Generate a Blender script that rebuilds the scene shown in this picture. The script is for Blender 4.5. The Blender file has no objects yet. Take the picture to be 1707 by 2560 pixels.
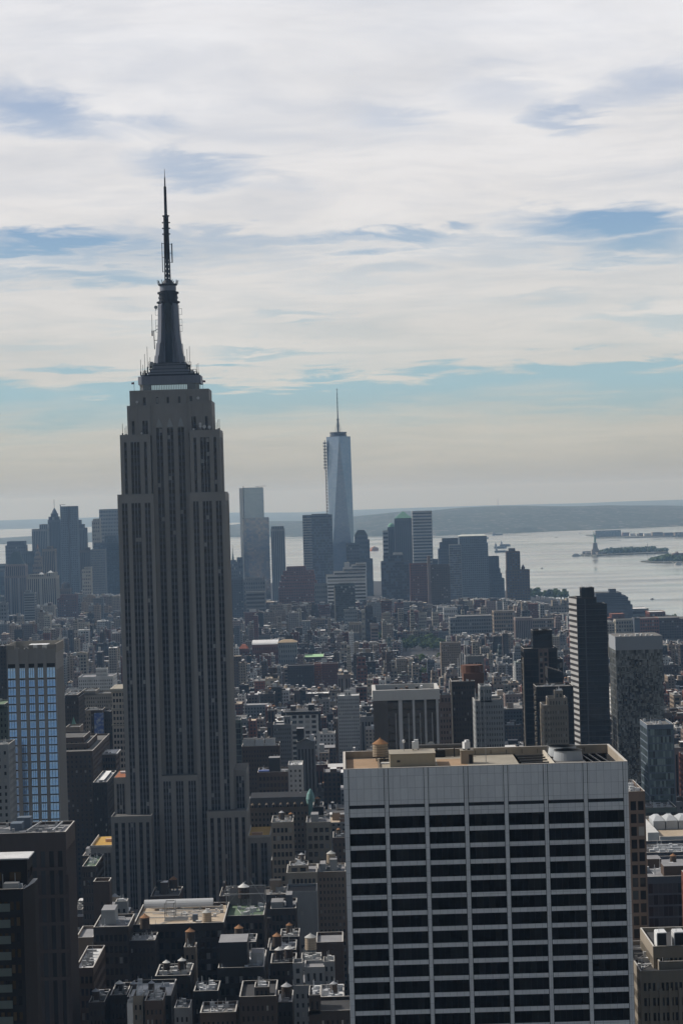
import bpy, math, random
import numpy as np
from mathutils import Matrix, Vector

# ------------------------------------------------------------------ camera, sky, sun
S = bpy.context.scene
COL = S.collection
EYE = 259.0
FPX = 5812.0
ROLL = math.radians(1.65)
PITCH = 0.0064
cam_d = bpy.data.cameras.new("camera")
cam_d.sensor_fit = 'VERTICAL'
cam_d.sensor_height = 24.0
cam_d.lens = FPX / 2560.0 * 24.0
cam_d.clip_start = 1.0
cam_d.clip_end = 200000.0
cam = bpy.data.objects.new("camera", cam_d)
COL.objects.link(cam)
_r = Vector((1, 0, 0)); _f = Vector((0, math.cos(PITCH), -math.sin(PITCH))); _u = Vector((0, math.sin(PITCH), math.cos(PITCH)))
_cx = math.cos(ROLL) * _r - math.sin(ROLL) * _u
_cy = math.sin(ROLL) * _r + math.cos(ROLL) * _u
cam.matrix_world = Matrix(((_cx.x, _cy.x, -_f.x, 0), (_cx.y, _cy.y, -_f.y, 0), (_cx.z, _cy.z, -_f.z, EYE), (0, 0, 0, 1)))
S.camera = cam

SUN_AZ = math.radians(-72)      # measured from the view direction, negative = to the left
SUN_EL = math.radians(41)
S.view_settings.view_transform = 'Standard'
S.view_settings.look = 'None'
S.view_settings.exposure = 0.0
S.view_settings.gamma = 1.0
S.cycles.volume_bounces = 0
S.cycles.max_bounces = 5
S.cycles.diffuse_bounces = 3
S.cycles.glossy_bounces = 3
S.cycles.use_denoising = True
S.cycles.sample_clamp_indirect = 6.0

sd = bpy.data.lights.new("sun", 'SUN')
sd.energy = 3.6
sd.angle = math.radians(0.5)
sd.color = (1.0, 0.95, 0.87)
sun = bpy.data.objects.new("sun", sd)
COL.objects.link(sun)
_sv = Vector((math.sin(SUN_AZ) * math.cos(SUN_EL), math.cos(SUN_AZ) * math.cos(SUN_EL), math.sin(SUN_EL)))
sun.rotation_euler = (-_sv).to_track_quat('-Z', 'Y').to_euler()
sun.location = (-400, -200, 900)


def ray(px, py):
    """direction (x/y, z/y) of a point given in the photo's own pixels"""
    u = (px - 853.5) / FPX; v = (1280.0 - py) / FPX
    a = u * math.cos(ROLL) + v * math.sin(ROLL)
    b = -u * math.sin(ROLL) + v * math.cos(ROLL)
    dy = math.cos(PITCH) + b * math.sin(PITCH)
    dz = -math.sin(PITCH) + b * math.cos(PITCH)
    return a / dy, dz / dy


def at(px, py, D):
    a, b = ray(px, py)
    return a * D, EYE + b * D


def drop(D):
    return -D * D / (2 * 7.4e6)


def ground_dist(px, py):
    """distance at which the line of sight meets the (curved) ground or water"""
    b = -ray(px, py)[1]
    k = 1 / (2 * 7.4e6)
    disc = b * b - 4 * k * EYE
    if disc <= 0:
        return b / (2 * k)
    return (b - math.sqrt(disc)) / (2 * k)


# ---- sky with thin streaked clouds (all laid out by direction in the world)
W = bpy.data.worlds.new("World"); S.world = W; W.use_nodes = True
nt = W.node_tree; nt.nodes.clear()
N = nt.nodes.new; L = nt.links.new


def val(x, sock):
    if isinstance(x, (int, float)):
        sock.default_value = x
    elif isinstance(x, tuple):
        sock.default_value = x
    else:
        L(x, sock)


def M(op, a, b=0.0, c=None, clamp=False):
    n = N('ShaderNodeMath'); n.operation = op; n.use_clamp = clamp
    val(a, n.inputs[0]); val(b, n.inputs[1])
    if c is not None:
        val(c, n.inputs[2])
    return n.outputs[0]


def VM(op, a, b=(0, 0, 0)):
    n = N('ShaderNodeVectorMath'); n.operation = op
    val(a, n.inputs[0]); val(b, n.inputs[1])
    return n.outputs['Value'] if op in ('LENGTH', 'DOT_PRODUCT') else n.outputs[0]


def smooth(x, a, b, lo=0.0, hi=1.0):
    n = N('ShaderNodeMapRange'); n.interpolation_type = 'SMOOTHSTEP'
    val(x, n.inputs[0])
    for i, v in enumerate((a, b, lo, hi)):
        n.inputs[i + 1].default_value = v
    return n.outputs[0]


def mixc(f, a, b):
    n = N('ShaderNodeMix'); n.data_type = 'RGBA'
    val(f, n.inputs[0])
    val(a, n.inputs[6]); val(b, n.inputs[7])
    return n.outputs[2]


tc = N('ShaderNodeTexCoord')
sep = N('ShaderNodeSeparateXYZ'); L(tc.outputs['Generated'], sep.inputs[0])
dx, dy, dz = sep.outputs
sky = N('ShaderNodeTexSky'); sky.sky_type = 'NISHITA'; sky.sun_disc = False
sky.sun_elevation = SUN_EL; sky.sun_rotation = SUN_AZ
sky.altitude = 200; sky.air_density = 1.0; sky.dust_density = 1.2; sky.ozone_density = 1.0
dzp = M('MAXIMUM', dz, 0.004)
cmb = N('ShaderNodeCombineXYZ'); L(dx, cmb.inputs[0]); L(dy, cmb.inputs[1]); L(dzp, cmb.inputs[2])
L(cmb.outputs[0], sky.inputs[0])
hyp = M('SQRT', M('ADD', M('MULTIPLY', dx, dx), M('MULTIPLY', dy, dy)))
az = M('ARCTAN2', dx, dy)
el = M('ARCTAN2', dz, hyp)
ae = N('ShaderNodeCombineXYZ'); L(az, ae.inputs[0]); L(el, ae.inputs[1])


def sky_noise(scale, sx, sy, tilt, detail=5.0, rough=0.55, seed=0.0):
    mp = N('ShaderNodeMapping'); L(ae.outputs[0], mp.inputs[0])
    mp.inputs['Location'].default_value = (seed, seed * 0.7, seed * 1.3)
    mp.inputs['Rotation'].default_value = (0, 0, tilt)
    mp.inputs['Scale'].default_value = (sx, sy, 1)
    n = N('ShaderNodeTexNoise'); n.inputs['Scale'].default_value = scale
    n.inputs['Detail'].default_value = detail; n.inputs['Roughness'].default_value = rough
    L(mp.outputs[0], n.inputs['Vector'])
    return n.outputs[0]


# the cloud layer itself: a sheet seen in perspective, its fibres combed in one direction and curled by a slower noise
pz = M('ADD', M('MAXIMUM', dz, 0.0), 0.10)
plane = N('ShaderNodeCombineXYZ'); L(M('DIVIDE', dx, pz), plane.inputs[0]); L(M('DIVIDE', dy, pz), plane.inputs[1])


def layer_noise(scale, rot, stretch, warp, wscale, detail, rough, seed):
    w = N('ShaderNodeTexNoise'); w.inputs['Scale'].default_value = wscale; w.inputs['Detail'].default_value = 3
    mo = N('ShaderNodeMapping'); mo.inputs['Location'].default_value = (seed, seed * 1.7, 0); L(plane.outputs[0], mo.inputs[0])
    L(mo.outputs[0], w.inputs['Vector'])
    c = VM('SUBTRACT', w.outputs['Color'], (.5, .5, .5))
    s = N('ShaderNodeVectorMath'); s.operation = 'SCALE'; L(c, s.inputs[0]); s.inputs[3].default_value = warp
    v = VM('ADD', mo.outputs[0], s.outputs[0])
    mp = N('ShaderNodeMapping'); mp.inputs['Rotation'].default_value = (0, 0, rot); mp.inputs['Scale'].default_value = (1.0, stretch, 1); L(v, mp.inputs[0])
    n = N('ShaderNodeTexNoise'); n.inputs['Scale'].default_value = scale; n.inputs['Detail'].default_value = detail; n.inputs['Roughness'].default_value = rough
    L(mp.outputs[0], n.inputs['Vector'])
    return n.outputs[0]


fibre = layer_noise(1.55, 1.0, 2.4, 1.3, 1.0, 6, .58, 4.0)
puff = layer_noise(3.4, .65, 1.6, .6, 1.8, 5, .60, 9.0)
wob1 = sky_noise(9, 1.0, 3.2, 0.06, 5, 0.55, 3.1)
wob2 = sky_noise(34, 0.8, 3.6, -0.05, 5, 0.6, 8.3)
wx = M('ADD', M('MULTIPLY', M('SUBTRACT', fibre, 0.5), 0.10), M('MULTIPLY', M('SUBTRACT', wob2, 0.5), 0.018))
wy = M('ADD', M('MULTIPLY', M('SUBTRACT', wob2, 0.5), 0.010), M('ADD', M('MULTIPLY', M('SUBTRACT', wob1, 0.5), 0.018), M('MULTIPLY', M('SUBTRACT', puff, 0.5), 0.03)))
wv = N('ShaderNodeCombineXYZ'); L(wx, wv.inputs[0]); L(wy, wv.inputs[1])
aew = VM('ADD', ae.outputs[0], wv.outputs[0])


def gap(X, Y, rx, ry, s, tilt=0.0):
    """a break in the cloud: centre and half sizes read on the photo (in its 1568 px wide view)"""
    a, b = ray(X * 1.0887, Y * 1.0887)
    d = VM('SUBTRACT', aew, (math.atan(a), math.atan(b), 0))
    if tilt:
        mp = N('ShaderNodeMapping'); mp.inputs['Rotation'].default_value = (0, 0, tilt); L(d, mp.inputs[0]); d = mp.outputs[0]
    k = 1.0887 / FPX
    d = VM('MULTIPLY', d, (1 / (rx * k), 1 / (ry * k), 0))
    return smooth(VM('LENGTH', d), 0.15, 1.5, s, 0.0)


GAPS = [(784, 556, 1000, 15, .42, 0), (330, 600, 420, 26, .35, .03), (110, 262, 190, 45, .75, .12), (20, 240, 120, 30, .5, 0), (1330, 268, 90, 30, .6, .35), (1395, 240, 120, 26, .4, -.25), (1490, 205, 130, 45, .45, -.1), (1180, 205, 150, 40, .25, .1),
        (440, 385, 140, 38, .6, .1), (900, 268, 130, 28, .3, 0), (640, 420, 120, 25, .15, 0),
        (80, 563, 200, 26, 1.0, 0), (260, 588, 260, 22, .6, 0), (480, 548, 170, 18, .5, 0), (700, 552, 90, 17, .55, .1), (890, 540, 240, 16, .7, 0),
        (1420, 515, 250, 34, 1.0, .08), (1470, 570, 190, 34, .85, 0), (1290, 560, 150, 30, .5, 0), (1100, 585, 160, 26, .25, 0), (230, 645, 190, 28, .75, 0), (20, 640, 120, 26, .5, 0),
        (1340, 612, 90, 14, .45, 0), (610, 806, 100, 14, .6, .1), (690, 745, 120, 12, .4, 0), (1500, 735, 120, 22, .4, .1), (830, 640, 140, 14, .2, 0), (60, 815, 140, 16, .3, 0),
        (1190, 690, 130, 14, .22, 0), (330, 740, 120, 14, .2, 0)]
tot = None
for g in GAPS:
    s_ = gap(*g)
    tot = s_ if tot is None else M('MAXIMUM', tot, s_)
# the clear band above the horizon haze, with a crisp upper edge
aw = N('ShaderNodeSeparateXYZ'); L(aew, aw.inputs[0])
e_top = math.atan(ray(784 * 1.0887, 858 * 1.0887)[1]); e_bot = math.atan(ray(784 * 1.0887, 965 * 1.0887)[1])
band = M('MULTIPLY', smooth(M('ADD', aw.outputs[1], M('MULTIPLY', M('SUBTRACT', puff, .5), .008)), e_top + .0035, e_top - .0035), smooth(aw.outputs[1], e_bot - .008, e_bot + .011))
low = sky_noise(16, .45, 3.0, 0.03, 5, .55, 21.0)
band = M('MULTIPLY', band, smooth(low, .33, .56, 0.5, 1.0))
front = smooth(dy, 0.05, 0.55)
tot = M('MAXIMUM', tot, M('MULTIPLY', band, 1.12))
streak = fibre
fine = puff
cover = M('SUBTRACT', .95, M('MULTIPLY', tot, .98))
tex = M('ADD', M('MULTIPLY', M('SUBTRACT', streak, .5), 1.25), M('MULTIPLY', M('SUBTRACT', fine, .5), .75))
cover = M('ADD', cover, M('MULTIPLY', tex, .5), clamp=True)
# away from the sun's side the sky is mostly clear
back_c = smooth(sky_noise(3.0, 1.0, 2.0, .2, 7, .6, 5.0), .5, .72, 0.0, .5)
cover = M('ADD', M('MULTIPLY', cover, front), M('MULTIPLY', back_c, M('SUBTRACT', 1.0, front)))
cover = M('MULTIPLY', cover, M('SUBTRACT', 1.0, smooth(el, .5, 1.2, 0.0, .75)))
cr = N('ShaderNodeValToRGB'); cr.color_ramp.interpolation = 'LINEAR'
els = cr.color_ramp.elements
els[0].position = 0.0; els[0].color = (.335, .33, .285, 1)
els[1].position = 1.0; els[1].color = (.80, .80, .835, 1)
for p, c in ((.03, (.365, .36, .315)), (.095, (.475, .47, .42)), (.173, (.575, .57, .525)), (.266, (.635, .635, .615)), (.365, (.70, .695, .685)), (.56, (.765, .755, .76)), (.85, (.785, .79, .82))):
    e_ = els.new(p); e_.color = (*c, 1)
L(smooth(el, -0.006, 0.235), cr.inputs[0])
for l_ in (cr.inputs[0].links[0].from_node,):
    l_.interpolation_type = 'LINEAR'
shade = M('ADD', 1.0, M('ADD', M('MULTIPLY', M('SUBTRACT', wob1, .5), .30), M('ADD', M('MULTIPLY', M('SUBTRACT', streak, .5), .17), M('MULTIPLY', M('SUBTRACT', fine, .5), .12))))
bright = mixc(1.0, cr.outputs[0], (0, 0, 0, 1))
sc = N('ShaderNodeVectorMath'); sc.operation = 'SCALE'; L(cr.outputs[0], sc.inputs[0]); L(shade, sc.inputs[3])
# Nishita strength 0.1
# the camera's warm white balance takes some of the blue out of the clear sky
nsk = N('ShaderNodeVectorMath'); nsk.operation = 'MULTIPLY'; L(sky.outputs[0], nsk.inputs[0]); nsk.inputs[1].default_value = (0.064, 0.0575, 0.050)
# the blue between the clouds on the sun's side, paler towards the horizon
blue = N('ShaderNodeValToRGB'); bl = blue.color_ramp.elements
bl[0].position = 0.0; bl[0].color = (.36, .38, .35, 1)
bl[1].position = 1.0; bl[1].color = (.40, .50, .68, 1)
for p, c in ((.10, (.40, .46, .44)), (.22, (.36, .54, .62)), (.33, (.36, .53, .63)), (.52, (.26, .41, .62)), (.75, (.30, .42, .64))):
    e_ = bl.new(p); e_.color = (*c, 1)
L(smooth(el, -0.006, 0.235), blue.inputs[0]); blue.inputs[0].links[0].from_node.interpolation_type = 'LINEAR'
hz = smooth(el, 0.0, .022, .9, 0.0)
base = mixc(M('MULTIPLY', front, smooth(el, .45, .8, .9, 0.0)), nsk.outputs[0], blue.outputs[0])
base = mixc(hz, base, sc.outputs[0])
final = mixc(cover, base, sc.outputs[0])
bg = N('ShaderNodeBackground'); L(final, bg.inputs[0]); bg.inputs[1].default_value = 1.0
wo = N('ShaderNodeOutputWorld'); L(bg.outputs[0], wo.inputs[0])

# ------------------------------------------------------------------ materials
MATS = {}


def _pr(m):
    m.use_nodes = True
    return m.node_tree, m.node_tree.nodes['Principled BSDF']


def wallmat(name, col, var=.22, rough=.85, streak=True, scale=.09, jitter=.14):
    """a plain wall or roof skin: weather-mottled, a little different on each object"""
    if name in MATS:
        return MATS[name]
    m = bpy.data.materials.new(name); t, p = _pr(m)
    g = t.nodes.new('ShaderNodeNewGeometry')
    mp = t.nodes.new('ShaderNodeMapping'); t.links.new(g.outputs['Position'], mp.inputs[0])
    mp.inputs['Scale'].default_value = (1, 1, .22 if streak else 1)
    n1 = t.nodes.new('ShaderNodeTexNoise'); n1.inputs['Scale'].default_value = scale; n1.inputs['Detail'].default_value = 4
    n2 = t.nodes.new('ShaderNodeTexNoise'); n2.inputs['Scale'].default_value = scale * 9; n2.inputs['Detail'].default_value = 2
    for n in (n1, n2):
        t.links.new(mp.outputs[0], n.inputs['Vector'])
    oi = t.nodes.new('ShaderNodeObjectInfo')

    def ma(op, a, b):
        n = t.nodes.new('ShaderNodeMath'); n.operation = op
        for i, v in enumerate((a, b)):
            if isinstance(v, (int, float)):
                n.inputs[i].default_value = v
            else:
                t.links.new(v, n.inputs[i])
        return n.outputs[0]
    f = ma('ADD', ma('MULTIPLY', ma('SUBTRACT', n1.outputs[0], .5), var * 2.0), ma('MULTIPLY', ma('SUBTRACT', n2.outputs[0], .5), var * 1.1))
    f = ma('ADD', f, ma('MULTIPLY', ma('SUBTRACT', oi.outputs['Random'], .5), jitter * 2))
    f = ma('MAXIMUM', ma('ADD', f, 1.0), .2)
    sc = t.nodes.new('ShaderNodeVectorMath'); sc.operation = 'SCALE'; sc.inputs[0].default_value = col; t.links.new(f, sc.inputs[3])
    t.links.new(sc.outputs[0], p.inputs['Base Color'])
    p.inputs['Roughness'].default_value = rough
    p.inputs['Specular IOR Level'].default_value = .08
    MATS[name] = m
    return m


def plain(name, col, rough=.6, metal=0.0, spec=.4, emit=None):
    if name in MATS:
        return MATS[name]
    m = bpy.data.materials.new(name); t, p = _pr(m)
    p.inputs['Base Color'].default_value = (*col, 1)
    p.inputs['Roughness'].default_value = rough
    p.inputs['Metallic'].default_value = metal
    p.inputs['Specular IOR Level'].default_value = spec
    MATS[name] = m
    return m


def glassmat(name, col, rough=.06, spec=.6, metal=0.0, bump=0.0, bscale=.4, mottle=None):
    if name in MATS:
        return MATS[name]
    m = bpy.data.materials.new(name); t, p = _pr(m)
    p.inputs['Base Color'].default_value = (*col, 1)
    p.inputs['Roughness'].default_value = rough
    p.inputs['Metallic'].default_value = metal
    p.inputs['Specular IOR Level'].default_value = spec
    g = t.nodes.new('ShaderNodeNewGeometry')
    if bump:
        n = t.nodes.new('ShaderNodeTexNoise'); n.inputs['Scale'].default_value = bscale; n.inputs['Detail'].default_value = 2
        t.links.new(g.outputs['Position'], n.inputs['Vector'])
        b = t.nodes.new('ShaderNodeBump'); b.inputs['Strength'].default_value = bump; b.inputs['Distance'].default_value = 1.0
        t.links.new(n.outputs[0], b.inputs['Height']); t.links.new(b.outputs[0], p.inputs['Normal'])
    if mottle:
        w = t.nodes.new('ShaderNodeTexWhiteNoise'); w.noise_dimensions = '3D'
        sn = t.nodes.new('ShaderNodeVectorMath'); sn.operation = 'SNAP'; sn.inputs[1].default_value = mottle[1]
        t.links.new(g.outputs['Position'], sn.inputs[0]); t.links.new(sn.outputs[0], w.inputs['Vector'])
        n = t.nodes.new('ShaderNodeTexNoise'); n.inputs['Scale'].default_value = mottle[2]; n.inputs['Detail'].default_value = 3
        mp = t.nodes.new('ShaderNodeMapping'); mp.inputs['Scale'].default_value = (1, 1, .4)
        t.links.new(g.outputs['Position'], mp.inputs[0]); t.links.new(mp.outputs[0], n.inputs['Vector'])
        a = t.nodes.new('ShaderNodeMath'); a.operation = 'MULTIPLY_ADD'; a.inputs[1].default_value = 1.6
        t.links.new(n.outputs[0], a.inputs[0])
        s = t.nodes.new('ShaderNodeMath'); s.operation = 'MULTIPLY_ADD'; wt_ = mottle[3] if len(mottle) > 3 else .9; s.inputs[1].default_value = wt_; s.inputs[2].default_value = -.3 - wt_ / 2
        t.links.new(w.outputs[0], s.inputs[0]); t.links.new(s.outputs[0], a.inputs[2]); a.use_clamp = True
        mx = t.nodes.new('ShaderNodeMix'); mx.data_type = 'RGBA'
        t.links.new(a.outputs[0], mx.inputs[0]); mx.inputs[6].default_value = (*col, 1); mx.inputs[7].default_value = (*mottle[0], 1)
        t.links.new(mx.outputs[2], p.inputs['Base Color'])
    MATS[name] = m
    return m


WALL = {
    'limestone': (.255, .245, .235), 'tan': (.25, .20, .155), 'brown': (.098, .072, .058), 'red': (.155, .062, .045), 'dark': (.036, .033, .032),
    'white': (.56, .56, .55), 'grey': (.18, .185, .19), 'cream': (.36, .33, .275), 'slate': (.095, .105, .125), 'pink': (.22, .17, .152),
    'buff': (.28, .245, .20), 'umber': (.060, .050, .045), 'ashen': (.27, .28, .285), 'bluegrey': (.14, .17, .21), 'greenish': (.11, .135, .125),
}
for k_, c_ in WALL.items():
    wallmat('wall_' + k_, c_)
ROOF = {'tar': (.07, .07, .072), 'gravel': (.16, .155, .15), 'silver': (.70, .70, .70), 'sand': (.45, .37, .28), 'ash': (.26, .26, .27), 'moss': (.16, .22, .15), 'rust': (.38, .16, .09)}
for k_, c_ in ROOF.items():
    wallmat('roof_' + k_, c_, var=.3, streak=False, scale=.12)
CAP = wallmat('coping', (.50, .48, .45), var=.2)
G_DARK = glassmat('window_dark', (.012, .014, .017), .08, .5)
G_MID = glassmat('window_mid', (.05, .055, .062), .15, .5)
G_BLIND = glassmat('window_blind', (.30, .30, .29), .35, .4)
GLASS = [G_DARK, G_MID, G_BLIND]
STEEL = plain('painted_steel', (.32, .33, .34), .5, .4)
DARKSTEEL = plain('dark_steel', (.05, .052, .056), .5, .5)
ZINC = wallmat('zinc', (.62, .63, .64), var=.12, rough=.45)
WOOD = wallmat('weathered_wood', (.10, .078, .062), var=.3)
WOODLIGHT = wallmat('pale_wood', (.40, .33, .25), var=.2)
CEDAR = wallmat('cedar_roof', (.30, .165, .09), var=.3)
GREYROOF = wallmat('grey_roof', (.42, .43, .45), var=.2)
BLACKPAINT = plain('black_paint', (.018, .018, .02), .6)


# ------------------------------------------------------------------ mesh helpers
class MB:
    def __init__(s):
        s.v, s.f, s.m = [], [], []

    def quad(s, pts, m=0):
        b = len(s.v); s.v += [tuple(p) for p in pts]; s.f.append(tuple(range(b, b + len(pts)))); s.m.append(m)

    def box(s, x0, x1, y0, y1, z0, z1, m=0, top=None):
        b = len(s.v)
        s.v += [(x0, y0, z0), (x1, y0, z0), (x1, y1, z0), (x0, y1, z0), (x0, y0, z1), (x1, y0, z1), (x1, y1, z1), (x0, y1, z1)]
        for i, q in enumerate(((0, 1, 5, 4), (1, 2, 6, 5), (2, 3, 7, 6), (3, 0, 4, 7), (4, 5, 6, 7), (3, 2, 1, 0))):
            s.f.append(tuple(b + k for k in q)); s.m.append(top if (i == 4 and top is not None) else m)
        return s

    def frustum(s, cx, cy, z0, r0, z1, r1, n=12, m=0, cap0=True, cap1=True, ph=0.0, sx=1.0, sy=1.0):
        b = len(s.v)
        for z, r in ((z0, r0), (z1, r1)):
            for i in range(n):
                a = ph + 2 * math.pi * i / n
                s.v.append((cx + sx * r * math.cos(a), cy + sy * r * math.sin(a), z))
        for i in range(n):
            j = (i + 1) % n
            s.f.append((b + i, b + j, b + n + j, b + n + i)); s.m.append(m)
        if cap1 and r1 > 1e-4:
            s.f.append(tuple(b + n + i for i in range(n))); s.m.append(m)
        if cap0 and r0 > 1e-4:
            s.f.append(tuple(b + i for i in reversed(range(n)))); s.m.append(m)
        return s

    def lathe(s, cx, cy, prof, n=16, m=0, ph=0.0):
        b = len(s.v)
        for z, r in prof:
            for i in range(n):
                a = ph + 2 * math.pi * i / n
                s.v.append((cx + r * math.cos(a), cy + r * math.sin(a), z))
        for k in range(len(prof) - 1):
            for i in range(n):
                j = (i + 1) % n
                s.f.append((b + k * n + i, b + k * n + j, b + (k + 1) * n + j, b + (k + 1) * n + i)); s.m.append(m)
        s.f.append(tuple(b + (len(prof) - 1) * n + i for i in range(n))); s.m.append(m)
        return s

    def prism(s, poly, z0, z1, m=0, top=None, poly1=None):
        b = len(s.v); n = len(poly); q = poly1 or poly
        s.v += [(x, y, z0) for x, y in poly] + [(x, y, z1) for x, y in q]
        for i in range(n):
            j = (i + 1) % n
            s.f.append((b + i, b + j, b + n + j, b + n + i)); s.m.append(m)
        s.f.append(tuple(b + n + i for i in range(n))); s.m.append(m if top is None else top)
        return s

    def beam(s, p, q, w, m=0):
        p, q = Vector(p), Vector(q); d = (q - p).normalized()
        a = d.cross(Vector((0, 0, 1)));
        if a.length < 1e-3:
            a = Vector((1, 0, 0))
        a.normalize(); c = d.cross(a); a *= w / 2; c *= w / 2
        b = len(s.v)
        for e in (p, q):
            s.v += [tuple(e - a - c), tuple(e + a - c), tuple(e + a + c), tuple(e - a + c)]
        for qd in ((0, 1, 5, 4), (1, 2, 6, 5), (2, 3, 7, 6), (3, 0, 4, 7), (4, 5, 6, 7), (3, 2, 1, 0)):
            s.f.append(tuple(b + k for k in qd)); s.m.append(m)
        return s

    def facade(s, p0, p1, z0, z1, us, vs, rec, rng, gw=(.80, .12, .08), tilt=0.0):
        """a wall from p0 to p1 with recessed window openings at the given intervals"""
        dxx, dyy = p1[0] - p0[0], p1[1] - p0[1]; Ln = math.hypot(dxx, dyy); tx, ty = dxx / Ln, dyy / Ln; nx, ny = ty, -tx
        U = [0.0]; V = [z0]
        for a, b in us:
            U += [a, b]
        U.append(Ln)
        for a, b in vs:
            V += [a, b]
        V.append(z1)
        nu = len(U); b0 = len(s.v)
        for z in V:
            s.v += [(p0[0] + tx * u, p0[1] + ty * u, z) for u in U]
        cut = (gw[0], gw[0] + gw[1])
        for j in range(len(V) - 1):
            for i in range(nu - 1):
                a = b0 + j * nu + i; q = (a, a + 1, a + nu + 1, a + nu)
                if i & 1 and j & 1:
                    c = len(s.v)
                    for k, t_ in zip(q, (0, 0, tilt, tilt)):
                        x, y, z = s.v[k]; r_ = rec + t_
                        s.v.append((x - nx * r_, y - ny * r_, z))
                    for e in range(4):
                        e2 = (e + 1) % 4
                        s.f.append((q[e], q[e2], c + e2, c + e)); s.m.append(0)
                    s.f.append((c, c + 1, c + 2, c + 3))
                    r = rng.random(); s.m.append(1 if r < cut[0] else 2 if r < cut[1] else 3)
                else:
                    s.f.append(q); s.m.append(0)
        return s

    def build(s, name, mats, parent=None, weld=False, smooth=False):
        V = np.array(s.v, dtype=np.float64); F = s.f; Mi = s.m
        if weld and len(V):
            key = np.round(V * 500).astype(np.int64)
            _u, first, inv = np.unique(key, axis=0, return_index=True, return_inverse=True)
            inv = inv.reshape(-1); V = V[first]
            inv = inv.tolist(); F = [tuple(inv[k] for k in f) for f in F]
            ok = [len(set(f)) == len(f) for f in F]
            if not all(ok):
                F2, M2 = [], []
                for f, m_ in zip(F, Mi):
                    g = []
                    for k in f:
                        if k not in g:
                            g.append(k)
                    if len(g) >= 3:
                        F2.append(tuple(g)); M2.append(m_)
                F, Mi = F2, M2
        me = bpy.data.meshes.new(name)
        me.from_pydata(V.tolist(), [], F)
        for m_ in mats if isinstance(mats, (list, tuple)) else [mats]:
            me.materials.append(m_)
        me.polygons.foreach_set('material_index', Mi)
        if smooth:
            me.polygons.foreach_set('use_smooth', [True] * len(F))
        me.update()
        o = bpy.data.objects.new(name, me)
        COL.objects.link(o)
        if parent is not None:
            o.parent = parent
        return o


def tag(o, label=None, cat=None, group=None, kind=None):
    if label: o['label'] = label
    if cat: o['category'] = cat
    if group: o['group'] = group
    if kind: o['kind'] = kind
    return o


def thing(name, label, cat, loc=(0, 0, 0), rotz=0.0, group=None):
    o = bpy.data.objects.new(name, None); COL.objects.link(o)
    o.empty_display_size = 2.0
    o.location = loc; o.rotation_euler = (0, 0, rotz)
    return tag(o, label, cat, group)


def kids(o):
    return [c for c in ALLKIDS.get(o.name, [])]


ALLKIDS = {}


def dup(o, loc, label, rotz=0.0, scale=1.0, group=None):
    """a copy of a thing with copies of its parts and their sub-parts; mesh data is shared"""
    r = o.copy(); COL.objects.link(r); r.location = loc; r.rotation_euler = (0, 0, rotz); r.scale = (scale,) * 3
    r['label'] = label
    if group: r['group'] = group

    def rec(src, dst):
        for ch in list(src.children):
            c = ch.copy(); COL.objects.link(c); c.parent = dst
            rec(ch, c)
    rec(o, r)
    return r


def win_cols(Ln, bay, wf, edge=None, n=None):
    n = n or max(1, int(round((Ln - 1.0) / bay)))
    e = min(.6, Ln * .04) if edge is None else edge
    b = (Ln - 2 * e) / n
    return [(e + b * (i + .5 - wf / 2), e + b * (i + .5 + wf / 2)) for i in range(n)]


def win_rows(z0, z1, storey, hf, mt=1.8, mb=.5, n=None):
    n = n or max(1, int((z1 - mt - z0 - mb) / storey))
    st = (z1 - mt - z0 - mb) / n if n else storey
    return [(z0 + mb + st * (i + .5 - hf / 2), z0 + mb + st * (i + .5 + hf / 2)) for i in range(n)]


STY = {
    'loft': dict(bay=4.2, storey=4.1, wf=.66, hf=.58, rec=.35),
    'apt': dict(bay=3.3, storey=3.1, wf=.40, hf=.50, rec=.25),
    'office': dict(bay=3.2, storey=3.8, wf=.60, hf=.55, rec=.3),
    'band': dict(bay=9.0, storey=3.6, wf=.95, hf=.50, rec=.25),
    'pier': dict(bay=3.0, storey=400., wf=.52, hf=.97, rec=.5),
    'glass': dict(bay=3.0, storey=3.9, wf=.93, hf=.84, rec=.08, gw=(.62, .33, .05)),
    'pair': dict(bay=2.9, storey=3.4, wf=.55, hf=.52, rec=.3),
    'grid': dict(bay=2.1, storey=3.5, wf=.76, hf=.72, rec=.25, gw=(.9, .08, .02)),
    'blank': dict(bay=14., storey=14., wf=.1, hf=.1, rec=.2),
    'skyl': dict(bay=7.0, storey=9.0, wf=.52, hf=.5, rec=.3),
}


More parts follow.
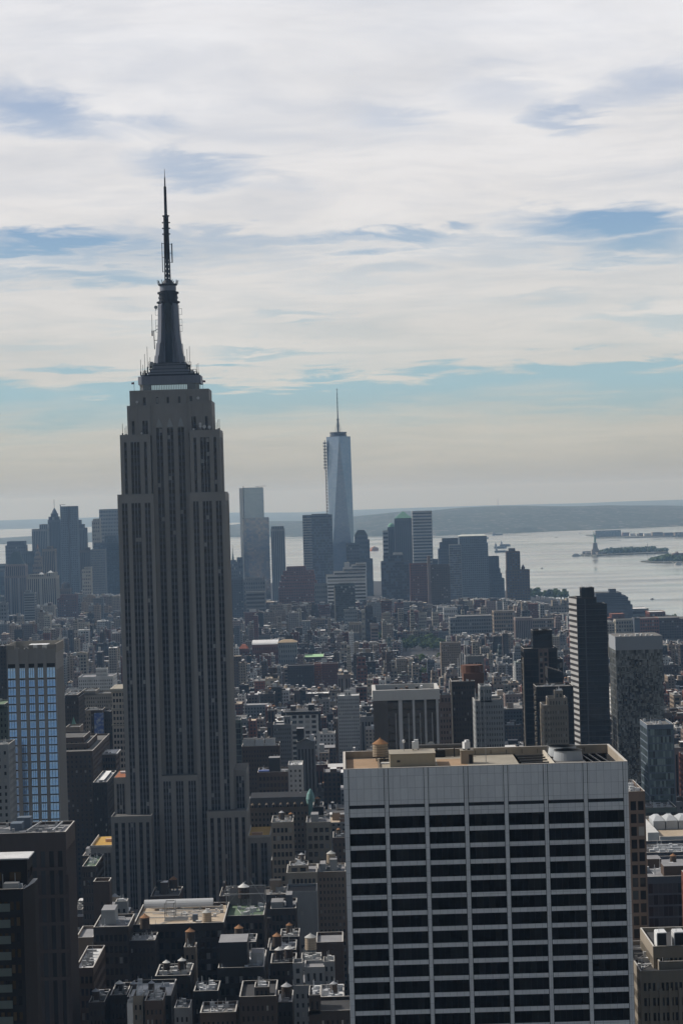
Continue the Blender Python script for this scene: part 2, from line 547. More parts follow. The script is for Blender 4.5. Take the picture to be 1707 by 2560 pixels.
def body(root, tiers, wall, style, roofm, rng, names=('wall',), capm=None, back=False, cornice=None, glass=None, cols=None, rows=None, par=1.1):
    """tiers: local boxes (x0,x1,y0,y1,z0,z1); every tier becomes a wall part and a roof part"""
    st = dict(STY[style]); gw = st.get('gw', (.80, .13, .07))
    gl = glass or GLASS
    for ti, (x0, x1, y0, y1, z0, z1) in enumerate(tiers):
        mb = MB()
        zz0 = z0
        r_ = win_rows(z0, z1, st['storey'], st['hf'], n=rows if not isinstance(rows, (list, tuple)) else rows[ti],
                      mt=min(2.2, (z1 - z0) * .12) if style != 'pier' else min(4., (z1 - z0) * .08), mb=min(.6, (z1 - z0) * .05))
        nc = cols if not isinstance(cols, (list, tuple)) else cols[ti]
        for p0, p1, on in (((x0, y0), (x1, y0), 1), ((x1, y0), (x1, y1), 1), ((x1, y1), (x0, y1), back), ((x0, y1), (x0, y0), 1)):
            Ln = math.hypot(p1[0] - p0[0], p1[1] - p0[1])
            if on and z1 - z0 > 2.5 and Ln > 2.2:
                n_ = None
                if nc:
                    n_ = nc if p0[1] == p1[1] else max(1, int(round(nc * Ln / max(x1 - x0, .1))))
                mb.facade(p0, p1, zz0, z1, win_cols(Ln, st['bay'], st['wf'], n=n_), r_, st['rec'], rng, gw)
            else:
                mb.facade(p0, p1, zz0, z1, [], r_ if False else [], 0, rng)
        mb.build('wall' if ti == 0 else 'setback', [wall] + list(gl), root, weld=True)
        w = min(.4, (x1 - x0) * .06)
        rb = MB(); d = z1 - min(par, (z1 - z0) * .3)
        o = [(x0, y0), (x1, y0), (x1, y1), (x0, y1)]; i_ = [(x0 + w, y0 + w), (x1 - w, y0 + w), (x1 - w, y1 - w), (x0 + w, y1 - w)]
        for a in range(4):
            b = (a + 1) % 4
            rb.quad([(*o[a], z1 + .02), (*o[b], z1 + .02), (*i_[b], z1 + .02), (*i_[a], z1 + .02)], 1)
            rb.quad([(*i_[a], z1 + .02), (*i_[b], z1 + .02), (*i_[b], d), (*i_[a], d)], 2)
        rb.quad([(*p, d) for p in i_], 0)
        root_roof = rb.build('roof', [roofm, capm or CAP, wall], root, weld=True)
        if cornice and ti == 0:
            cb = MB(); e = cornice[0]; h = cornice[1]
            a0, a1 = [(x0 - e, y0 - e), (x1 + e, y0 - e), (x1 + e, y1), (x0 - e, y1)], [(x0, y0), (x1, y0), (x1, y1), (x0, y1)]
            zc = z1 - h
            cb.prism([(x0 - .05, y0 - .05), (x1 + .05, y0 - .05), (x1 + .05, y1), (x0 - .05, y1)], zc - .5, zc, 0, poly1=a0)
            cb.prism(a0, zc, z1 - .15, 0)
            cb.build('cornice', [cornice[2]], root, weld=True)
    return root_roof


HAND = []       # (px0, px1, ytop, ybottom seen, D0, D1, x0, x1) of every building placed by eye


def px_of(x, z, D):
    a = x / D; b = (z - EYE) / D
    dyv = math.cos(PITCH) - math.sin(PITCH) * b; bb = (b * math.cos(PITCH) + math.sin(PITCH)) / dyv; aa = a / dyv
    u = aa * math.cos(ROLL) - bb * math.sin(ROLL); v = aa * math.sin(ROLL) + bb * math.cos(ROLL)
    return 853.5 + u * FPX, 1280 - v * FPX


def hand(px0, px1, yt, yb, D0, D1, x0, x1):
    HAND.append((px0, px1, yt, yb, D0, D1, x0, x1))


def tower(name, label, cat, tiers, D, depth, wall, style, roof='gravel', ybot=None, cols=None, rows=None, glass=None, rot=0.0, group=None,
          bulk=(), cornice=None, seed=1, capm=None, inset=0.0, par=1.1, back=False):
    """tiers: (px0, px1, ytop[, set-back in m[, depth]]) as read on the photo, the widest one first; returns root, centre x and the tiers' local boxes"""
    rng = random.Random(seed * 31 + len(label))
    wm = wall if not isinstance(wall, str) else MATS['wall_' + wall]
    zg = drop(D)
    bx = []
    for t in tiers:
        px0, px1, yt = t[:3]; sb = t[3] if len(t) > 3 else (0.0 if not bx else inset * len(bx)); dp = t[4] if len(t) > 4 else depth - 2 * sb
        xa, z = at(px0, yt, D + sb); xb, _ = at(px1, yt, D + sb)
        bx.append([xa, xb, sb, sb + dp, z])
    cx = (bx[0][0] + bx[0][1]) / 2; cy = D + depth / 2
    if D < 3100 and style not in ('band', 'pier', 'blank', 'skyl'):
        rows = None
    loc = []
    for i, (xa, xb, ya, yb, z) in enumerate(bx):
        z0 = 0.0
        if i:
            p = loc[-1]
            for p in reversed(loc):
                if xa - cx >= p[0] - .5 and xb - cx <= p[1] + .5 and z - zg > p[5]:
                    z0 = p[5] - par; break
        loc.append((xa - cx, xb - cx, ya - depth / 2, yb - depth / 2, z0, z - zg))
    root = thing(name, label, cat, (cx, cy, zg), rot, group)
    rf_ = body(root, loc, wm, style, MATS['roof_' + roof], rng, cols=cols, rows=rows, glass=glass, cornice=cornice, capm=capm, par=par, back=back)
    for (fx0, fx1, fy0, fy1, h, mk) in bulk:
        x0, x1, y0, y1, _z0, z1 = loc[-1]
        b = MB(); b.box(x0 + (x1 - x0) * fx0, x0 + (x1 - x0) * fx1, y0 + (y1 - y0) * fy0, y0 + (y1 - y0) * fy1, z1 - 1.0, z1 + h, 0, 1)
        b.build('bulkhead', [MATS.get('wall_' + mk) or MATS[mk], MATS['roof_' + roof]], rf_)
    if D < 2700 and style != 'blank':
        # ventilators, ducts and small units scattered over the roof
        x0, x1, y0, y1, _z0, z1 = loc[0] if len(loc) > 1 and loc[1][4] == 0 else loc[-1]
        b = MB(); z_ = z1 - par
        for k in range(rng.randint(5, 11) + (9 if D < 1150 else 0)):
            ux, uy = rng.uniform(x0 + .8, x1 - 2), rng.uniform(y0 + .8, y1 - 2); q = rng.uniform(.35, 1.4)
            b.box(ux, ux + q * rng.uniform(.8, 1.8), uy, uy + q, z_, z_ + rng.uniform(.5, 1.9))
            if k:
                b.beam((lx, ly, z_ + .12), (ux + .1, uy + .1, z_ + .12), .14)
            lx, ly = ux + .1, uy + .1
            if rng.random() < .45:
                b.beam((ux + .2, uy + .2, z_), (ux + .2, uy + .2, z_ + rng.uniform(2, 4)), .14)
            if rng.random() < .4:
                b.beam((ux, uy + .3, z_ + .4), (rng.uniform(x0 + 1, x1 - 1), uy + .3, z_ + .4), .3)
        b.build('vent_row', [rng.choice([ZINC, ZINC, MATS['wall_white'], STEEL])], rf_)
    pxs = [t[0] for t in tiers] + [t[1] for t in tiers]
    yb = ybot or 2600
    hand(min(pxs), max(pxs), min(t[2] for t in tiers), yb, D, D + depth, min(b[0] for b in bx), max(b[1] for b in bx))
    return root, cx, loc

# ------------------------------------------------------------------ the setting
def sheet(name, rows, mat, kind='structure', label=None):
    """rows: list of lists of points of equal length"""
    mb = MB(); n = len(rows[0])
    for r in rows:
        mb.v += [tuple(p) for p in r]
    for j in range(len(rows) - 1):
        for i in range(n - 1):
            a = j * n + i
            mb.f.append((a, a + 1, a + n + 1, a + n)); mb.m.append(0)
    o = mb.build(name, [mat])
    tag(o, label, None, None, kind)
    return o


# water: one sheet that follows the earth's curve to the horizon
wm_ = bpy.data.materials.new('harbour_water'); t_, p_ = _pr(wm_)
p_.inputs['Base Color'].default_value = (.20, .215, .21, 1); p_.inputs['Roughness'].default_value = .22; p_.inputs['IOR'].default_value = 1.45
g_ = t_.nodes.new('ShaderNodeNewGeometry')
mp_ = t_.nodes.new('ShaderNodeMapping'); mp_.inputs['Scale'].default_value = (.0016, .0011, 1); mp_.inputs['Rotation'].default_value = (0, 0, .5)
t_.links.new(g_.outputs['Position'], mp_.inputs[0])
n_ = t_.nodes.new('ShaderNodeTexNoise'); n_.inputs['Scale'].default_value = 1.0; n_.inputs['Detail'].default_value = 6; t_.links.new(mp_.outputs[0], n_.inputs['Vector'])
mr_ = t_.nodes.new('ShaderNodeMapRange'); t_.links.new(n_.outputs[0], mr_.inputs[0])
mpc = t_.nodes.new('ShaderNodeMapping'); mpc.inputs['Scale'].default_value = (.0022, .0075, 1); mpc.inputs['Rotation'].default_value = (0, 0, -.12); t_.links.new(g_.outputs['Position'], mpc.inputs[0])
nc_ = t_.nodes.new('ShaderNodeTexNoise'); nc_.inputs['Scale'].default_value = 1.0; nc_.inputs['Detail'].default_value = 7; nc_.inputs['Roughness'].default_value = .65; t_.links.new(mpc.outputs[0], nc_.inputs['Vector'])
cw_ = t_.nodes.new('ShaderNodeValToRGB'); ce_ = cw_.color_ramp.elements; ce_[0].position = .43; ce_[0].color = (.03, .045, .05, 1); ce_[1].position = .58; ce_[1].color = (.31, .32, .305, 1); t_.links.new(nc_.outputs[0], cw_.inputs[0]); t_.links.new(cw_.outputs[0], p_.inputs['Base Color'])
for i_, v_ in enumerate((.35, .65, .08, .24)):
    mr_.inputs[i_ + 1].default_value = v_
t_.links.new(mr_.outputs[0], p_.inputs['Roughness'])
mpb = t_.nodes.new('ShaderNodeMapping'); mpb.inputs['Scale'].default_value = (.02, .008, 1); t_.links.new(g_.outputs['Position'], mpb.inputs[0])
nb_ = t_.nodes.new('ShaderNodeTexNoise'); nb_.inputs['Scale'].default_value = 1.0; nb_.inputs['Detail'].default_value = 4; t_.links.new(mpb.outputs[0], nb_.inputs['Vector'])
bp_ = t_.nodes.new('ShaderNodeBump'); bp_.inputs['Strength'].default_value = .12; bp_.inputs['Distance'].default_value = 1.0
t_.links.new(nb_.outputs[0], bp_.inputs['Height']); t_.links.new(bp_.outputs[0], p_.inputs['Normal'])
Ds = [-6000, -3000, 0, 1500, 3000] + [4000 + 1000 * i for i in range(0, 12)] + [17000 + 2500 * i for i in range(0, 20)]
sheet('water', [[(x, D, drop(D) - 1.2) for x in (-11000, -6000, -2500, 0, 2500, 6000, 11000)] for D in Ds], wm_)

# Manhattan's ground
asphalt = wallmat('asphalt', (.055, .055, .058), var=.35, streak=False, scale=.02, jitter=0)
SH = [(-5500, 1700), (0, 1500), (2000, 1250), (3000, 1000), (4000, 790), (4600, 690), (5200, 590), (5830, 480), (6400, 400), (6900, 300), (7200, 90), (7350, -500)]
gr = [[(-10500, D, drop(D)), (-2000, D, drop(D)), (-500 if xs > -400 else xs - 100, D, drop(D)), (xs, D, drop(D)), (xs + 1, D + 1, drop(D) - 3)] for D, xs in SH]
gr.append([(p[0], 7420, drop(7420) - 3) for p in gr[-1]])
sheet('ground', gr, asphalt)


def hillmat(name, c1, c2, c3, scale):
    m = bpy.data.materials.new(name); t, p = _pr(m); p.inputs['Roughness'].default_value = .95; p.inputs['Specular IOR Level'].default_value = .1
    g = t.nodes.new('ShaderNodeNewGeometry')
    n = t.nodes.new('ShaderNodeTexNoise'); n.inputs['Scale'].default_value = scale; n.inputs['Detail'].default_value = 8; n.inputs['Roughness'].default_value = .7
    t.links.new(g.outputs['Position'], n.inputs['Vector'])
    v = t.nodes.new('ShaderNodeTexVoronoi'); v.inputs['Scale'].default_value = scale * 14; t.links.new(g.outputs['Position'], v.inputs['Vector'])
    r = t.nodes.new('ShaderNodeValToRGB'); e = r.color_ramp.elements
    e[0].position = .35; e[0].color = (*c1, 1); e[1].position = .62; e[1].color = (*c2, 1)
    t.links.new(n.outputs[0], r.inputs[0])
    s = t.nodes.new('ShaderNodeSeparateColor'); t.links.new(v.outputs['Color'], s.inputs[0])
    th = t.nodes.new('ShaderNodeMapRange'); t.links.new(s.outputs[0], th.inputs[0])
    for i, x in enumerate((.90, .93, 0, 1)):
        th.inputs[i + 1].default_value = x
    mx = t.nodes.new('ShaderNodeMix'); mx.data_type = 'RGBA'; t.links.new(th.outputs[0], mx.inputs[0]); t.links.new(r.outputs[0], mx.inputs[6]); mx.inputs[7].default_value = (*c3, 1)
    t.links.new(mx.outputs[2], p.inputs['Base Color'])
    return m


HILL = hillmat('wooded_hills', (.030, .040, .030), (.075, .085, .065), (.17, .165, .155), .0022)
HILL2 = hillmat('far_hills', (.04, .05, .045), (.07, .08, .07), (.15, .15, .15), .0008)


def lerp(tab, x):
    if x <= tab[0][0]:
        return tab[0][1]
    for (a, ya), (b, yb) in zip(tab, tab[1:]):
        if x <= b:
            return ya + (yb - ya) * (x - a) / (b - a)
    return tab[-1][1]


def ridge(name, shore, top, run, mat, px0, px1, nx, ny, rough, seed, fixed=None):
    """a range of hills: shoreline and crest read on the photo, built as a rolling slope of that depth"""
    rng = random.Random(seed); ph = [(rng.uniform(0, 6), rng.uniform(.004, .05), rng.uniform(.4, 1)) for _ in range(9)]
    rows = [[] for _ in range(ny + 3)]
    for i in range(nx + 1):
        px = px0 + (px1 - px0) * i / nx
        Ds_ = fixed or ground_dist(px, lerp(shore, px))
        a = ray(px, lerp(shore, px))[0]
        Dt = Ds_ + run
        zt = EYE + ray(px, lerp(top, px))[1] * Dt
        zb = drop(Ds_) - 2
        for j in range(ny + 1):
            f = j / ny; D = Ds_ + run * f
            prof = math.sin(f * math.pi / 2) ** .75
            w = sum(k * math.sin(px * q + p + j * 1.7 * q * 20) for p, q, k in ph) / 9
            z = zb + (zt - zb) * prof + w * rough * (f * (1 - f) * 3 + (.35 if f > .95 else 0)) * max(5, abs(zt - zb)) * .25
            rows[j].append((a * D, D, max(z, drop(D) - 2)))
        rows[ny + 1].append((a * (Dt + run * .5), Dt + run * .5, drop(Dt + run * .5) - 10))
        rows[ny + 2].append((a * (Dt + run * .6), Dt + run * .6, drop(Dt + run * .6) - 30))
    sheet(name, rows, mat)


ST_SHORE = [(-900, 1375), (0, 1361), (100, 1360), (300, 1352), (570, 1343), (700, 1342), (930, 1341), (1080, 1339), (1200, 1335), (1300, 1332), (1440, 1325.6), (1560, 1321), (1707, 1315), (2600, 1290)]
ST_TOP = [(-900, 1362), (0, 1345), (80, 1340), (230, 1331), (400, 1320), (568, 1313), (670, 1303), (760, 1302), (860, 1294), (960, 1283), (1000, 1279), (1077, 1276), (1145, 1269.5), (1230, 1264.8), (1313, 1264.5), (1450, 1265.5), (1525, 1263), (1620, 1264), (1707, 1264.5), (2600, 1262)]
ridge('hills', ST_SHORE, ST_TOP, 3600, HILL, -900, 2600, 260, 14, .5, 3)
FAR_TOP = [(-900, 1318), (0, 1301), (130, 1297), (215, 1294), (300, 1291), (570, 1281.5), (760, 1281), (880, 1275), (960, 1272), (1200, 1264), (1450, 1258), (1600, 1252), (1707, 1249), (2600, 1236)]
FAR_SH = [(-900, 1340), (0, 1322), (215, 1316), (570, 1303), (760, 1298), (885, 1294), (1200, 1280), (1707, 1268), (2600, 1250)]
ridge('far_hills', FAR_SH, FAR_TOP, 9000, HILL2, -900, 2600, 160, 6, .35, 5, fixed=36000)


def island(name, pts, mat, hz=1.5):
    """low land: outline read on the photo as (px, y) points of the shoreline"""
    mb = MB(); poly = []
    for px, y in pts:
        D = ground_dist(px, y); poly.append((ray(px, y)[0] * D, D, drop(D)))
    n = len(poly); mb.v += [(x, y, z - 2) for x, y, z in poly] + [(x, y, z + hz) for x, y, z in poly]
    for i in range(n):
        j = (i + 1) % n
        mb.f.append((i, j, n + j, n + i)); mb.m.append(0)
    mb.f.append(tuple(n + i for i in range(n))); mb.m.append(0)
    return tag(mb.build(name, [mat]), None, None, None, 'structure')


LAND = hillmat('island_ground', (.05, .055, .045), (.11, .11, .09), (.3, .3, .28), .01)
island('statue_island', [(1448, 1388.4), (1476, 1389), (1490, 1389.5), (1520, 1387.5), (1580, 1385.5), (1640, 1383), (1668, 1381.3), (1660, 1379.5), (1600, 1380.5), (1530, 1382), (1480, 1383.5), (1452, 1386)], LAND, 2.5)
island('harbour_island', [(1600, 1403.5), (1625, 1406.5), (1760, 1407), (1760, 1398), (1660, 1399), (1620, 1401.5)], LAND, 2.0)
island('harbour_pier', [(1463, 1338.5), (1486, 1341.3), (1500, 1344), (1560, 1345.2), (1640, 1343), (1760, 1339), (1760, 1334), (1560, 1338), (1490, 1337.5)], LAND, 3.0)

# foliage -----------------------------------------------------------------
def leafmat(name, c):
    m = bpy.data.materials.new(name); t, p = _pr(m); p.inputs['Roughness'].default_value = .8; p.inputs['Specular IOR Level'].default_value = .15
    g = t.nodes.new('ShaderNodeNewGeometry'); oi = t.nodes.new('ShaderNodeObjectInfo')
    n = t.nodes.new('ShaderNodeTexNoise'); n.inputs['Scale'].default_value = .35; n.inputs['Detail'].default_value = 2
    t.links.new(g.outputs['Position'], n.inputs['Vector'])
    a = t.nodes.new('ShaderNodeMath'); a.operation = 'MULTIPLY_ADD'; t.links.new(n.outputs[0], a.inputs[0]); a.inputs[1].default_value = 1.3
    b = t.nodes.new('ShaderNodeMath'); b.operation = 'MULTIPLY_ADD'; t.links.new(oi.outputs['Random'], b.inputs[0]); b.inputs[1].default_value = .5; b.inputs[2].default_value = .1
    t.links.new(b.outputs[0], a.inputs[2])
    s = t.nodes.new('ShaderNodeVectorMath'); s.operation = 'SCALE'; s.inputs[0].default_value = c; t.links.new(a.outputs[0], s.inputs[3])
    t.links.new(s.outputs[0], p.inputs['Base Color'])
    return m


LEAF = leafmat('tree_leaves', (.115, .16, .045)); LEAF2 = leafmat('dark_leaves', (.065, .10, .036))
BARK = plain('bark', (.07, .055, .04), .9)


def crown_mesh(rng, R, H, nclump, nleaf, leaf):
    mb = MB()
    for _ in range(nclump):
        a = rng.uniform(0, 6.283); rr = R * math.sqrt(rng.random()) * .85; h = H * (.25 + .7 * rng.random())
        k = math.sqrt(max(.05, 1 - ((h / H - .5) * 1.7) ** 2))
        c = (rr * k * math.cos(a), rr * k * math.sin(a), h); cr_ = R * rng.uniform(.22, .42)
        for _l in range(nleaf):
            d = Vector((rng.gauss(0, 1), rng.gauss(0, 1), rng.gauss(0, .8))).normalized() * cr_ * rng.uniform(.55, 1.05)
            n = (d + Vector((rng.gauss(0, .5), rng.gauss(0, .5), rng.gauss(0, .5)))).normalized()
            t1 = n.orthogonal().normalized() * leaf * rng.uniform(.6, 1.2); t2 = n.cross(t1).normalized() * leaf * rng.uniform(.6, 1.2)
            p = Vector(c) + d
            mb.quad([p - t1 - t2, p + t1 - t2, p + t1 * .6 + t2, p - t1 + t2 * .7])
    return mb


def make_tree(name, label, R, H, trunk_h, seed, mat, nclump=26, nleaf=34, leaf=.55):
    rng = random.Random(seed)
    t = thing(name, label, 'tree')
    mb = MB(); mb.lathe(0, 0, [(0, R * .10), (trunk_h * .6, R * .07), (trunk_h + H * .5, R * .03)], 7)
    for k in range(5):
        a = k * 1.3 + rng.random(); mb.beam((0, 0, trunk_h * .8), (R * .5 * math.cos(a), R * .5 * math.sin(a), trunk_h + H * .45), R * .05)
    mb.build('trunk', [BARK], t)
    c = crown_mesh(rng, R, H, nclump, nleaf, leaf)
    c.v = [(x, y, z + trunk_h * .8) for x, y, z in c.v]
    c.build('crown', [mat], t)
    return t


# ------------------------------------------------------------------ the great setback skyscraper
def skyscraper():
    LIME = wallmat('tower_limestone', (.305, .295, .282), var=.16, jitter=.03)
    rng = random.Random(11)
    XC, Y0 = -93.6, 1285.0
    root = thing('setback_skyscraper', 'towering grey stone skyscraper with stepped setbacks and a tall antenna mast', 'skyscraper', (XC, Y0, 0))
    SPAN = wallmat('spandrel_metal', (.068, .073, .086), var=.5, rough=.6, scale=.03)
    MULL = plain('mullion_steel', (.30, .31, .33), .6, .1)
    gl = [G_DARK, glassmat('tower_glass', (.035, .042, .055), .10, .6), G_BLIND]

    def strips(x0, x1, y, z0, z1, pattern, side=0):
        """pattern: list of (centre, width, windows); wall recesses of one storey-high column of windows each, in the -y face (side 0) or the +x face"""
        us = sorted((c - w / 2, c + w / 2) for c, w, n in pattern)
        return us

    def block(nm, x0, x1, y0, y1, z0, z1, front=(), right=(), left=(), top=4.0, rec=.55, glassw=(.83, .14, .03)):
        mb = MB(); zt = z1 - top; zb = z0 + .4
        runs = (((x0, y0), (x1, y0), front), ((x1, y0), (x1, y1), right), ((x1, y1), (x0, y1), ()), ((x0, y1), (x0, y0), left))
        for p0, p1, pat in runs:
            mb.facade(p0, p1, z0, z1, [(c - w / 2, c + w / 2) for c, w, n in pat], [(zb, zt)] if pat else [], rec, rng, (0, 0, 0))
        # the recess backs are covered by the window strips
        mb.m = [0] * len(mb.m)
        mb.quad([(x0, y0, z1), (x1, y0, z1), (x1, y1, z1), (x0, y1, z1)], 1)
        mb.build(nm, [LIME, MATS['roof_gravel']], root, weld=True)
        for p0, p1, pat in runs:
            dxx, dyy = p1[0] - p0[0], p1[1] - p0[1]; Ln = math.hypot(dxx, dyy); tx, ty = dxx / Ln, dyy / Ln; nx, ny = ty, -tx
            for c, w, n in pat:
                a = (p0[0] + tx * (c - w / 2) - nx * (rec - .22), p0[1] + ty * (c - w / 2) - ny * (rec - .22))
                b = (p0[0] + tx * (c + w / 2) - nx * (rec - .22), p0[1] + ty * (c + w / 2) - ny * (rec - .22))
                sb = MB()
                nf = max(1, int((zt - zb) / 3.72)); stf = (zt - zb) / nf
                sb.facade(a, b, zb, zt, win_cols(w, 1.6, .80, edge=.05, n=n), [(zb + stf * (k + .30), zb + stf * (k + .88)) for k in range(nf)], .12, rng, glassw)
                for k in range(n + 1):
                    f = k / n; ww = .16
                    x = a[0] + (b[0] - a[0]) * f; y = a[1] + (b[1] - a[1]) * f
                    if 0 < k < n:
                        sb.box(x - ww * abs(tx) - .1 * abs(nx), x + ww * abs(tx) + .1 * abs(nx), y - ww * abs(ty) - .1 * abs(ny), y + ww * abs(ty) + .1 * abs(ny), zb, zt, 4)
                sb.build('window_strip', [SPAN] + gl + [MULL], root, weld=True)
    # front offsets are local y; x measured from the axis
    W2, W3 = 3.1, 5.1
    side_pat = [(4.5, W2, 2), (11.0, W3, 3), (17.8, W2, 2), (24.0, W2, 2), (30.5, W3, 3), (37, W2, 2)]
    block('base_wall', -45, 45, -28, 43, 0, 26)
    # main shaft wings
    wing = [(3.9, W2, 2), (10.2, W3, 3), (16.5, W2, 2)]
    block('wing_wall', -29.8, -9.8, 0, 41, 26, 263, wing, (), side_pat)
    block('wing_wall', 9.8, 29.8, 0, 41, 26, 263, [(3.6, W2, 2), (9.9, W3, 3), (16.2, W2, 2)], side_pat)
    up = [(2.9, 1.5, 1), (8.3, 5.0, 3), (13.9, 1.5, 1)]
    block('upper_wing_wall', -27.6, -10.9, 1.5, 39, 263, 296, up, (), [(6, W2, 2), (13, W3, 3), (20, W3, 3), (27, W2, 2)], top=3.2)
    block('upper_wing_wall', 10.9, 27.6, 1.5, 39, 263, 297.5, up, [(6, W2, 2), (13, W3, 3), (20, W3, 3), (27, W2, 2)], top=3.2)
    core = [(4.4, 3.5, 2), (10.4, 3.5, 2), (16.4, 3.5, 2)]
    block('core_wall', -10.4, 10.4, 5.5, 36, 107, 313.8, core, top=13.5)
    block('shoulder_wall', -23.5, -10.4, 4.5, 36.5, 296, 313, [(3.2, 1.5, 1), (9.8, 3.0, 2)], (), (), top=8.5)
    block('shoulder_wall', 10.4, 23.5, 4.5, 36.5, 297, 314.6, [(2.6, 3.0, 2), (9.9, 1.5, 1)], [(8, W2, 2), (16, W2, 2), (24, W2, 2)], top=8.5)
    block('crown_wall', -22.0, 22.0, 6.2, 35, 312.5, 321.4, [(x, 1.3, 1) for x in (8.2, 15.3, 21.2, 27.5, 34.0)], top=3.9, rec=.3)
    block('centre_bay_wall', -10.2, 10.2, -1.2, 6, 26, 107.8, [(3.3, 4.2, 3), (10.2, 4.2, 3), (17.1, 4.2, 3)], top=3.0)
    block('centre_recess_wall', -12.6, 12.6, 2.2, 7, 26, 106, [(1.2, 1.6, 1), (24, 1.6, 1)])
    block('shoulder_base_wall', -36.8, -29.8, 4.5, 36, 26, 107.0, [(3.6, 4.4, 3)], (), (), top=3.5)
    block('shoulder_base_wall', 29.8, 36.8, 4.5, 36, 26, 109.5, [(3.4, 4.4, 3)], [(8, W2, 2), (16, W3, 3), (24, W2, 2)], top=3.5)
    low = [(2.8, 2.0, 1), (6.6, 2.0, 1), (11.4, 4.0, 3), (16.2, 2.0, 1), (19.9, 1.8, 1)]
    block('lower_wing_wall', -37.2, -15.2, -13, 20, 26, 86.8, low, (), (), top=2.6)
    block('lower_wing_wall', 15.2, 37.2, -13, 20, 26, 88.0, low, [(8, W2, 2), (18, W3, 3), (26, W2, 2)], top=2.6)
    block('side_block_wall', -49.2, -37.2, -10, 32, 26, 70.5, [(3.6, 3.4, 2), (9.2, 3.4, 2)], (), (), top=3.0)
    block('side_block_wall', 37.2, 49.4, -10, 32, 26, 73.5, [(3.2, 3.4, 2), (8.6, 3.4, 2)], [(8, W2, 2), (16, W3, 3), (24, W2, 2), (34, W3, 3)], top=3.0)
    ORG = wallmat('terrace_floor', (.42, .27, .08), var=.3, streak=False)
    for x0, x1, z in ((-48.8, -37.6, 70.55), (37.6, 49.0, 73.55)):
        b = MB(); b.box(x0, x1, -9.6, 31.5, z - .3, z, 0)
        for e in ((x0 - .4, x0, -10, 32), (x1, x1 + .4, -10, 32), (x0, x1, -10, -9.6)):
            b.box(e[0], e[1], e[2], e[3], z - .3, z + 1.2, 1)
        b.build('terrace', [ORG, CAP], root)
    PINK = plain('terrace_shed_paint', (.55, .36, .26), .8)
    for x0, x1, y0, y1, z in ((-43, -37.6, 10, 13, 70.6), (39, 45, -2, 0, 73.6)):
        b = MB(); b.box(x0, x1, y0, y1, z, z + 1.6, 0).build('terrace_shed', [PINK], root)
    for x0, x1, y0, y1, z in ((-36.8, -29.8, 4.5, 36, 107.0),):
        b = MB(); b.box(x0 + .4, x1 - .1, y0 + .4, y1, z - .2, z + .05, 0).build('terrace', [MATS['roof_rust']], root)
        b = MB(); b.box(x0 + 2, x0 + 5, 22, 25, z, z + 1.2, 0).build('terrace_shed', [ZINC], root)
    # parapets that catch the light
    for x0, x1, y0, y1, z in ((-37.2, -15.2, -13, 0, 86.8), (15.2, 37.2, -13, 0, 88.0), (-29.8, -9.8, 0, 1.5, 263), (9.8, 29.8, 0, 1.5, 263), (-27.6, -10.9, 1.5, 5.5, 296), (10.9, 27.6, 1.5, 5.5, 297.5)):
        b = MB(); b.box(x0, x0 + .35, y0, y1 + 30, z, z + .9).box(x1 - .35, x1, y0, y1 + 30, z, z + .9).box(x0 + .35, x1 - .35, y0, y0 + .35, z, z + .9).build('parapet', [LIME], root)
    # shallow piers that rib the blank crown walls
    for x0, x1, y, z0, z1, xs in ((-22, 22, 6.2, 313.2, 321.2, (-20.6, -15.6, -9, -3.2, 3.2, 9, 15.6, 20.6)), (-23.5, -10.4, 4.5, 297, 312.6, (-22.6, -18.3, -11.6)), (10.4, 23.5, 4.5, 298, 314.2, (11.6, 18.0, 22.6))):
        b = MB()
        for x in xs:
            b.box(x - .55, x + .55, y - .35, y, z0, z1)
        b.box(x0, x1, y - .25, y, z1 - 1.1, z1 - .3); b.build('crown_pier_row', [LIME], root)
    # carved panels over the centre windows
    CARVE = plain('carved_aluminium', (.36, .37, .38), .45, .5)
    for x in (-6.0, 0.0, 6.0):
        b = MB()
        for k, (hw, h) in enumerate(((1.6, .9), (1.25, 2.4), (.8, 3.9), (.35, 4.7))):
            b.box(x - hw, x + hw, 5.5 - .22 - .06 * k, 5.5, 300.8, 300.8 + h)
        b.build('carved_panel', [CARVE], root)
    # observation deck and stepped metal base of the mast
    MET = wallmat('mast_metal', (.24, .26, .31), var=.2, rough=.5)
    MET2 = wallmat('mast_metal_dark', (.06, .066, .08), var=.2, rough=.5)
    SKY_GLOW = plain('deck_glass_sky_glow', (.40, .50, .52), .12, .0, .8)
    lp_ = SKY_GLOW.node_tree.nodes['Principled BSDF']; lp_.inputs['Emission Color'].default_value = (.50, .66, .70, 1); lp_.inputs['Emission Strength'].default_value = .32   # glow added in place of bright sky showing through the deck glazing
    yc = 20.5

    def sq(hw, z0, z1, hd=None, ch=.12):
        hd = hd or hw; c = hw * ch
        return [(-hw + c, yc - hd), (hw - c, yc - hd), (hw, yc - hd + c), (hw, yc + hd - c), (hw - c, yc + hd), (-hw + c, yc + hd), (-hw, yc + hd - c), (-hw, yc - hd + c)]
    b = MB(); b.prism(sq(17.2, 0, 0, 11.5), 320.2, 321.2, 0); b.prism(sq(17.4, 0, 0, 11.7), 324.8, 329.3, 0); b.prism(sq(16.0, 0, 0, 10.5), 329.3, 330.3, 1)
    b.build('deck_wall', [MET, MET2], root)
    b = MB(); b.prism(sq(16.6, 0, 0, 11.2), 321.2, 324.8, 0)
    b.build('deck_glazing', [glassmat('deck_dark', (.10, .13, .17), .1, .8)], root)
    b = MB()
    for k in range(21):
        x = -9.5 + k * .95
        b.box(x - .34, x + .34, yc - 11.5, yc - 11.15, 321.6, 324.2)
    b.build('deck_window_row', [SKY_GLOW], root)
    b = MB()
